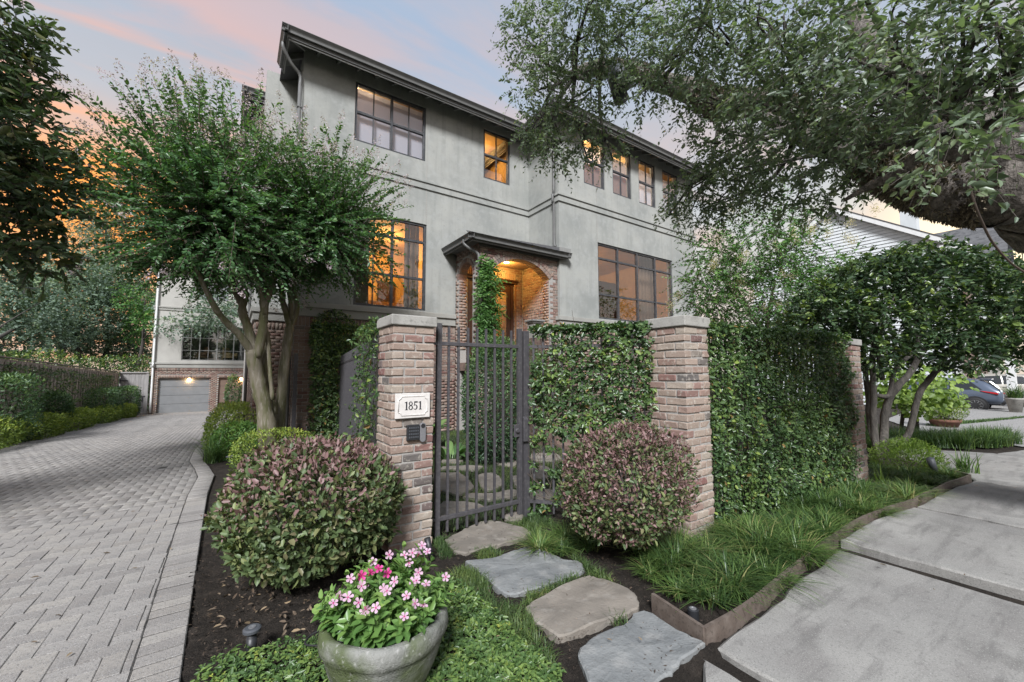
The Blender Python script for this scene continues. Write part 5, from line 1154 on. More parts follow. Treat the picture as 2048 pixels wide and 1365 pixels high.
def grass_bed():
    r = np.random.default_rng(21); C = []
    beds = [([(2.45, 2.10), (2.44, 1.55), (2.75, 1.37), (3.4, 1.40), (4.0, 1.45), (4.1, 1.75), (3.75, 2.08), (3.3, 2.08), (3.0, 2.15)], 58, .215), ([(4.0, 1.46), (5.0, 1.46), (6.0, 1.36), (6.6, 1.33), (6.6, 1.85), (5, 1.98), (3.9, 2.05)], 54, .20),
            ([(6.5, 1.33), (8.1, 1.22), (8.5, 1.6), (8.0, 2.4), (7.1, 2.3), (6.6, 1.8)], 34, .18), ([(2.2, 3.0), (2.62, 2.9), (3.1, 2.4), (2.9, 2.1), (2.45, 2.3), (2.1, 2.65)], 14, .17)]
    P = []; L = []; ln = []; tn = []; AZ = []
    for poly, n, h in beds:
        c = poly_points(poly, n, r)
        for q in c:
            m = int(r.integers(95, 150)); s = h * r.uniform(.55, 1.35); off = r.normal(0, .035, (m, 2)); AZ.append(np.arctan2(off[:, 1], off[:, 0]) + r.normal(0, .6, m)); P.append(np.c_[q + off, np.full(m, -.01)]); L.append(s * r.uniform(.6, 1.15, m)); ln.append(np.abs(r.normal(1.05, .38, m))); tc = r.uniform(.05, .5); tn.append(tc + .55 * r.uniform(0, 1, m) + (r.uniform(0, 1, m) > .96) * .4)
    P = np.vstack(P); P[:, 2] += gz(P[:, 0], 0)
    o = blades('liriope_grass', P, np.concatenate(L), .0046, np.concatenate(ln), np.concatenate(tn), LF['grass'], None, r, seg=6, az=np.concatenate(AZ))
    # short mondo grass round the stepping stones and in the courtyard joints
    allst = [s[3] for s in FRONT] + YARD
    A = [(1.458,3.313,0)[:2], (1.294,2.638,0)[:2], (1.361,2.476,0)[:2], (1.350,2.120,0)[:2], (1.347,1.675,0)[:2], (1.361,1.526,0)[:2], (1.6, 1.35), (2.15, 1.72), (2.25, 2.05), (2.3, 2.5), (2.62, 2.95), (2.6, 3.42), (1.45, 3.42)]
    q = poly_points(A, 26000, r); d = vn(np.c_[q, 0 * q[:, 0]], 5.5, 12); near = q[:, 1] > 2.55
    keep = (d > .50) | (near & (d > .36)); 
    for s in allst[:4]: keep &= ~in_poly(q[:, 0], q[:, 1], s)
    q = q[keep]; m = len(q); Pm = [np.c_[q, np.full(m, -.02)]]; Lm = [r.uniform(.035, .085, m)]
    B = [(1.45, 3.5), (3.9, 3.5), (6.5, 5.4), (6.2, 9.3), (2.0, 9.3), (1.75, 8)]
    q = poly_points(B, 60000, r); keep = np.ones(len(q), bool)
    for s in YARD: keep &= ~in_poly(q[:, 0], q[:, 1], s)
    q = q[keep]; m = len(q); Pm.append(np.c_[q, np.full(m, -.012)]); Lm.append(r.uniform(.04, .085, m))
    Pm = np.vstack(Pm); Lm = np.concatenate(Lm); tone = .45 * vn(Pm, 6, 2) + .5 * r.uniform(0, 1, len(Pm))
    blades('mondo_grass', Pm, Lm, .0022, np.abs(r.normal(.8, .4, len(Pm))), tone, LF['mondo'], None, r, seg=3)
grass_bed()
def tuft(name, label, cat, c, n, h, lean, wd, m, group=None, spread=.05, seg=6):
    r = np.random.default_rng(int(abs(c[0] * 100 + c[1] * 37))); t = thing(name, label, cat, c, group); P = np.array(c) + r.normal(0, spread, (n, 3)) * (1, 1, 0)
    blades('blades', P, h * r.uniform(.6, 1.2, n), wd, np.abs(r.normal(lean, .3, n)), .6 * r.uniform(0, 1, n) + .2, m, t, r, seg); return t
tuft('grass_tuft', 'long arching grass tuft at the driveway bend', 'ornamental grass', (-.28, 9.4, -.2), 150, .75, .9, .005, LF['grass'])
tuft('grass_tuft', 'upright strappy plant beside the spotlight near the edging', 'ornamental grass', (8.75, 1.28, 0), 60, .34, .5, .009, LF['grass'])
tuft('grass_tuft', 'small bright iris leaves at the foot of the far pillar', 'ornamental grass', (6.86, 1.80, 0), 12, .30, .25, .010, LF['redbud'])
def fern_mound():
    bush('asparagus_fern', 'feathery bright green mound under the multi stemmed tree', 'fern', (8.5, 1.85, .1), .62, .40, .30, 5200, .055, LF['redbud'], pw=2.2, ratio=.12, seed=44, shell=.5)
fern_mound()
# mulch chips and fallen leaves
def litter():
    r = np.random.default_rng(31); A = [(-.13, 2.2), (1.1, 2.0), (1.6, 1.3), (2.3, 1.3), (2.7, 2.6), (2.4, 3.3), (1.0, 3.3), (.2, 4.6), (-.18, 4.6)]
    n = 5200; q = poly_points(A, n, r); P = np.c_[q, .003 + .008 * r.uniform(0, 1, n)]; N = np.array((0, 0, 1.)) + r.normal(0, .45, (n, 3)); D = r.normal(0, 1, (n, 3)) * (1, 1, .25); L = .016 * r.uniform(.4, 1.6, n)
    leaves('mulch_chips', P, D, N, L, L * r.uniform(.15, .4, n), r.uniform(0, .5, n) ** 1.5, LF['dead'], None, hexa=False)
    pts = [(-1.087,4.373,0), (-0.820,4.643,0), (-1.196,5.929,0), (-0.497,5.761,0), (-0.384,4.457,0), (-0.538,4.149,0), (-0.635,3.115,0), (-0.850,3.355,0), (-0.829,3.638,0), (-0.390,5.848,0), (-0.807,5.841,0), (-1.793,6.254,0)]
    LB = ['curled orange brown leaf on the open pavers at the front of the driveway', 'larger yellow leaf lying in the middle of the driveway', 'small dry leaf on the driveway farther from the camera than the yellow one', 'dark leaf near the soldier course, close to the wide purple shrub', 'pale dry leaf close to the border of the pavers', 'brown leaf on the pavers left of the pale dry one', 'brown leaf by the lower edge of the picture on the pavers', 'dry leaf on the lower left pavers, farthest to the left', 'leaf lying alone on the lower pavers, left of the bollard light', 'leaf beside the curve where the soldier course bends', 'small brown leaf on the pavers before the bend', 'dry leaf at the left margin of the driveway']
    for k, p in enumerate(pts):
        t = LF['dead']; l = .05 if k < 2 else .035; V, F, tn = leaf_arrays(np.array([[p[0], p[1], .012]]), np.array([[r.normal(0, 1), r.normal(0, 1), .1]]), np.array([[r.normal(0, .4), r.normal(0, .4), 1]]), np.array([l]), np.array([l * .4]), np.array([r.uniform(.4, 1)]))
        o = link(bpy.data.objects.new('fallen_leaf', np_mesh('fallen_leaf', V, F, t, tone=tn))); tag(o, LB[k], 'leaf', 'fallen leaves on the driveway')
    pts = [(0.191,3.134,0), (-0.022,3.385,0), (1.231,1.934,0), (1.119,2.278,0), (1.381,1.738,0), (3.680,1.263,0), (3.796,0.739,0), (4.232,0.668,0), (3.978,1.013,0), (1.827,1.479,0), (1.698,1.568,0)]
    P = np.array(pts) + (0, 0, .045); n = len(P); k = 90; A = [(-0.105,3.762,0)[:2], (0.521,3.014,0)[:2], (0.434,2.632,0)[:2], (-0.049,2.760,0)[:2]]; q = poly_points(A, k, r); P = np.vstack([P, np.c_[q, np.full(k, .012)]]); n = len(P); L = r.uniform(.02, .05, n)
    leaves('leaf_litter', P, r.normal(0, 1, (n, 3)) * (1, 1, .3), np.array((0, 0, 1)) + r.normal(0, .4, (n, 3)), L, L * .4, r.uniform(.2, 1, n), LF['dead'], None)
    n = 900; q = np.c_[-3.3 * r.uniform(0, 1, n) ** 1.2 - .1, r.uniform(3.5, 13, n)]; q = q[q[:, 0] > -q[:, 1] * .45]; n = len(q); L = r.uniform(.006, .014, n)
    leaves('driveway_debris', np.c_[q, gz(0, q[:, 1]) + .004], r.normal(0, 1, (n, 3)) * (1, 1, .1), np.array((0, 0, 1)) + r.normal(0, .3, (n, 3)), L, L * .5, r.uniform(0, .45, n), LF['dead'], None, hexa=False)
litter()

# ------------------------------------------------------------------ garden lights
def path_light(label, x, y, h, r0, cap):
    z = float(gz(x, y)) - .02; t = thing('path_light', label, 'garden light', (x, y, z)); MB().lathe([(r0, 0), (r0, h - .03), (r0 * .9, h - .03), (r0 * .9, h - .004)], 18, (x, y, z)).build('stem', MT['blackplastic'], t, True)
    MB().lathe([(r0 * .9, h - .004), (cap, h), (cap, h + .012), (cap * .8, h + .018), (cap * .45, h + .018)], 22, (x, y, z)).build('cap', MT['fixture'], t); MB().lathe([(cap * .42, h + .0185), (cap * .42, h + .021), (cap * .2, h + .021), (.001, h + .019)], 16, (x, y, z)).build('cap_ring', MT['steel'], t)
path_light('black bollard light standing in the mulch by the planter', .128, 2.60, .135, .025, .042); path_light('dark mushroom path light beside the bright shrub', .0, 8.6, .17, .02, .075)
b = MB(); b.tube([(.17, 2.585, .02), (.20, 2.575, .012)], .014, 8); b.build('side_outlet', MT['blackplastic'], bpy.data.objects['path_light'], True)
def well_light():
    c = (2.297,1.455,0); t = thing('well_light', 'round black in ground light at the corner of the edging', 'garden light', (c[0], c[1], 0)); z = .055
    MB().lathe([(.03, -.08), (.032, z), (.026, z + .004), (.02, z + .002)], 20, (c[0], c[1] + .03, 0)).build('body', MT['blackplastic'], t); MB().lathe([(.0195, z + .0025), (.0195, z + .005), (.012, z + .005), (.011, z + .003)], 18, (c[0], c[1] + .03, 0)).build('lens_ring', MT['steel'], t)
well_light()
def spot(label, p, q, r, m='fixture', name='spotlight'):
    t = thing(name, label, 'spotlight', p); MB().tube([p, q], [r * .8, r], 18).build('hood', MT[m], t, True); return t
p = (8.172,1.484,0); spot('charcoal uplight tilted towards the tree near the edging', (p[0], p[1], .03), (p[0] - .08, p[1] + .03, .24), .045)
p = (1.326,3.048,0); spot('black uplight leaning against the foot of the number pillar', (p[0], p[1] + .02, 0), (p[0] - .03, p[1] + .05, .16), .025, 'blackplastic')
a, b_ = (4.401,3.868,5.903), (4.472,3.747,5.395); spot('grey cylinder light hanging lower from the oak limb', a, b_, .11); a, b_ = (4.287,3.712,5.812), (4.381,3.560,5.457); spot('grey cylinder light strapped against the oak limb', a, b_, .10)

# ------------------------------------------------------------------ plants in the courtyard, pots
def big_leaf(parent, base, d, length, w, m, tone, droop):
    n = 8; V = []; F = []; d = nrm(np.array(d, float)); s = nrm(np.cross(d, (0, 0, 1.))); h = nrm(np.array((d[0], d[1], 0)))
    for i in range(n + 1):
        t = i / n; c = np.array(base) + d * length * t + np.array((0, 0, -1.)) * droop * length * t ** 2.2 + h * droop * .3 * length * t ** 2; ww = w * (math.sin(PI * min(1, max(0, (t - .12) / .88)) ** .8) if t > .12 else 0) + .006
        V += [c - s * ww, c + np.array((0, 0, -.15 * ww)), c + s * ww]
    for i in range(n): a = 3 * i; F += [(a, a + 1, a + 4, a + 3), (a + 1, a + 2, a + 5, a + 4)]
    return link(bpy.data.objects.new('leaf', np_mesh('leaf', V, F, m, True, tone=np.repeat([tone - .1, tone + .12, tone] * (n + 1), 1))), parent)
def aspidistra():
    r = np.random.default_rng(6)
    for lab, (x, y), n, ln, w in (('broad leaved green plant against the brick wall behind gate', (3.05, 7.4), 26, .62, .13), ('strappy leaved plant at the foot of the clipped cone', (3.05, 6.3), 22, .62, .06)):
        t = thing('aspidistra', lab, 'plant', (x, y, 0))
        for k in range(n):
            a = r.uniform(0, 2 * PI); big_leaf(t, (x + .12 * math.cos(a), y + .12 * math.sin(a), .25 if w > .1 else .0), (math.cos(a) * .55, math.sin(a) * .55, 1), ln * r.uniform(.6, 1.1), w * r.uniform(.7, 1.1), LF['asp'], r.uniform(.15, .85), r.uniform(.3, .75))
    t = thing('plant_pot', 'dark pot under the broad leaved plant behind the gate', 'pot', (3.05, 7.4, 0)); MB().lathe([(.16, 0), (.22, .26), (.24, .28), (.22, .285), (.20, .22), (.001, .22)], 24, (3.05, 7.4, 0)).build('pot', MT['blackpot'], t, True)
aspidistra()
x, y, z = (-5.132,33.626,-1.059); z = float(gz(x, y))
t = thing('bowl_pot', 'glossy black bowl pot in front of the wooden gate', 'pot', (x, y, z)); MB().lathe([(.30, 0), (.36, .05), (.47, .36), (.50, .40), (.50, .44), (.45, .44), (.42, .38), (.001, .38)], 28, (x, y, z)).build('bowl', MT['blackpot'], t, True)
def right_side_plants():
    r = np.random.default_rng(12)
    # strip of liriope across the pavement
    A = [(9.7, 2.35), (10.7, 2.75), (12.2, 1.6), (14.0, 1.25), (14.6, 1.5), (13.0, 2.1), (11.3, 3.1), (9.6, 3.0)]
    c = poly_points(A, 150, r); P = []; L = []; ln = []; tn = []
    for q in c: m = 70; P.append(np.c_[q + r.normal(0, .06, (m, 2)), np.full(m, 0.)]); L.append(.40 * r.uniform(.6, 1.15, m)); ln.append(np.abs(r.normal(.7, .35, m))); tn.append(r.uniform(0, .4) + .55 * r.uniform(0, 1, m))
    P = np.vstack(P); P[:, 2] = gz(P[:, 0], 0); blades('liriope_border', P, np.concatenate(L), .006, np.concatenate(ln), np.concatenate(tn), LF['grass'], None, r, seg=4)
    A = [(17.5, 3.3), (24, 2.3), (34, 1.0), (34, .8), (24, 2.1), (17.4, 3.1)]; q = poly_points(A, 5000, r); P = np.c_[q, gz(q[:, 0], 0)]; blades('lawn_strip', P, r.uniform(.06, .12, 5000), .01, np.abs(r.normal(.6, .3, 5000)), r.uniform(.1, .8, 5000), LF['grass'], None, r, seg=3)
    p = (17.695,2.939,-0.255); z = float(gz(p[0], 0)); t = thing('terracotta_pot', 'round brown terracotta pot with wispy plant behind the grass strip', 'pot', (p[0], p[1], z)); MB().lathe([(.28, 0), (.34, .14), (.37, .15), (.37, .22), (.34, .22), (.33, .18), (.001, .18)], 28, (p[0], p[1], z)).build('pot', MT['terracotta'], t, True)
    t = bush('wispy_plant', 'airy small leaved plant growing in the terracotta pot', 'plant', (p[0], p[1], z + .52), .50, .50, .42, 3600, .05, LF['lime'], ratio=.35, seed=50, shell=.2)
    p = (28.625,2.524,0.033); z = float(gz(p[0], 0)); t = thing('tall_planter', 'tapered grey planter with spiky grass near the silver car', 'planter', (p[0], p[1], z)); MB().lathe([(.17, 0), (.27, .62), (.30, .64), (.30, .70), (.26, .70), (.001, .66)], 24, (p[0], p[1], z)).build('planter', MT['limestone'], t, True)
    tuft('spiky_grass', 'spiky arching grass in the tapered grey planter', 'ornamental grass', (p[0], p[1], z + .66), 150, .75, .8, .014, LF['grass'], spread=.1)
    bush('low_shrubs', 'low wispy green plants behind the grass strip', 'shrub', (11.3, 3.6, .15), 1.3, .6, .5, 4200, .06, LF['crape2'], ratio=.3, seed=51, shell=.3)
right_side_plants()

# ================================================================== trees
def tree_wood(t, limbs, m, n=9, wob=.04, nm='branch'):
    first = True
    for P, r in limbs:
        mb = MB(); limb(mb, P, r, n, 6, wob); mb.build('trunk' if first else nm, m, t, True); first = False
def crape_myrtle():
    r = np.random.default_rng(3); m = MT['crapebark']
    t = thing('crape_myrtle', 'large multi stemmed crape myrtle with lavender seed heads before the house', 'tree', (.5, 8.1, -.12))
    tree_wood(t, [([(0.542,8.100,0.113), (0.442,8.100,0.830), (0.312,8.050,1.338), (0.220,8.000,1.836)], [.165, .13, .12, .11]),
        ([(0.245,8.000,1.737), (0.038,7.900,2.053), (-0.182,7.800,2.287), (-0.315,7.700,2.484), (-0.466,7.600,2.813), (-0.682,7.400,3.371)], [.07, .06, .05, .045, .035, .015]),
        ([(0.229,8.000,1.786), (0.152,8.050,2.170), (0.048,8.100,2.505), (0.078,8.100,2.804), (-0.077,8.200,3.187), (-0.326,8.300,4.119), (-0.517,8.400,5.249)], [.085, .07, .06, .05, .04, .03, .012]),
        ([(0.093,8.100,2.441), (0,8.150,2.676), (-0.173,8.200,3.004), (-0.434,8.300,3.496)], [.05, .045, .035, .02]),
        ([(0.274,8.000,1.712), (0.342,7.950,2.105), (0.364,7.900,2.590), (0.462,7.850,2.975), (0.533,7.800,3.708), (0.596,7.700,4.828)], [.085, .072, .06, .05, .035, .012]),
        ([(0.356,7.900,2.421), (0.312,7.850,2.746), (0.194,7.700,3.120), (0.025,7.500,3.852), (-0.085,7.400,4.914)], [.05, .045, .04, .028, .01]),
        ([(0.581,8.150,0.734), (0.406,8.200,1.506), (0.452,8.250,1.942), (0.370,8.300,2.381), (0.407,8.400,3.117), (0.242,8.600,4.627)], [.06, .055, .05, .05, .04, .015]),
        ([(0.539,8.000,1.000), (0.482,7.980,1.505), (0.438,8.000,1.927), (0.356,8.000,2.348), (0.293,8.000,2.683)], [.035, .032, .03, .026, .022])], m)
    t2 = thing('crape_myrtle', 'slimmer straight crape myrtle trunk close to the house corner', 'tree', (.78, 8.4, -.12))
    tree_wood(t2, [([(0.691,8.400,0.093), (0.692,8.400,0.707), (0.716,8.400,1.329), (0.756,8.400,1.962), (0.791,8.400,2.330)], [.10, .088, .085, .08, .075]),
        ([(0.793,8.400,2.284), (0.692,8.400,2.645), (0.631,8.400,3.007), (0.686,8.300,3.874), (0.836,8.200,5.103)], [.06, .05, .045, .035, .012]),
        ([(0.801,8.400,2.285), (0.895,8.400,2.635), (0.832,8.400,3.031), (0.972,8.200,3.524), (1.510,8.000,4.427)], [.055, .045, .04, .03, .012]),
        ([(0.818,8.380,2.422), (0.770,8.350,2.783), (0.708,8.300,3.044), (0.561,8.100,3.615)], [.04, .035, .03, .02])], m)
    # crown: long two ranked shoots that leave a few inner limbs and end on a broad dome
    for tt, C0, R0, nsh, sd, up in ((t, np.array((-0.316,7.900,4.113)), np.array((1.75, 1.40, 2.0)), 1350, 5, .9), (t2, np.array((1.223,7.800,4.204)), np.array((1.45, 1.15, 1.70)), 700, 6, .9)):
        r = np.random.default_rng(sd); d = nrm(r.normal(0, 1, (nsh, 3))); f = r.uniform(.10, .95, (nsh, 1)) ** .6; lim = 1 + .30 * (vn(d, 2.6, sd) - .5)[:, None]
        E = C0 + d * R0 * f * lim; lowz = C0[2] - R0[2] * .60; E[:, 2] = np.maximum(E[:, 2], lowz + .25 * r.uniform(0, 1, nsh)); E[:, 1] = np.minimum(E[:, 1], 9.2)
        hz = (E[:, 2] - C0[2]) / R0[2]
        rad = d * R0; Dv = nrm(nrm(rad) * np.array((1, 1, .55)) + np.array((0, 0, 1.)) * np.where(hz > 0, up * (.35 + hz), .05)[:, None] + r.normal(0, .22, (nsh, 3)))
        ln = np.where(hz > .35, r.uniform(.6, 1.5, nsh), r.uniform(.5, .95, nsh)); A = E - Dv * (ln * .65)[:, None]
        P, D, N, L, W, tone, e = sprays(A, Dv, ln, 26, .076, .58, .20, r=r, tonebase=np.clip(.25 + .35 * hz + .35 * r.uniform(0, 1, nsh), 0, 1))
        k = P[:, 1] < 9.5; leaves('foliage', P[k], D[k], N[k], L[k], W[k], tone[k], LF['crape'], tt)
        twigs('twig', A, e, .006, MT['twig'], tt); cc = C0 + (A - C0) * .35 - np.array((0, 0, .5)); twigs('branch', cc[::9], A[::9], .012, MT['greytwig'], tt)
        # seed heads and last blossom at the shoot tips
        k = np.where((hz > .25) & (r.uniform(0, 1, nsh) < .62) | (r.uniform(0, 1, nsh) < .05))[0]; q = []
        for i in k:
            m_ = 46; a = r.uniform(0, 1, m_); q.append(e[i] + Dv[i] * (a * .22)[:, None] + nrm(r.normal(0, 1, (m_, 3))) * (.075 * (1.05 - a) + .008)[:, None])
        q = np.vstack(q); n = len(q); s = r.uniform(.014, .032, n); leaves('blossom', q, r.normal(0, 1, (n, 3)), r.normal(0, 1, (n, 3)), s, s * .8, r.uniform(0, 1, n), LF['blossom'], tt, hexa=False)
crape_myrtle()

def blob_crown(t, blobs, leafL, m, nl, tw, density, seed, ratio=.42, droop=.35, ln=(.18, .4), outward=.5, hang=.2, tonef=None, twigm=None, hexa=True, rot=None, nm='foliage'):
    """foliage as twigs gathered in ellipsoids (cx,cy,cz,rh,rv)"""
    r = np.random.default_rng(seed); C = []; D = []; TB = []
    for cx, cy, cz, rh, rv in blobs:
        dist = max(1.2, math.hypot(cx, cy)); n = max(6, int(density * 3.14 * rh * rv / (nl * leafL * leafL * ratio * .6)))
        u = ball_points(n, r, .12); p = np.array((cx, cy, cz)) + u * (rh, rh, rv) * (1 + .25 * (vn(u + cx, 3, seed) - .5))[:, None]; C.append(p)
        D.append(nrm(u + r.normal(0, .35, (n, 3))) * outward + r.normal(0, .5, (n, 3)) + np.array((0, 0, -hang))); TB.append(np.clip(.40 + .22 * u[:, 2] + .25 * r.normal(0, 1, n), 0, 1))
    C, D, TB = np.vstack(C), np.vstack(D), np.concatenate(TB)
    P, Dd, N, L, W, tone, e = sprays(C, D, r.uniform(*ln, len(C)), nl, leafL, ratio, droop, r=r, tonebase=TB, lj=.3)
    leaves(nm, P, Dd, N, L, W, tone, m, t, hexa=hexa)
    if twigm: twigs('twig', C, e, tw, twigm, t)
    return len(P)
OAK = [(3.161,4.201,6.158,0.379,0.517), (3.334,4.152,5.437,0.448,0.413), (3.421,4.382,4.939,0.285,0.321), (3.641,4.262,4.619,0.321,0.214), (4.029,4.105,4.781,0.327,0.181), (4.406,3.972,4.763,0.258,0.162), (3.493,3.528,5.757,0.512,0.480), (3.833,3.845,5.092,0.413,0.241), (3.839,3.058,5.682,0.553,0.430), (4.266,3.187,5.091,0.456,0.163), (4.047,2.596,5.225,0.462,0.434), (4.409,2.410,4.591,0.347,0.318), (4.092,2.101,5.009,0.502,0.423),
       (4.764,2.565,4.239,0.338,0.307), (4.897,2.998,3.834,0.299,0.299), (5.110,2.614,3.808,0.448,0.352), (4.964,2.098,3.898,0.491,0.405), (4.257,1.699,4.220,0.443,0.443), (4.081,1.542,4.594,0.467,0.374), (4.210,1.260,4.074,0.443,0.443), (4.587,1.405,3.671,0.384,0.336), (5.204,1.859,3.422,0.368,0.198), (5.251,1.458,3.477,0.291,0.212), (3.928,0.851,4.013,0.419,0.305), (4.011,0.838,3.557,0.343,0.248), (3.702,0.563,3.550,0.332,0.266), (4.528,1.098,3.500,0.244,0.199),
       (3.702,0.324,3.516,0.292,0.231), (3.685,0.492,3.137,0.192,0.160), (3.792,0.292,3.209,0.231,0.154), (3.748,0.176,3.462,0.177,0.236), (5.377,2.936,3.612,0.276,0.124), (5.093,3.357,3.762,0.157,0.178),
       (3.221,2.958,6.049,0.509,0.283), (3.681,1.859,5.395,0.432,0.240), (3.867,0.950,4.685,0.354,0.197), (3.805,0.325,4.045,0.288,0.160), (3.924,0.068,3.344,0.177,0.266)]
def oak():
    t = thing('live_oak', 'huge live oak whose fern covered limbs hang over the house front', 'tree', (6.4, -1.7, 0)); m = MT['oakbark']
    tree_wood(t, [([(6.9, -2.1, -.2), (6.6, -1.6, 1.2), (6.025,-0.278,2.169), (5.358,0.053,2.816), (4.887,0.297,2.985)], [.75, .58, .50, .44, .40]),
        ([(4.924,0.284,2.852), (4.791,0.495,2.858), (4.743,0.703,2.925), (4.799,0.947,3.146), (4.975,1.165,3.431), (5.239,1.439,3.767), (5.399,1.892,4.243), (5.469,2.286,4.700)], [.30, .24, .185, .165, .15, .13, .10, .06]),
        ([(4.946,0.249,3.061), (4.923,0.483,3.327), (5.069,0.713,3.697), (5.377,0.940,4.217), (5.630,1.191,4.872), (5.947,1.495,5.803)], [.36, .27, .22, .18, .14, .08]),
        ([(5.271,0.802,3.869), (5.537,1.219,3.951), (5.702,1.782,4.512), (5.617,2.398,5.024), (5.466,2.850,5.175), (5.259,3.087,5.433), (4.922,3.415,5.669), (4.634,3.712,5.881), (4.205,4.000,5.919), (3.904,4.214,5.816)], [.16, .15, .15, .16, .19, .165, .14, .13, .115, .07]),
        ([(4.257,0.481,2.993), (4.144,0.674,3.047), (4.232,0.862,2.997), (4.327,1.039,3.002), (4.403,1.232,2.970)], [.05, .045, .040, .032, .015]),
        ([(4.295,0.197,3.167), (4.258,0.345,3.146), (4.381,0.497,3.212)], [.045, .035, .02])], m, 14, .05)
    r = np.random.default_rng(9)
    # secondary branches from limb points to foliage masses
    hubs = [np.array(p) for p in ((5.282,1.410,3.767), (5.507,1.923,4.422), (5.466,2.849,5.189), (4.922,3.415,5.669), (4.266,3.959,5.918), (3.964,4.172,5.831), (5.377,0.940,4.217), (5.630,1.191,4.872), (4.381,0.497,3.212), (5.947,1.495,5.803), (4.752,0.370,3.175))]
    for b in OAK:
        c = np.array(b[:3]); h = min(hubs, key=lambda q: np.linalg.norm(q - c)); mid = (c + h) / 2 + r.normal(0, .12, 3); mb = MB(); limb(mb, [h, mid, c + r.normal(0, .1, 3)], [.035, .024, .008], 6, 4); mb.build('branch', MT['darkbark'], t, True)
        for k in range(3): e = c + nrm(r.normal(0, 1, 3)) * b[3] * .8; mb = MB(); limb(mb, [mid + (c - mid) * r.uniform(.2, .9), (c + e) / 2 + r.normal(0, .05, 3), e], [.012, .009, .003], 5, 3); mb.build('branch', MT['darkbark'], t, True)
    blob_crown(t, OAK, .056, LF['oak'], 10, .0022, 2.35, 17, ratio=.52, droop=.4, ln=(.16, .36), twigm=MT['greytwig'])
    near = [(3.022,0.337,2.478,0.066,0.101), (3.055,0.353,2.722,0.116,0.065), (2.880,0.241,2.589,0.105,0.051), (3.557,0.618,2.723,0.090,0.070), (3.244,0.463,2.759,0.113,0.071)]
    blob_crown(t, near, .060, LF['oak'], 8, .0022, 1.3, 19, ratio=.52, droop=.6, ln=(.12, .22), hang=.5, twigm=MT['greytwig'])
    # resurrection fern on the limbs
    def fernon(P, rad, n):
        q = smooth_path(P, 8); rr = np.interp(np.linspace(0, 1, len(q)), np.linspace(0, 1, len(rad)), rad); i = r.integers(0, len(q) - 1, n); d = nrm(r.normal(0, 1, (n, 3)) + (0, 0, .25)); tan = nrm(q[i + 1] - q[i]); d = nrm(d - tan * (d * tan).sum(1, keepdims=True))
        f = r.uniform(0, 1, (n, 1)); b = q[i] * (1 - f) + q[i + 1] * f + d * (rr[i] * .98)[:, None]; L = r.uniform(.025, .06, n)
        leaves('resurrection_fern', b, d + r.normal(0, .6, (n, 3)) + (0, 0, -.25), tan + r.normal(0, .5, (n, 3)), L, L * .4, r.uniform(0, 1, n), LF['fern'], t)
    fernon([(4.814,0.425,2.798), (4.800,0.548,2.869), (4.743,0.703,2.925), (4.799,0.947,3.146), (4.975,1.165,3.431)], [.22, .22, .185, .165, .15], 9000)
    fernon([(5.702,1.782,4.512), (5.617,2.398,5.024), (5.466,2.850,5.175), (5.259,3.087,5.433)], [.15, .16, .19, .17], 5000)
    fernon([(4.922,3.415,5.669), (4.634,3.712,5.881), (4.205,4.000,5.919)], [.14, .13, .115], 1200)
    fernon([(5.537,1.219,3.951), (5.239,1.439,3.767)], [.13, .13], 2500)
oak()
cbl = smooth_path([(4.054,0.464,2.704), (4.093,0.450,2.576), (4.206,0.442,2.494), (4.431,0.422,2.371), (4.696,0.373,2.255), (4.984,0.307,2.179)], 8)
tag(MB().tube(cbl, .0075, 8).build('hanging_cable', MT['twig'], None, True), 'thin brown cable hanging from the thick oak limb', 'cable')

def magnolia():
    t = thing('magnolia', 'dark leathery leaved magnolia along the left edge of the picture', 'tree', (-3.2, 7.0, 0)); r = np.random.default_rng(2)
    bl = [(-3.001,8.822,6.656,0.332,0.406), (-3.181,9.020,5.847,0.517,0.517), (-2.839,9.030,5.840,0.343,0.229), (-2.905,8.902,5.110,0.517,0.406), (-2.661,9.024,4.624,0.572,0.419), (-2.990,9.042,4.228,0.590,0.517), (-2.553,9.118,4.134,0.465,0.349), (-2.837,9.008,3.492,0.553,0.406), (-2.590,9.341,3.313,0.354,0.315), (-2.391,9.318,4.706,0.325,0.179), (-3.379,9.257,4.744,0.664,1.107), (-3.447,9.152,6.362,0.664,0.886), (-3.384,9.385,3.419,0.590,0.664)] + [(-5.2 + r.normal(0, .8), 6 + r.normal(0, .9), 3.2 + 1.1 * k, .85, .6) for k in range(5)] + [(-3.7 + r.normal(0, .3), 6 + r.normal(0, .5), 3.6 + 1.3 * k, .6, .45) for k in range(3)]
    x0 = bl[5]; tree_wood(t, [([(-5.5, 6.2, -.1), (-5.4, 6.1, 2), (-5.3, 6.0, 4), (-5.2, 6.0, 6), (-5.2, 6.0, 8)], [.22, .18, .14, .10, .04])], MT['darkbark'])
    for b in bl: mb = MB(); limb(mb, [(-5.3, 6.0, b[2] - .9), ((b[0] - 5.3) / 2, (b[1] + 6) / 2 + r.normal(0, .3), b[2] - .5 + r.normal(0, .25)), b[:3]], [.05, .035, .01], 6, 4); mb.build('branch', MT['darkbark'], t, True)
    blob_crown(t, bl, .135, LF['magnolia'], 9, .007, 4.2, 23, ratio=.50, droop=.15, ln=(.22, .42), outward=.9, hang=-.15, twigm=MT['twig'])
magnolia()

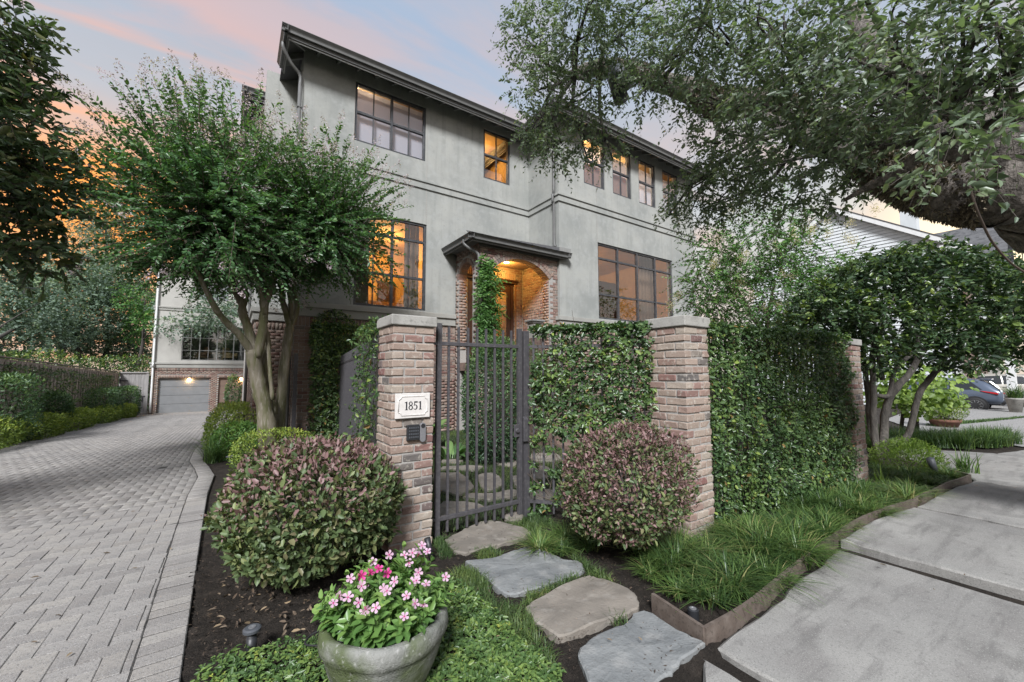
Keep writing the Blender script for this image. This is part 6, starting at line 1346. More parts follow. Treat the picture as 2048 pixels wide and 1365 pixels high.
def ligustrum():
    t = thing('ligustrum_tree', 'umbrella shaped multi trunk tree with glossy leaves by the far pillar', 'tree', (8.2, 1.9, 0)); m = MT['darkbark']; b = (8.15, 2.0, -.05)
    q = lambda x, y, d: None
    tree_wood(t, [([b, (8.980,2.208,0.161), (9.280,1.983,0.392), (9.339,1.818,1.073), (9.542,1.646,1.442), (9.731,1.483,1.812), (10.422,1.208,2.329)], [0.078, 0.058, 0.047, 0.045, 0.043, 0.039, 0.016]),
        ([b, (8.757,2.152,0.432), (8.800,2.070,0.999), (9.064,1.849,1.443), (9.250,1.689,1.807), (9.572,1.440,2.130), (10.096,1.054,2.453)], [0.070, 0.058, 0.055, 0.047, 0.039, 0.031, 0.012]),
        ([b, (8.509,2.206,0.368), (8.455,2.167,1.166), (8.422,2.145,1.644), (8.435,2.091,2.122), (8.315,2.127,2.600)], [0.055, 0.047, 0.045, 0.043, 0.035, 0.012]),
        ([(8.465,2.168,1.086), (8.664,2.033,1.085), (8.793,1.968,1.484), (9.146,1.752,1.888), (9.356,1.661,2.634)], [0.035, 0.035, 0.031, 0.027, 0.009]),
        ([b, (8.969,2.369,0.471), (8.891,2.358,1.148), (8.821,2.358,1.656), (8.754,2.348,2.248), (8.511,2.473,2.672)], [0.047, 0.039, 0.039, 0.035, 0.031, 0.009]),
        ([(8.568,2.076,1.325), (8.495,2.081,1.803), (8.399,1.988,2.190), (8.409,1.818,2.642)], [0.035, 0.031, 0.027, 0.009]),
        ([(9.152,1.747,1.888), (9.109,1.739,2.293), (9.280,1.585,2.697)], [0.035, 0.027, 0.009]), ([(9.542,1.646,1.442), (10.369,1.283,1.906), (11.446,0.753,2.353)], [0.039, 0.027, 0.012])], m, 9, .06)
    bl = [(7.370,2.750,2.159,0.413,0.270), (7.630,2.537,2.553,0.413,0.270), (8.009,2.247,2.893,0.413,0.270), (8.458,1.919,3.145,0.413,0.270), (8.913,1.600,3.254,0.413,0.270), (9.375,1.293,3.182,0.413,0.270), (9.777,1.037,2.999,0.413,0.270), (10.182,0.788,2.730,0.413,0.270), (10.557,0.565,2.389,0.413,0.270), (8.342,3.112,2.252,0.467,0.287), (8.635,2.871,2.699,0.467,0.287), (9.065,2.543,3.083,0.467,0.287), (9.573,2.172,3.368,0.467,0.287), (10.087,1.811,3.492,0.467,0.287), (10.611,1.463,3.411,0.467,0.287), (11.065,1.174,3.204,0.467,0.287), (11.524,0.891,2.898,0.467,0.287), (11.949,0.639,2.512,0.467,0.287), (8.318,2.643,2.249,0.526,0.306), (7.970,2.137,2.411,0.480,0.279), (9.140,2.038,2.755,0.526,0.306), (8.789,1.549,2.757,0.480,0.279), (10.123,1.371,2.753,0.526,0.306), (9.703,0.965,2.368,0.480,0.279), (8.610,2.469,1.995,0.526,0.306), (8.300,1.935,2.178,0.480,0.279), (9.649,1.732,2.331,0.526,0.306), (9.328,1.241,2.137,0.480,0.279), (10.855,0.942,2.032,0.526,0.306), (8.254,2.006,1.754,0.480,0.279), (9.669,1.763,1.866,0.526,0.306), (9.472,1.179,1.751,0.480,0.279), (11.142,0.759,1.905,0.526,0.306)]
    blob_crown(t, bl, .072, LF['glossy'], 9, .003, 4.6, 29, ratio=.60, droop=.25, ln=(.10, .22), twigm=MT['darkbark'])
ligustrum()
def crape_far():
    t = thing('crape_myrtle', 'bright green crape myrtle with cream blossom behind the ivy hedge', 'tree', (8.6, 4.4, 0))
    b = (8.7, 4.9, 0); tree_wood(t, [([b, (9.248,4.094,2.027), (9.269,4.030,2.554), (9.365,3.886,3.398)], [.07, .05, .045, .02]), ([b, (9.374,3.998,2.132), (9.488,3.882,2.554), (9.811,3.603,3.186)], [.06, .05, .04, .02]), ([b, (9.156,4.147,2.133), (9.033,4.190,2.555), (8.669,4.368,3.294)], [.06, .05, .04, .02])], MT['crapebark'])
    bl = [(8.207,4.434,3.354,0.568,0.775), (8.797,4.093,4.001,0.732,0.627), (9.136,3.713,3.024,0.919,0.561), (8.468,4.185,2.822,0.817,0.357), (9.605,3.673,3.924,0.635,0.476), (8.200,4.617,4.033,0.370,0.423), (10.710,3.434,3.652,0.553,0.443), (9.618,3.831,4.738,0.541,0.325), (7.648,4.603,3.008,0.252,0.353)]
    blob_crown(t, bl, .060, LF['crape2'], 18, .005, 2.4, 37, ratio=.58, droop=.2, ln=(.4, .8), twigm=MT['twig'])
    r = np.random.default_rng(5); q = []
    for p in ((7.734,4.364,3.634), (8.200,3.911,3.802), (8.764,3.515,3.948), (8.207,3.852,3.095), (8.458,3.704,2.852), (7.972,4.025,2.950), (10.147,2.803,4.109), (10.549,2.729,4.585), (9.447,3.161,4.078), (9.300,3.350,4.412), (9.920,3.047,4.447), (6.656,4.449,2.784), (7.973,4.269,4.214), (8.832,3.387,3.529)):
        for k in range(2): c = np.array(p) + r.normal(0, .12, 3); q.append(c + nrm(r.normal(0, 1, (150, 3))) * r.uniform(.02, .11, (150, 1)) * (1, 1, 1.4))
    q = np.vstack(q); n = len(q); s = r.uniform(.012, .028, n); leaves('blossom', q, r.normal(0, 1, (n, 3)), r.normal(0, 1, (n, 3)), s, s * .8, r.uniform(0, 1, n), LF['cream'], t, hexa=False)
crape_far()
def redbud():
    t = thing('sapling', 'young tree with large pale heart shaped leaves behind the pavement', 'tree', (10.6, 2.9, 0))
    tree_wood(t, [([(14.220,2.863,-0.149), (14.172,2.835,0.501), (14.119,2.800,1.252)], [.055, .045, .03])], MT['darkbark']); tree_wood(t, [([(14.143,3.170,-0.282), (14.190,3.054,0.611), (14.101,2.934,1.250)], [.045, .04, .025])], MT['darkbark'])
    bl = [(14.067,2.639,0.765,0.738,0.307), (14.321,2.327,0.953,0.487,0.304), (13.928,2.965,0.877,0.627,0.314), (13.962,3.125,1.504,0.576,0.512), (14.567,2.606,1.376,0.760,0.317), (13.910,3.342,0.861,0.452,0.387), (13.737,2.769,0.469,0.426,0.146)]
    r = np.random.default_rng(41); C = []; D = []
    for cx, cy, cz, rh, rv in bl: n = int(90 * rh * rv / .12) + 12; u = ball_points(n, r, .2); C.append(np.array((cx, cy, cz)) + u * (rh, rh, rv)); D.append(np.c_[u[:, :2] * .5 + r.normal(0, .4, (n, 2)), -.6 + r.normal(0, .25, n)])
    C, D = np.vstack(C), np.vstack(D); n = len(C); N = np.array((-.45, -.5, .6)) + r.normal(0, .4, (n, 3)); L = .125 * r.uniform(.6, 1.2, n); leaves('foliage', C, D, N, L, L * .95, r.uniform(0, 1, n), LF['redbud'], t, single=120)
redbud()

# background trees, each with its own trunk and crown
def back_tree(label, foot, top, blobs, leafL, seed, m='far', tr=.22, dens=1.6, mid=None, group=None, name='shade_tree'):
    t = thing(name, label, 'tree', foot, group); f, p = np.array(foot, float), np.array(top, float); P = [f, f * .6 + p * .4 + (.15, 0, 0), p]
    tree_wood(t, [(P if mid is None else [f] + mid + [p], [tr, tr * .75, tr * .35] if mid is None else [tr] + [tr * .8] * len(mid) + [tr * .35])], MT['darkbark'])
    for b in blobs: mb = MB(); limb(mb, [P[1], (P[1] + np.array(b[:3])) / 2 + (0, 0, .2), b[:3]], [tr * .35, tr * .2, tr * .06], 5, 3); mb.build('branch', MT['darkbark'], t, True)
    blob_crown(t, blobs, leafL * 1.15, LF[m], 9, .01, dens * 2.3, seed, ratio=.75, droop=.2, ln=(leafL * 2.5, leafL * 5), hexa=False, twigm=None)
G_ = 'trees beyond the wooden fence'
back_tree('oak beyond the fence at the far left, crown over the fence top', (-12.5, 26, -.9), (-12.702,44.618,5.402), [(-13.164,43.732,5.273,2.140,2.497), (-11.453,42.437,6.691,2.140,2.140), (-13.874,43.946,8.119,2.140,1.783), (-12.219,43.224,3.848,2.497,1.070), (-15.333,43.874,6.520,2.755,3.444)], .16, 61, group=G_)
back_tree('leaning dark trunked tree behind the middle of the wooden fence', (-11.503,51.336,2.653), (-12.861,51.925,6.188), [(-12.771,51.657,8.394,2.878,2.657), (-10.883,50.500,7.066,2.878,2.435), (-13.374,52.356,5.306,2.657,1.771), (-12.131,51.016,10.600,2.657,1.993), (-10.262,49.830,9.713,1.993,1.993), (-11.931,53.913,4.117,3.272,0.841)], .17, 62, group=G_, tr=.3)
back_tree('straight dark trunk behind the fence left of the leaning one', (-12.119,49.315,2.798), (-12.371,49.232,5.508), [(-13.375,49.835,6.344,2.091,1.673), (-11.939,48.978,5.090,2.091,1.255), (-14.251,51.347,9.493,2.368,1.722)], .16, 66, group=G_, tr=.25)
back_tree('broad leafy tree behind the wooden gate, brightest green below', (-10.852,55.767,2.390), (-10.606,55.241,6.215), [(-9.650,54.454,7.684,3.198,2.952), (-10.588,54.814,10.629,2.952,2.460), (-8.490,53.529,9.153,2.460,2.460), (-10.747,55.475,4.744,2.952,1.968), (-8.712,54.094,4.740,2.214,1.722), (-9.915,57.513,2.846,3.100,0.930)], .18, 63, group=G_)
back_tree('slender pale trunk tree beside the garage corner', (-7.351,49.791,1.996), (-7.081,49.033,8.120), [(-6.890,47.708,7.940,1.993,1.550), (-5.053,44.227,5.908,1.882,1.045), (-7.561,50.773,5.971,1.168,1.870), (-8.452,56.448,3.615,1.136,1.550)], .15, 64, m='crape2', group=G_, tr=.16)
back_tree('tall tree against the sunset behind the crape myrtle', (-12.173,63.564,6.366), (-12.953,62.875,19.340), [(-13.445,63.156,19.906,2.546,3.395), (-11.687,62.228,17.081,2.263,2.829), (-13.723,63.769,15.394,3.395,2.263), (-15.421,67.012,18.945,2.066,2.362), (-11.643,61.775,21.594,1.414,2.263), (-12.187,61.750,12.881,3.321,1.937)], .17, 65, group=G_, dens=.9)
back_tree('tree in front of the garage wing windows', (-4.003,38.199,-2.037), (-2.364,34.003,4.987), [(-1.973,31.938,4.790,1.255,0.690), (-0.695,31.026,5.256,1.255,0.784), (-3.057,33.303,4.539,1.279,0.640), (-1.271,31.942,6.129,1.599,0.799), (-0.143,30.725,4.473,0.784,0.470), (-4.054,35.057,5.984,0.996,0.731)], .13, 67, tr=.001, dens=1.3, group=G_)
back_tree('loose tree against the bright sunset sky behind the neighbours house', (47.754,3.596,5.268), (47.568,3.307,9.682), [(47.232,3.466,10.419,1.291,1.291), (47.765,2.932,12.257,0.922,1.291), (46.362,4.160,9.317,1.107,0.922), (46.603,2.843,8.695,1.783,1.427), (45.950,4.543,8.214,0.922,0.738)], .17, 68, tr=.15, dens=.75)
ivy_sheet('fence_ivy', 'patchy ivy hanging over the left wooden fence', 'ivy', (-5.66, 17.0, 0), (-5.66, 31.5, 0), .6, 2.15, 6000, .085, .05, LF['vine'], gaps=.70, side=1, seed=9, zfun=lambda x, y: gz(x, y) + .12, top=False)
def ivy_small():
    bush('wall_ivy', 'ivy creeping over the second garage door edge', 'ivy', (-.05, 26, .35), .35, .3, 1.0, 1500, .09, LF['vine'], seed=71)
ivy_small()

def street_trees():
    for k, (x, y, lab) in enumerate(((-6, -17, 'big leafy tree across the street behind the viewer'), (9.5, -12, 'round crowned tree across the street, opposite the gate'), (26, -7, 'spreading tree across the street, opposite the bay window'))):
        t = thing('street_tree', lab, 'tree', (x, y, 0)); rr = np.random.default_rng(80 + k)
        tree_wood(t, [([(x, y, -.1), (x + .2, y, 2), (x, y, 4.5), (x + .3, y, 7)], [.3, .25, .2, .1])], MT['darkbark'])
        bl = [(x + rr.normal(0, 1.9), y + rr.normal(0, 1.3), rr.uniform(3.2, 8.2), rr.uniform(1, 1.7), rr.uniform(.7, 1.2)) for _ in range(13)]
        blob_crown(t, bl, .22, LF['oak'], 9, .01, 1.1, 90 + k, ratio=.7, droop=.2, ln=(.5, 1.0), hexa=False)
street_trees()

# ================================================================== fence, garage wing, neighbour, cars
def left_fence():
    t = thing('wooden_fence', 'weathered vertical board fence with cap rail along the driveway', 'fence', (-5.75, 25, -.7)); w = .19; y = 16.6; m = MT['fence']; top = lambda y: float(np.interp(y, [13, 17.8, 21.3, 33.5], [2.12, 1.98, 1.80, 1.52]))
    k = 0
    while y < 33.3:
        off = .025 if k % 2 else 0; box('board', (-5.79 + off, y, float(gz(-5.7, y)) - .05), (-5.765 + off, y + (.16 if k % 2 else .215), top(y) - .06), m, t); y += w; k += 1
    for z, nm in ((-.06, 'cap_rail'), (-.16, 'trim_rail')):
        MB().bar((-5.77, 16.6, top(16.6) + z + .05), (-5.77, 33.4, top(33.4) + z + .05), .14 if nm == 'cap_rail' else .04, .035 if nm == 'cap_rail' else .09).build(nm, m, t)
    g = thing('wooden_gate', 'tall silvery board gate with black hinge beside the garage', 'gate', (-5.1, 33.4, -1.04)); x = -5.72; k = 0
    while x < -4.5:
        box('board', (x, 33.4 + .006 * (k % 2), -.98), (x + .135, 33.43 + .006 * (k % 2), 1.46), MT['gatewood'], g); x += .14; k += 1
    box('top_rail', (-5.75, 33.33, 1.46), (-4.42, 33.46, 1.53), MT['gatewood'], g); box('post', (-4.50, 33.36, -1), (-4.40, 33.46, 1.459), MT['gatewood'], g)
    b = MB(); b.box((-5.72, 33.37, .98), (-5.35, 33.398, 1.04)).box((-5.72, 33.37, .85), (-5.66, 33.398, 1.16)); b.build('hinge', MT['iron'], g); b = MB(); b.box((-4.75, 33.37, .02), (-4.50, 33.398, .07)).box((-4.66, 33.36, -.3), (-4.61, 33.398, .07)); b.build('latch', MT['iron'], g)
left_fence()
def garage():
    t = thing('garage_wing', 'grey garage wing with two sectional doors at the end of the driveway', 'building', (-2, 33.5, -1.05)); Y = 33.5; z0 = -1.15
    X0, X1 = -4.34, 3.0; D1 = (-3.99, -1.30, -1.04, 1.125); D2 = (-.90, 1.75, -1.04, 1.125); WN = (-2.92, .75, 2.28, 4.55); W2 = (-2.3, -.6, 6.3, 7.6)
    def wl(nm, a, b, c, d, holes, m, dep=.2, yy=Y):
        global house; h = house; house = t
        try: return wall_holes(nm, a, b, c, d, holes, lambda u, w, z: (u, yy + w, z), dep, m, t)
        finally: house = h
    wl('wall', X0, X1, 2.13, 8.2, [WN, W2], MT['stucco2']); wl('brick_wall', X0, X1, z0, 1.80, [D1, D2], MT['mortar'])
    box('side_wall', (X0, Y + .21, z0), (X0 + .2, Y + 9, 8.2), MT['stucco'], t)
    for a, b, pr in ((1.80, 2.03, .05), (2.03, 2.13, .10), (5.45, 5.6, .05), (5.6, 5.68, .09)): box('belt_course', (X0 - pr, Y - pr, a), (X1, Y - .003, b), MT['trim'], t)
    c = face_bricks(X0, X1, z0, 1.79, lambda u, w, z: (u, Y + w, z), AX_F, skip=lambda u, z, su, sz: any(a < u < b and z < d + .21 for a, b, _, d in (D1, D2)), soldier=True)
    C, S, A, _ = c; stuff_bricks('brick', C, S, MT['brick_house'], t, A)
    C = []; S = []
    for a, b, _, d in (D1, D2):
        n = int((b - a) / .075)
        for k in range(n): C.append((a + (k + .5) * (b - a) / n, Y + .015, d + .105)); S.append((.032, .03, .097))
    stuff_bricks('brick', C, S, MT['brick_house'], t)
    for (a, b, c_, d), lab in ((D1, None), (D2, 'garage door with warm lamplight tinted into its brown')):
        n = 4; h = (d - c_) / n; f = None
        dd = MB(); dd.box((a + .01, Y + .16, c_), (b - .01, Y + .18, d - .002)); pm = MT['lamplitdoor' if lab else 'garagepaint']; f = dd.build('garage_door', pm, t)
        for k in range(n): box('panel', (a + .02, Y + .12, c_ + k * h + .008), (b - .02, Y + .158, c_ + (k + 1) * h - .008), pm, f, bev=.008)
    for x, pw in ((-2.45, 5), (.35, 9)):
        MB().lathe([(.001, 0), (.07, 0), (.07, .03), (.05, .05), (.001, .05)], 14, (x, Y + .02, 1.07)).build('door_lamp', MT['glow'], t)
        ld = bpy.data.lights.new('door_lamp', 'POINT'); ld.energy = pw; ld.color = (1, .62, .28); ld.shadow_soft_size = .04; lo = link(bpy.data.objects.new('door_lamp', ld), t); lo.location = (x, Y + .06, 1.0)
    a, b, c_, d = WN
    f = MB(); f.box((a, Y + .04, c_), (a + .05, Y + .1, d)).box((b - .05, Y + .04, c_), (b, Y + .1, d)).box((a + .05, Y + .04, c_), (b - .05, Y + .1, c_ + .05)).box((a + .05, Y + .04, d - .05), (b - .05, Y + .1, d)); f = f.build('window', MT['raft'], t)
    for k in range(1, 8): x = a + (b - a) * k / 8; s = .03 if k % 2 == 0 else .012; box('mullion', (x - s, Y + .035, c_ + .05), (x + s, Y + .095, d - .05), MT['raft'], f)
    for z in (2.93, 3.75): box('glazing_bar', (a + .05, Y + .045, z - .015), (b - .05, Y + .09, z + .015), MT['raft'], f)
    for k in range(4): x0 = a + (b - a) * k / 4; box('pane', (x0 + .03, Y + .065, c_ + .05), (x0 + (b - a) / 4 - .03, Y + .068, d - .05), MT['glass'], f)
    V = [(a - .5, Y + .21, c_ - .12), (b + .5, Y + .21, c_ - .12), (b + .5, Y + 4, c_ - .12), (a - .5, Y + 4, c_ - .12), (a - .5, Y + .21, 5.2), (b + .5, Y + .21, 5.2), (b + .5, Y + 4, 5.2), (a - .5, Y + 4, 5.2)]
    MB().add(V, [(0, 1, 2, 3), (4, 5, 6, 7), (1, 2, 6, 5), (2, 3, 7, 6), (3, 0, 4, 7)]).build('room_wall', MT['raft'], t)
    a, b, c_, d = W2; f = MB(); f.box((a, Y + .04, c_), (a + .05, Y + .1, d)).box((b - .05, Y + .04, c_), (b, Y + .1, d)).box((a + .05, Y + .04, c_), (b - .05, Y + .1, c_ + .05)).box((a + .05, Y + .04, d - .05), (b - .05, Y + .1, d)); f = f.build('window', MT['bronze'], t); box('pane', (a + .05, Y + .065, c_ + .05), (b - .05, Y + .068, d - .05), MT['glass'], f); box('blind', (a + .05, Y + .15, c_), (b - .05, Y + .16, d), MT['shade'], f)
    downspout([(X0 + .10, Y - .10, 8.0), (X0 + .10, Y - .10, 2.25), (X0 + .10, Y - .16, 2.1), (X0 + .10, Y - .16, 1.9), (X0 + .10, Y - .07, 1.7), (X0 + .10, Y - .07, -1.0)], m='white', r=.055, parent=t)
    V = [(X0 - .5, Y - .5, 8.2), (X1, Y - .5, 8.2), (X1, Y + 9.5, 8.2), (X0 - .5, Y + 9.5, 8.2), (X0 + 3, Y + 4.5, 9.9), (X1, Y + 4.5, 9.9)]
    MB().add(V, [(0, 1, 5, 4), (2, 3, 4, 5), (3, 0, 4), (3, 2, 1, 0)]).build('roof', MT['shingle'], t)
    # furniture seen through the big window
    def chair(lab, x, y, z, rot, m):
        c = thing('armchair', lab, 'chair', (x, y, z), 'chairs in the upstairs window'); R_ = Matrix.Translation((x, y, z)) @ Matrix.Rotation(rot, 4, 'Z')
        for nm, a, b in (('seat', (-.32, -.32, .32), (.32, .32, .46)), ('backrest', (-.32, .24, .46), (.32, .34, 1.05)), ('armrest', (-.36, -.3, .46), (-.28, .24, .68)), ('armrest', (.28, -.3, .46), (.36, .24, .68))): o = box(nm, a, b, MT[m], c, bev=.04); o.matrix_basis = R_
        for sx in (-1, 1):
            for sy in (-1, 1): o = MB().tube([(sx * .28, sy * .27, 0), (sx * .27, sy * .26, .33)], .025, 6).build('leg', MT['doorwood'], c); o.matrix_basis = R_
    zf = 2.16; chair('dark wooden chair left of the table in the garage wing window', -1.95, Y + .9, zf, -1.2, 'floorwood'); chair('pale armchair right of the table in the garage wing window', -.35, Y + .9, zf, 1.0, 'room')
    tb = thing('side_table', 'small wooden table with a candle in the garage wing window', 'table', (-1.1, Y + 1.1, zf)); box('tabletop', (-1.65, Y + .7, zf + .62), (-.65, Y + 1.4, zf + .68), MT['floorwood'], tb)
    for x in (-1.5, -.8): box('leg', (x - .06, Y + 1.0, zf), (x + .06, Y + 1.1, zf + .619), MT['floorwood'], tb)
    cn = thing('candle', 'white pillar candle on the table in the window', 'candle', (-1.1, Y + 1, zf + .68)); MB().lathe([(.07, 0), (.07, .26), (.06, .27), (.001, .255)], 14, (-1.1, Y + 1, zf + .681)).build('wax', MT['white'], cn, True)
garage()
def neighbour():
    X = 31.0; t = thing('neighbour_house', 'white sided neighbouring house with gable and brick front', 'house', (X, 8, -.4)); zb = -.5; Y0, Y1 = 4.45, 16.5; pk = 10.475; zE, zP = 8.15, 11.2 + .9
    pk = 9.4; Y1 = 14.35; zP = 11.75; ze = 8.3
    top = lambda y: ze + (zP - ze) * (1 - abs(y - pk) / (pk - Y0))
    MB().prism([(Y0, zb), (Y1, zb), (Y1, ze), (pk, zP), (Y0, ze)], lambda y, z: (X, y, z), lambda y, z: (X + .2, y, z)).build('gable_wall', MT['siding'], t)
    h = .20; k = 0; z = zb
    while z < zP - .15:
        dz = max(0, z + h - ze); a = Y0 + (pk - Y0) * dz / (zP - ze) + .02; b = Y1 - (Y1 - pk) * dz / (zP - ze) - .02
        if b - a > .3: MB().add([(X - .004, a, z + h), (X - .004, b, z + h), (X - .045, b, z), (X - .045, a, z), (X, b, z), (X, a, z)], [(0, 1, 2, 3), (2, 4, 5, 3)]).build('siding_board', MT['siding'], t)
        z += h
    box('corner_board', (X - .05, Y0 - .02, zb), (X - .001, Y0 + .22, ze - .05), MT['white'], t)
    # front wall of brick, eave and gutter along the front
    box('front_wall', (X, Y0 - .18, zb), (X + 12, Y0 - .001, ze - .1), MT['mortar'], t); c = face_bricks(X, X + 9, 4.5, ze - .2, lambda u, w, z: (u, Y0 - .18 + w, z), AX_F); stuff_bricks('brick', c[0], c[1], MT['brick_house'], t, c[2])
    s = (zP - ze) / (pk - Y0)
    for (ya, yb) in ((Y0 - .75, pk), (Y1 + .75, pk)):
        za = ze - .75 * s; zb_ = zP; MB().prism([(ya, za + .14), (yb, zb_ + .14), (yb, zb_ + .20), (ya, za + .20)], lambda y, z: (X - .35, y, z), lambda y, z: (X + 12, y, z)).build('roof', MT['shingle'], t)
        MB().prism([(ya, za - .16), (yb, zb_ - .16), (yb, zb_ + .13), (ya, za + .13)], lambda y, z: (X - .33, y, z), lambda y, z: (X - .06, y, z)).build('barge_board', MT['white'], t)
    box('soffit', (X - .05, Y0 - .72, ze - .62), (X + 4.5, Y0 - .181, ze - .58), MT['raft'], t); MB().tube([(X - .3, Y0 - .80, ze - .46), (X + 4.5, Y0 - .80, ze - .46)], .075, 10).build('gutter', MT['white'], t, True)
    box('eave_return', (X - .34, Y0 - .70, ze - .75), (X - .06, Y0 + .3, ze - .18), MT['white'], t)
    MB().tube(smooth_path([(X - .12, Y0 - .78, ze - .55), (X - .12, Y0 - .70, ze - .8), (X - .1, Y0 - .28, ze - 1.15), (X - .1, Y0 - .26, ze - 1.5), (X - .1, Y0 - .26, 3)], 4), .05, 8).build('downspout', MT['white'], t, True)
    q = (33.937,5.191,10.693); box('chimney', (X + 2.2, 6.0, 8), (X + 3.0, 6.7, 13.2), MT['siding'], t); box('chimney_cap', (X + 2.1, 5.9, 13.2), (X + 3.1, 6.8, 13.35), MT['white'], t)
    # front gable wing further right
    XG, YG = X + 4.6, 3.2; MB().prism([(XG, 4.5), (XG + 3.4, 4.5), (XG + 3.4, 7.6), (XG + 1.7, 10.2), (XG, 7.6)], lambda x, z: (x, YG, z), lambda x, z: (x, YG + 3, z)).build('wing_wall', MT['siding'], t)
    for k in range(24):
        z = 4.6 + .2 * k; hw = 1.7 if z < 7.5 else max(0, 1.7 * (10.2 - z - .2) / 2.6)
        if hw > .15: MB().add([(XG + 1.7 - hw, YG - .004, z + .2), (XG + 1.7 + hw, YG - .004, z + .2), (XG + 1.7 + hw, YG - .07, z), (XG + 1.7 - hw, YG - .07, z)], [(0, 1, 2, 3)]).build('siding_board', MT['siding'], t)
    for sg in (-1, 1): MB().prism([(XG + 1.7, 10.28), (XG + 1.7 + sg * 2.1, 7.06), (XG + 1.7 + sg * 2.1, 7.18), (XG + 1.7, 10.42)], lambda x, z: (x, YG - .3, z), lambda x, z: (x, YG + 6, z)).build('wing_roof', MT['farshingle'], t)
    c = face_bricks(X, X + 7, zb, 3.3, lambda u, w, z: (u, Y0 - .18 + w, z), AX_F); stuff_bricks('brick', c[0], c[1], MT['brick_house'], t, c[2]); box('white_pillar', (X - .3, 2.6, zb), (X, 2.9, 3), MT['white'], t)
neighbour()
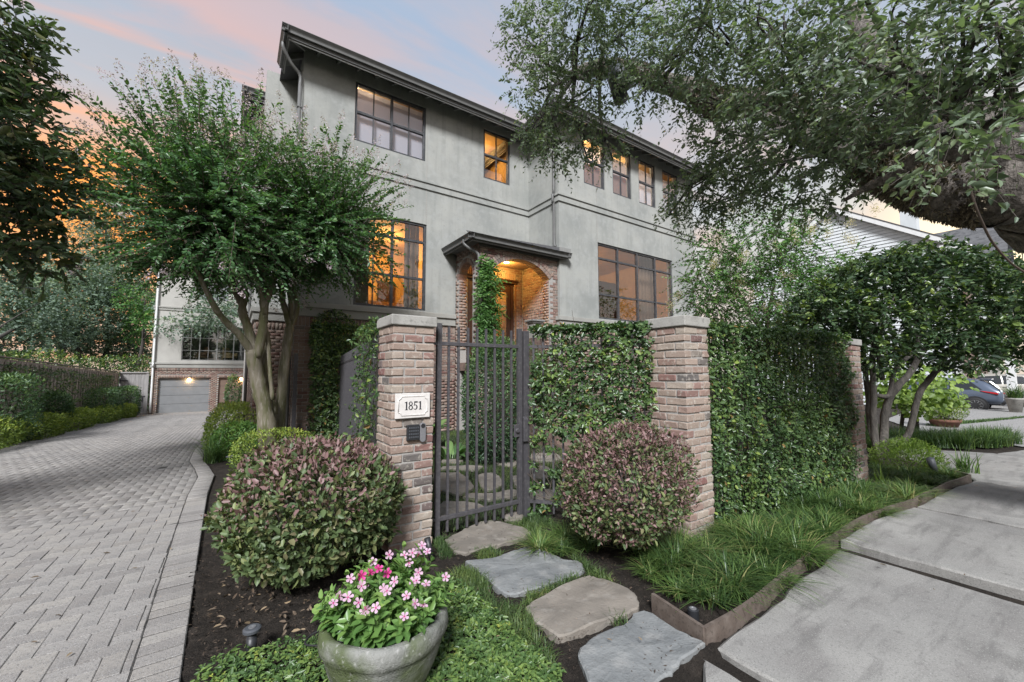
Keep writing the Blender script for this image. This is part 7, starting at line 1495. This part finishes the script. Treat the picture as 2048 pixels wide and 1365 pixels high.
def car(label, x, y, z, rot, paint, group='cars parked on the gravel drive'):
    """compact SUV, tail towards local -y"""
    t = thing('parked_car', label, 'car', (x, y, z), group); Mx = Matrix.Translation((x, y, z)) @ Matrix.Rotation(rot, 4, 'Z')
    def put(o): o.matrix_basis = Mx; return o
    # stations along the length: (y, sill z, belt z, roof z or None, half width, half width at the roof)
    st = [(-2.28, .50, .95, .97, .74, .70), (-2.22, .38, 1.02, 1.05, .85, .72), (-2.05, .34, 1.06, 1.22, .90, .70), (-1.75, .33, 1.07, 1.52, .925, .68), (-1.40, .33, 1.06, 1.64, .93, .66), (-.5, .30, 1.02, 1.68, .93, .66), (.35, .30, .99, 1.65, .93, .64), (.95, .30, .98, 1.40, .925, .66), (1.35, .31, .98, 1.06, .92, .74), (1.9, .33, .90, .95, .89, .72), (2.2, .36, .78, .82, .80, .66), (2.30, .46, .66, .68, .70, .60)]
    V = []; F = []
    for yy, s, b, r_, w, wr in st: V += [(-w * .93, yy, s), (-w, yy, (s + b) / 2), (-w * .97, yy, b), (-wr, yy, r_ - .03), (-wr * .8, yy, r_), (wr * .8, yy, r_), (wr, yy, r_ - .03), (w * .97, yy, b), (w, yy, (s + b) / 2), (w * .93, yy, s)]
    k = 10
    for i in range(len(st) - 1): F += [(i * k + j, (i + 1) * k + j, (i + 1) * k + j + 1, i * k + j + 1) for j in range(k - 1)] + [(i * k + k - 1, (i + 1) * k + k - 1, (i + 1) * k, i * k)]
    F += [tuple(range(k)), tuple(range((len(st) - 1) * k + k - 1, (len(st) - 1) * k - 1, -1))]
    o = MB().add(V, F).build('body', MT[paint], t, True); put(o); md = o.modifiers.new('sub', 'SUBSURF'); md.levels = md.render_levels = 2
    def side_poly(nm, pts, m, dx=.012, dep=.02):
        for sg in (-1, 1):
            W = lambda yy, zz: sg * (np.interp(zz, [.3, .65, 1.02, 1.62], [.86, .925, .90, .665]) + dx)
            Vp = [(W(a, b), a, b) for a, b in pts] + [(W(a, b) - sg * dep, a, b) for a, b in pts]; n = len(pts)
            put(MB().add(Vp, [tuple(range(n)), tuple(range(2 * n - 1, n - 1, -1))] + [(i, (i + 1) % n, n + (i + 1) % n, n + i) for i in range(n)]).build(nm, m, t))
    side_poly('side_window', [(-1.62, 1.12), (-.55, 1.10), (-.55, 1.55), (-1.25, 1.50)], MT['carglass']); side_poly('side_window', [(-.48, 1.10), (.9, 1.08), (.35, 1.50), (-.48, 1.55)], MT['carglass'])
    side_poly('tail_light', [(-2.12, .98), (-1.55, 1.06), (-1.70, 1.0), (-2.12, .90)], MT['redlens'], .03, .1)
    put(MB().add([(-.60, -1.86, 1.50), (.60, -1.86, 1.50), (.70, -2.20, 1.09), (-.70, -2.20, 1.09), (-.60, -1.80, 1.48), (.60, -1.80, 1.48), (.70, -2.12, 1.07), (-.70, -2.12, 1.07)], [(3, 2, 1, 0), (4, 5, 6, 7), (0, 1, 5, 4), (1, 2, 6, 5), (2, 3, 7, 6), (3, 0, 4, 7)]).build('rear_window', MT['carglass'], t))
    for s in (-1, 1): put(MB().box((s * .85 - .12, -2.285, .92), (s * .85 * .6 + .05 * s, -2.17, .985)).build('tail_light', MT['redlens'], t)) if False else None
    put(MB().box((-.60, -2.30, .92), (.60, -2.20, .97)).build('light_bar', MT['redlens'], t)); put(MB().box((-.70, -2.34, .46), (.70, -2.16, .60)).build('bumper', MT['rubber'], t, bev=.03)); put(MB().box((-.45, -2.36, .34), (.45, -2.2, .43)).build('skid_plate', MT['steel'], t, bev=.02))
    put(MB().box((-.62, -1.95, 1.585), (.62, -1.55, 1.63)).build('spoiler', MT[paint], t, bev=.02))
    side_poly('door_handle', [(-.72, .93), (-.50, .93), (-.50, .96), (-.72, .96)], MT['steel'], .03, .03)
    for yy in (-1.38, 1.36):
        for sg in (-1, 1):
            put(MB().tube([(sg * .60, yy, .37), (sg * .955, yy, .37)], .425, 28).build('wheel_arch', MT['rubber'], t))
            w = put(MB().lathe([(.24, -.11), (.33, -.11), (.36, -.08), (.36, .08), (.33, .11), (.24, .11)], 32).build('wheel', MT['tyre'], t, True)); wb = Mx @ Matrix.Translation((sg * .875, yy, .36)) @ Matrix.Rotation(PI / 2 * sg, 4, 'Y'); w.matrix_basis = wb
            m = MB().lathe([(.225, .06), (.24, .112), (.25, .112), (.25, .05)], 32).lathe([(.001, .09), (.05, .105), (.05, .08)], 12)
            for q in range(10): a = q * PI / 5; m.bar((.04 * math.cos(a), .04 * math.sin(a), .095), (.235 * math.cos(a + .1), .235 * math.sin(a + .1), .105), .022, .02)
            rr = m.build('rim', MT['chrome'], w); rr.matrix_parent_inverse = wb.inverted(); rr.matrix_basis = wb
p = (29.592,3.859,-0.522); car('blue grey compact SUV parked with its tail towards the pavement', p[0] + .9, p[1] + 1.4, p[2], .06, 'carpaint')
p = (33.870,2.632,-0.308); car('champagne SUV parked beyond the blue grey one', p[0] + .9, p[1] + 1.5, p[2] + .0, .35, 'carpaint2')
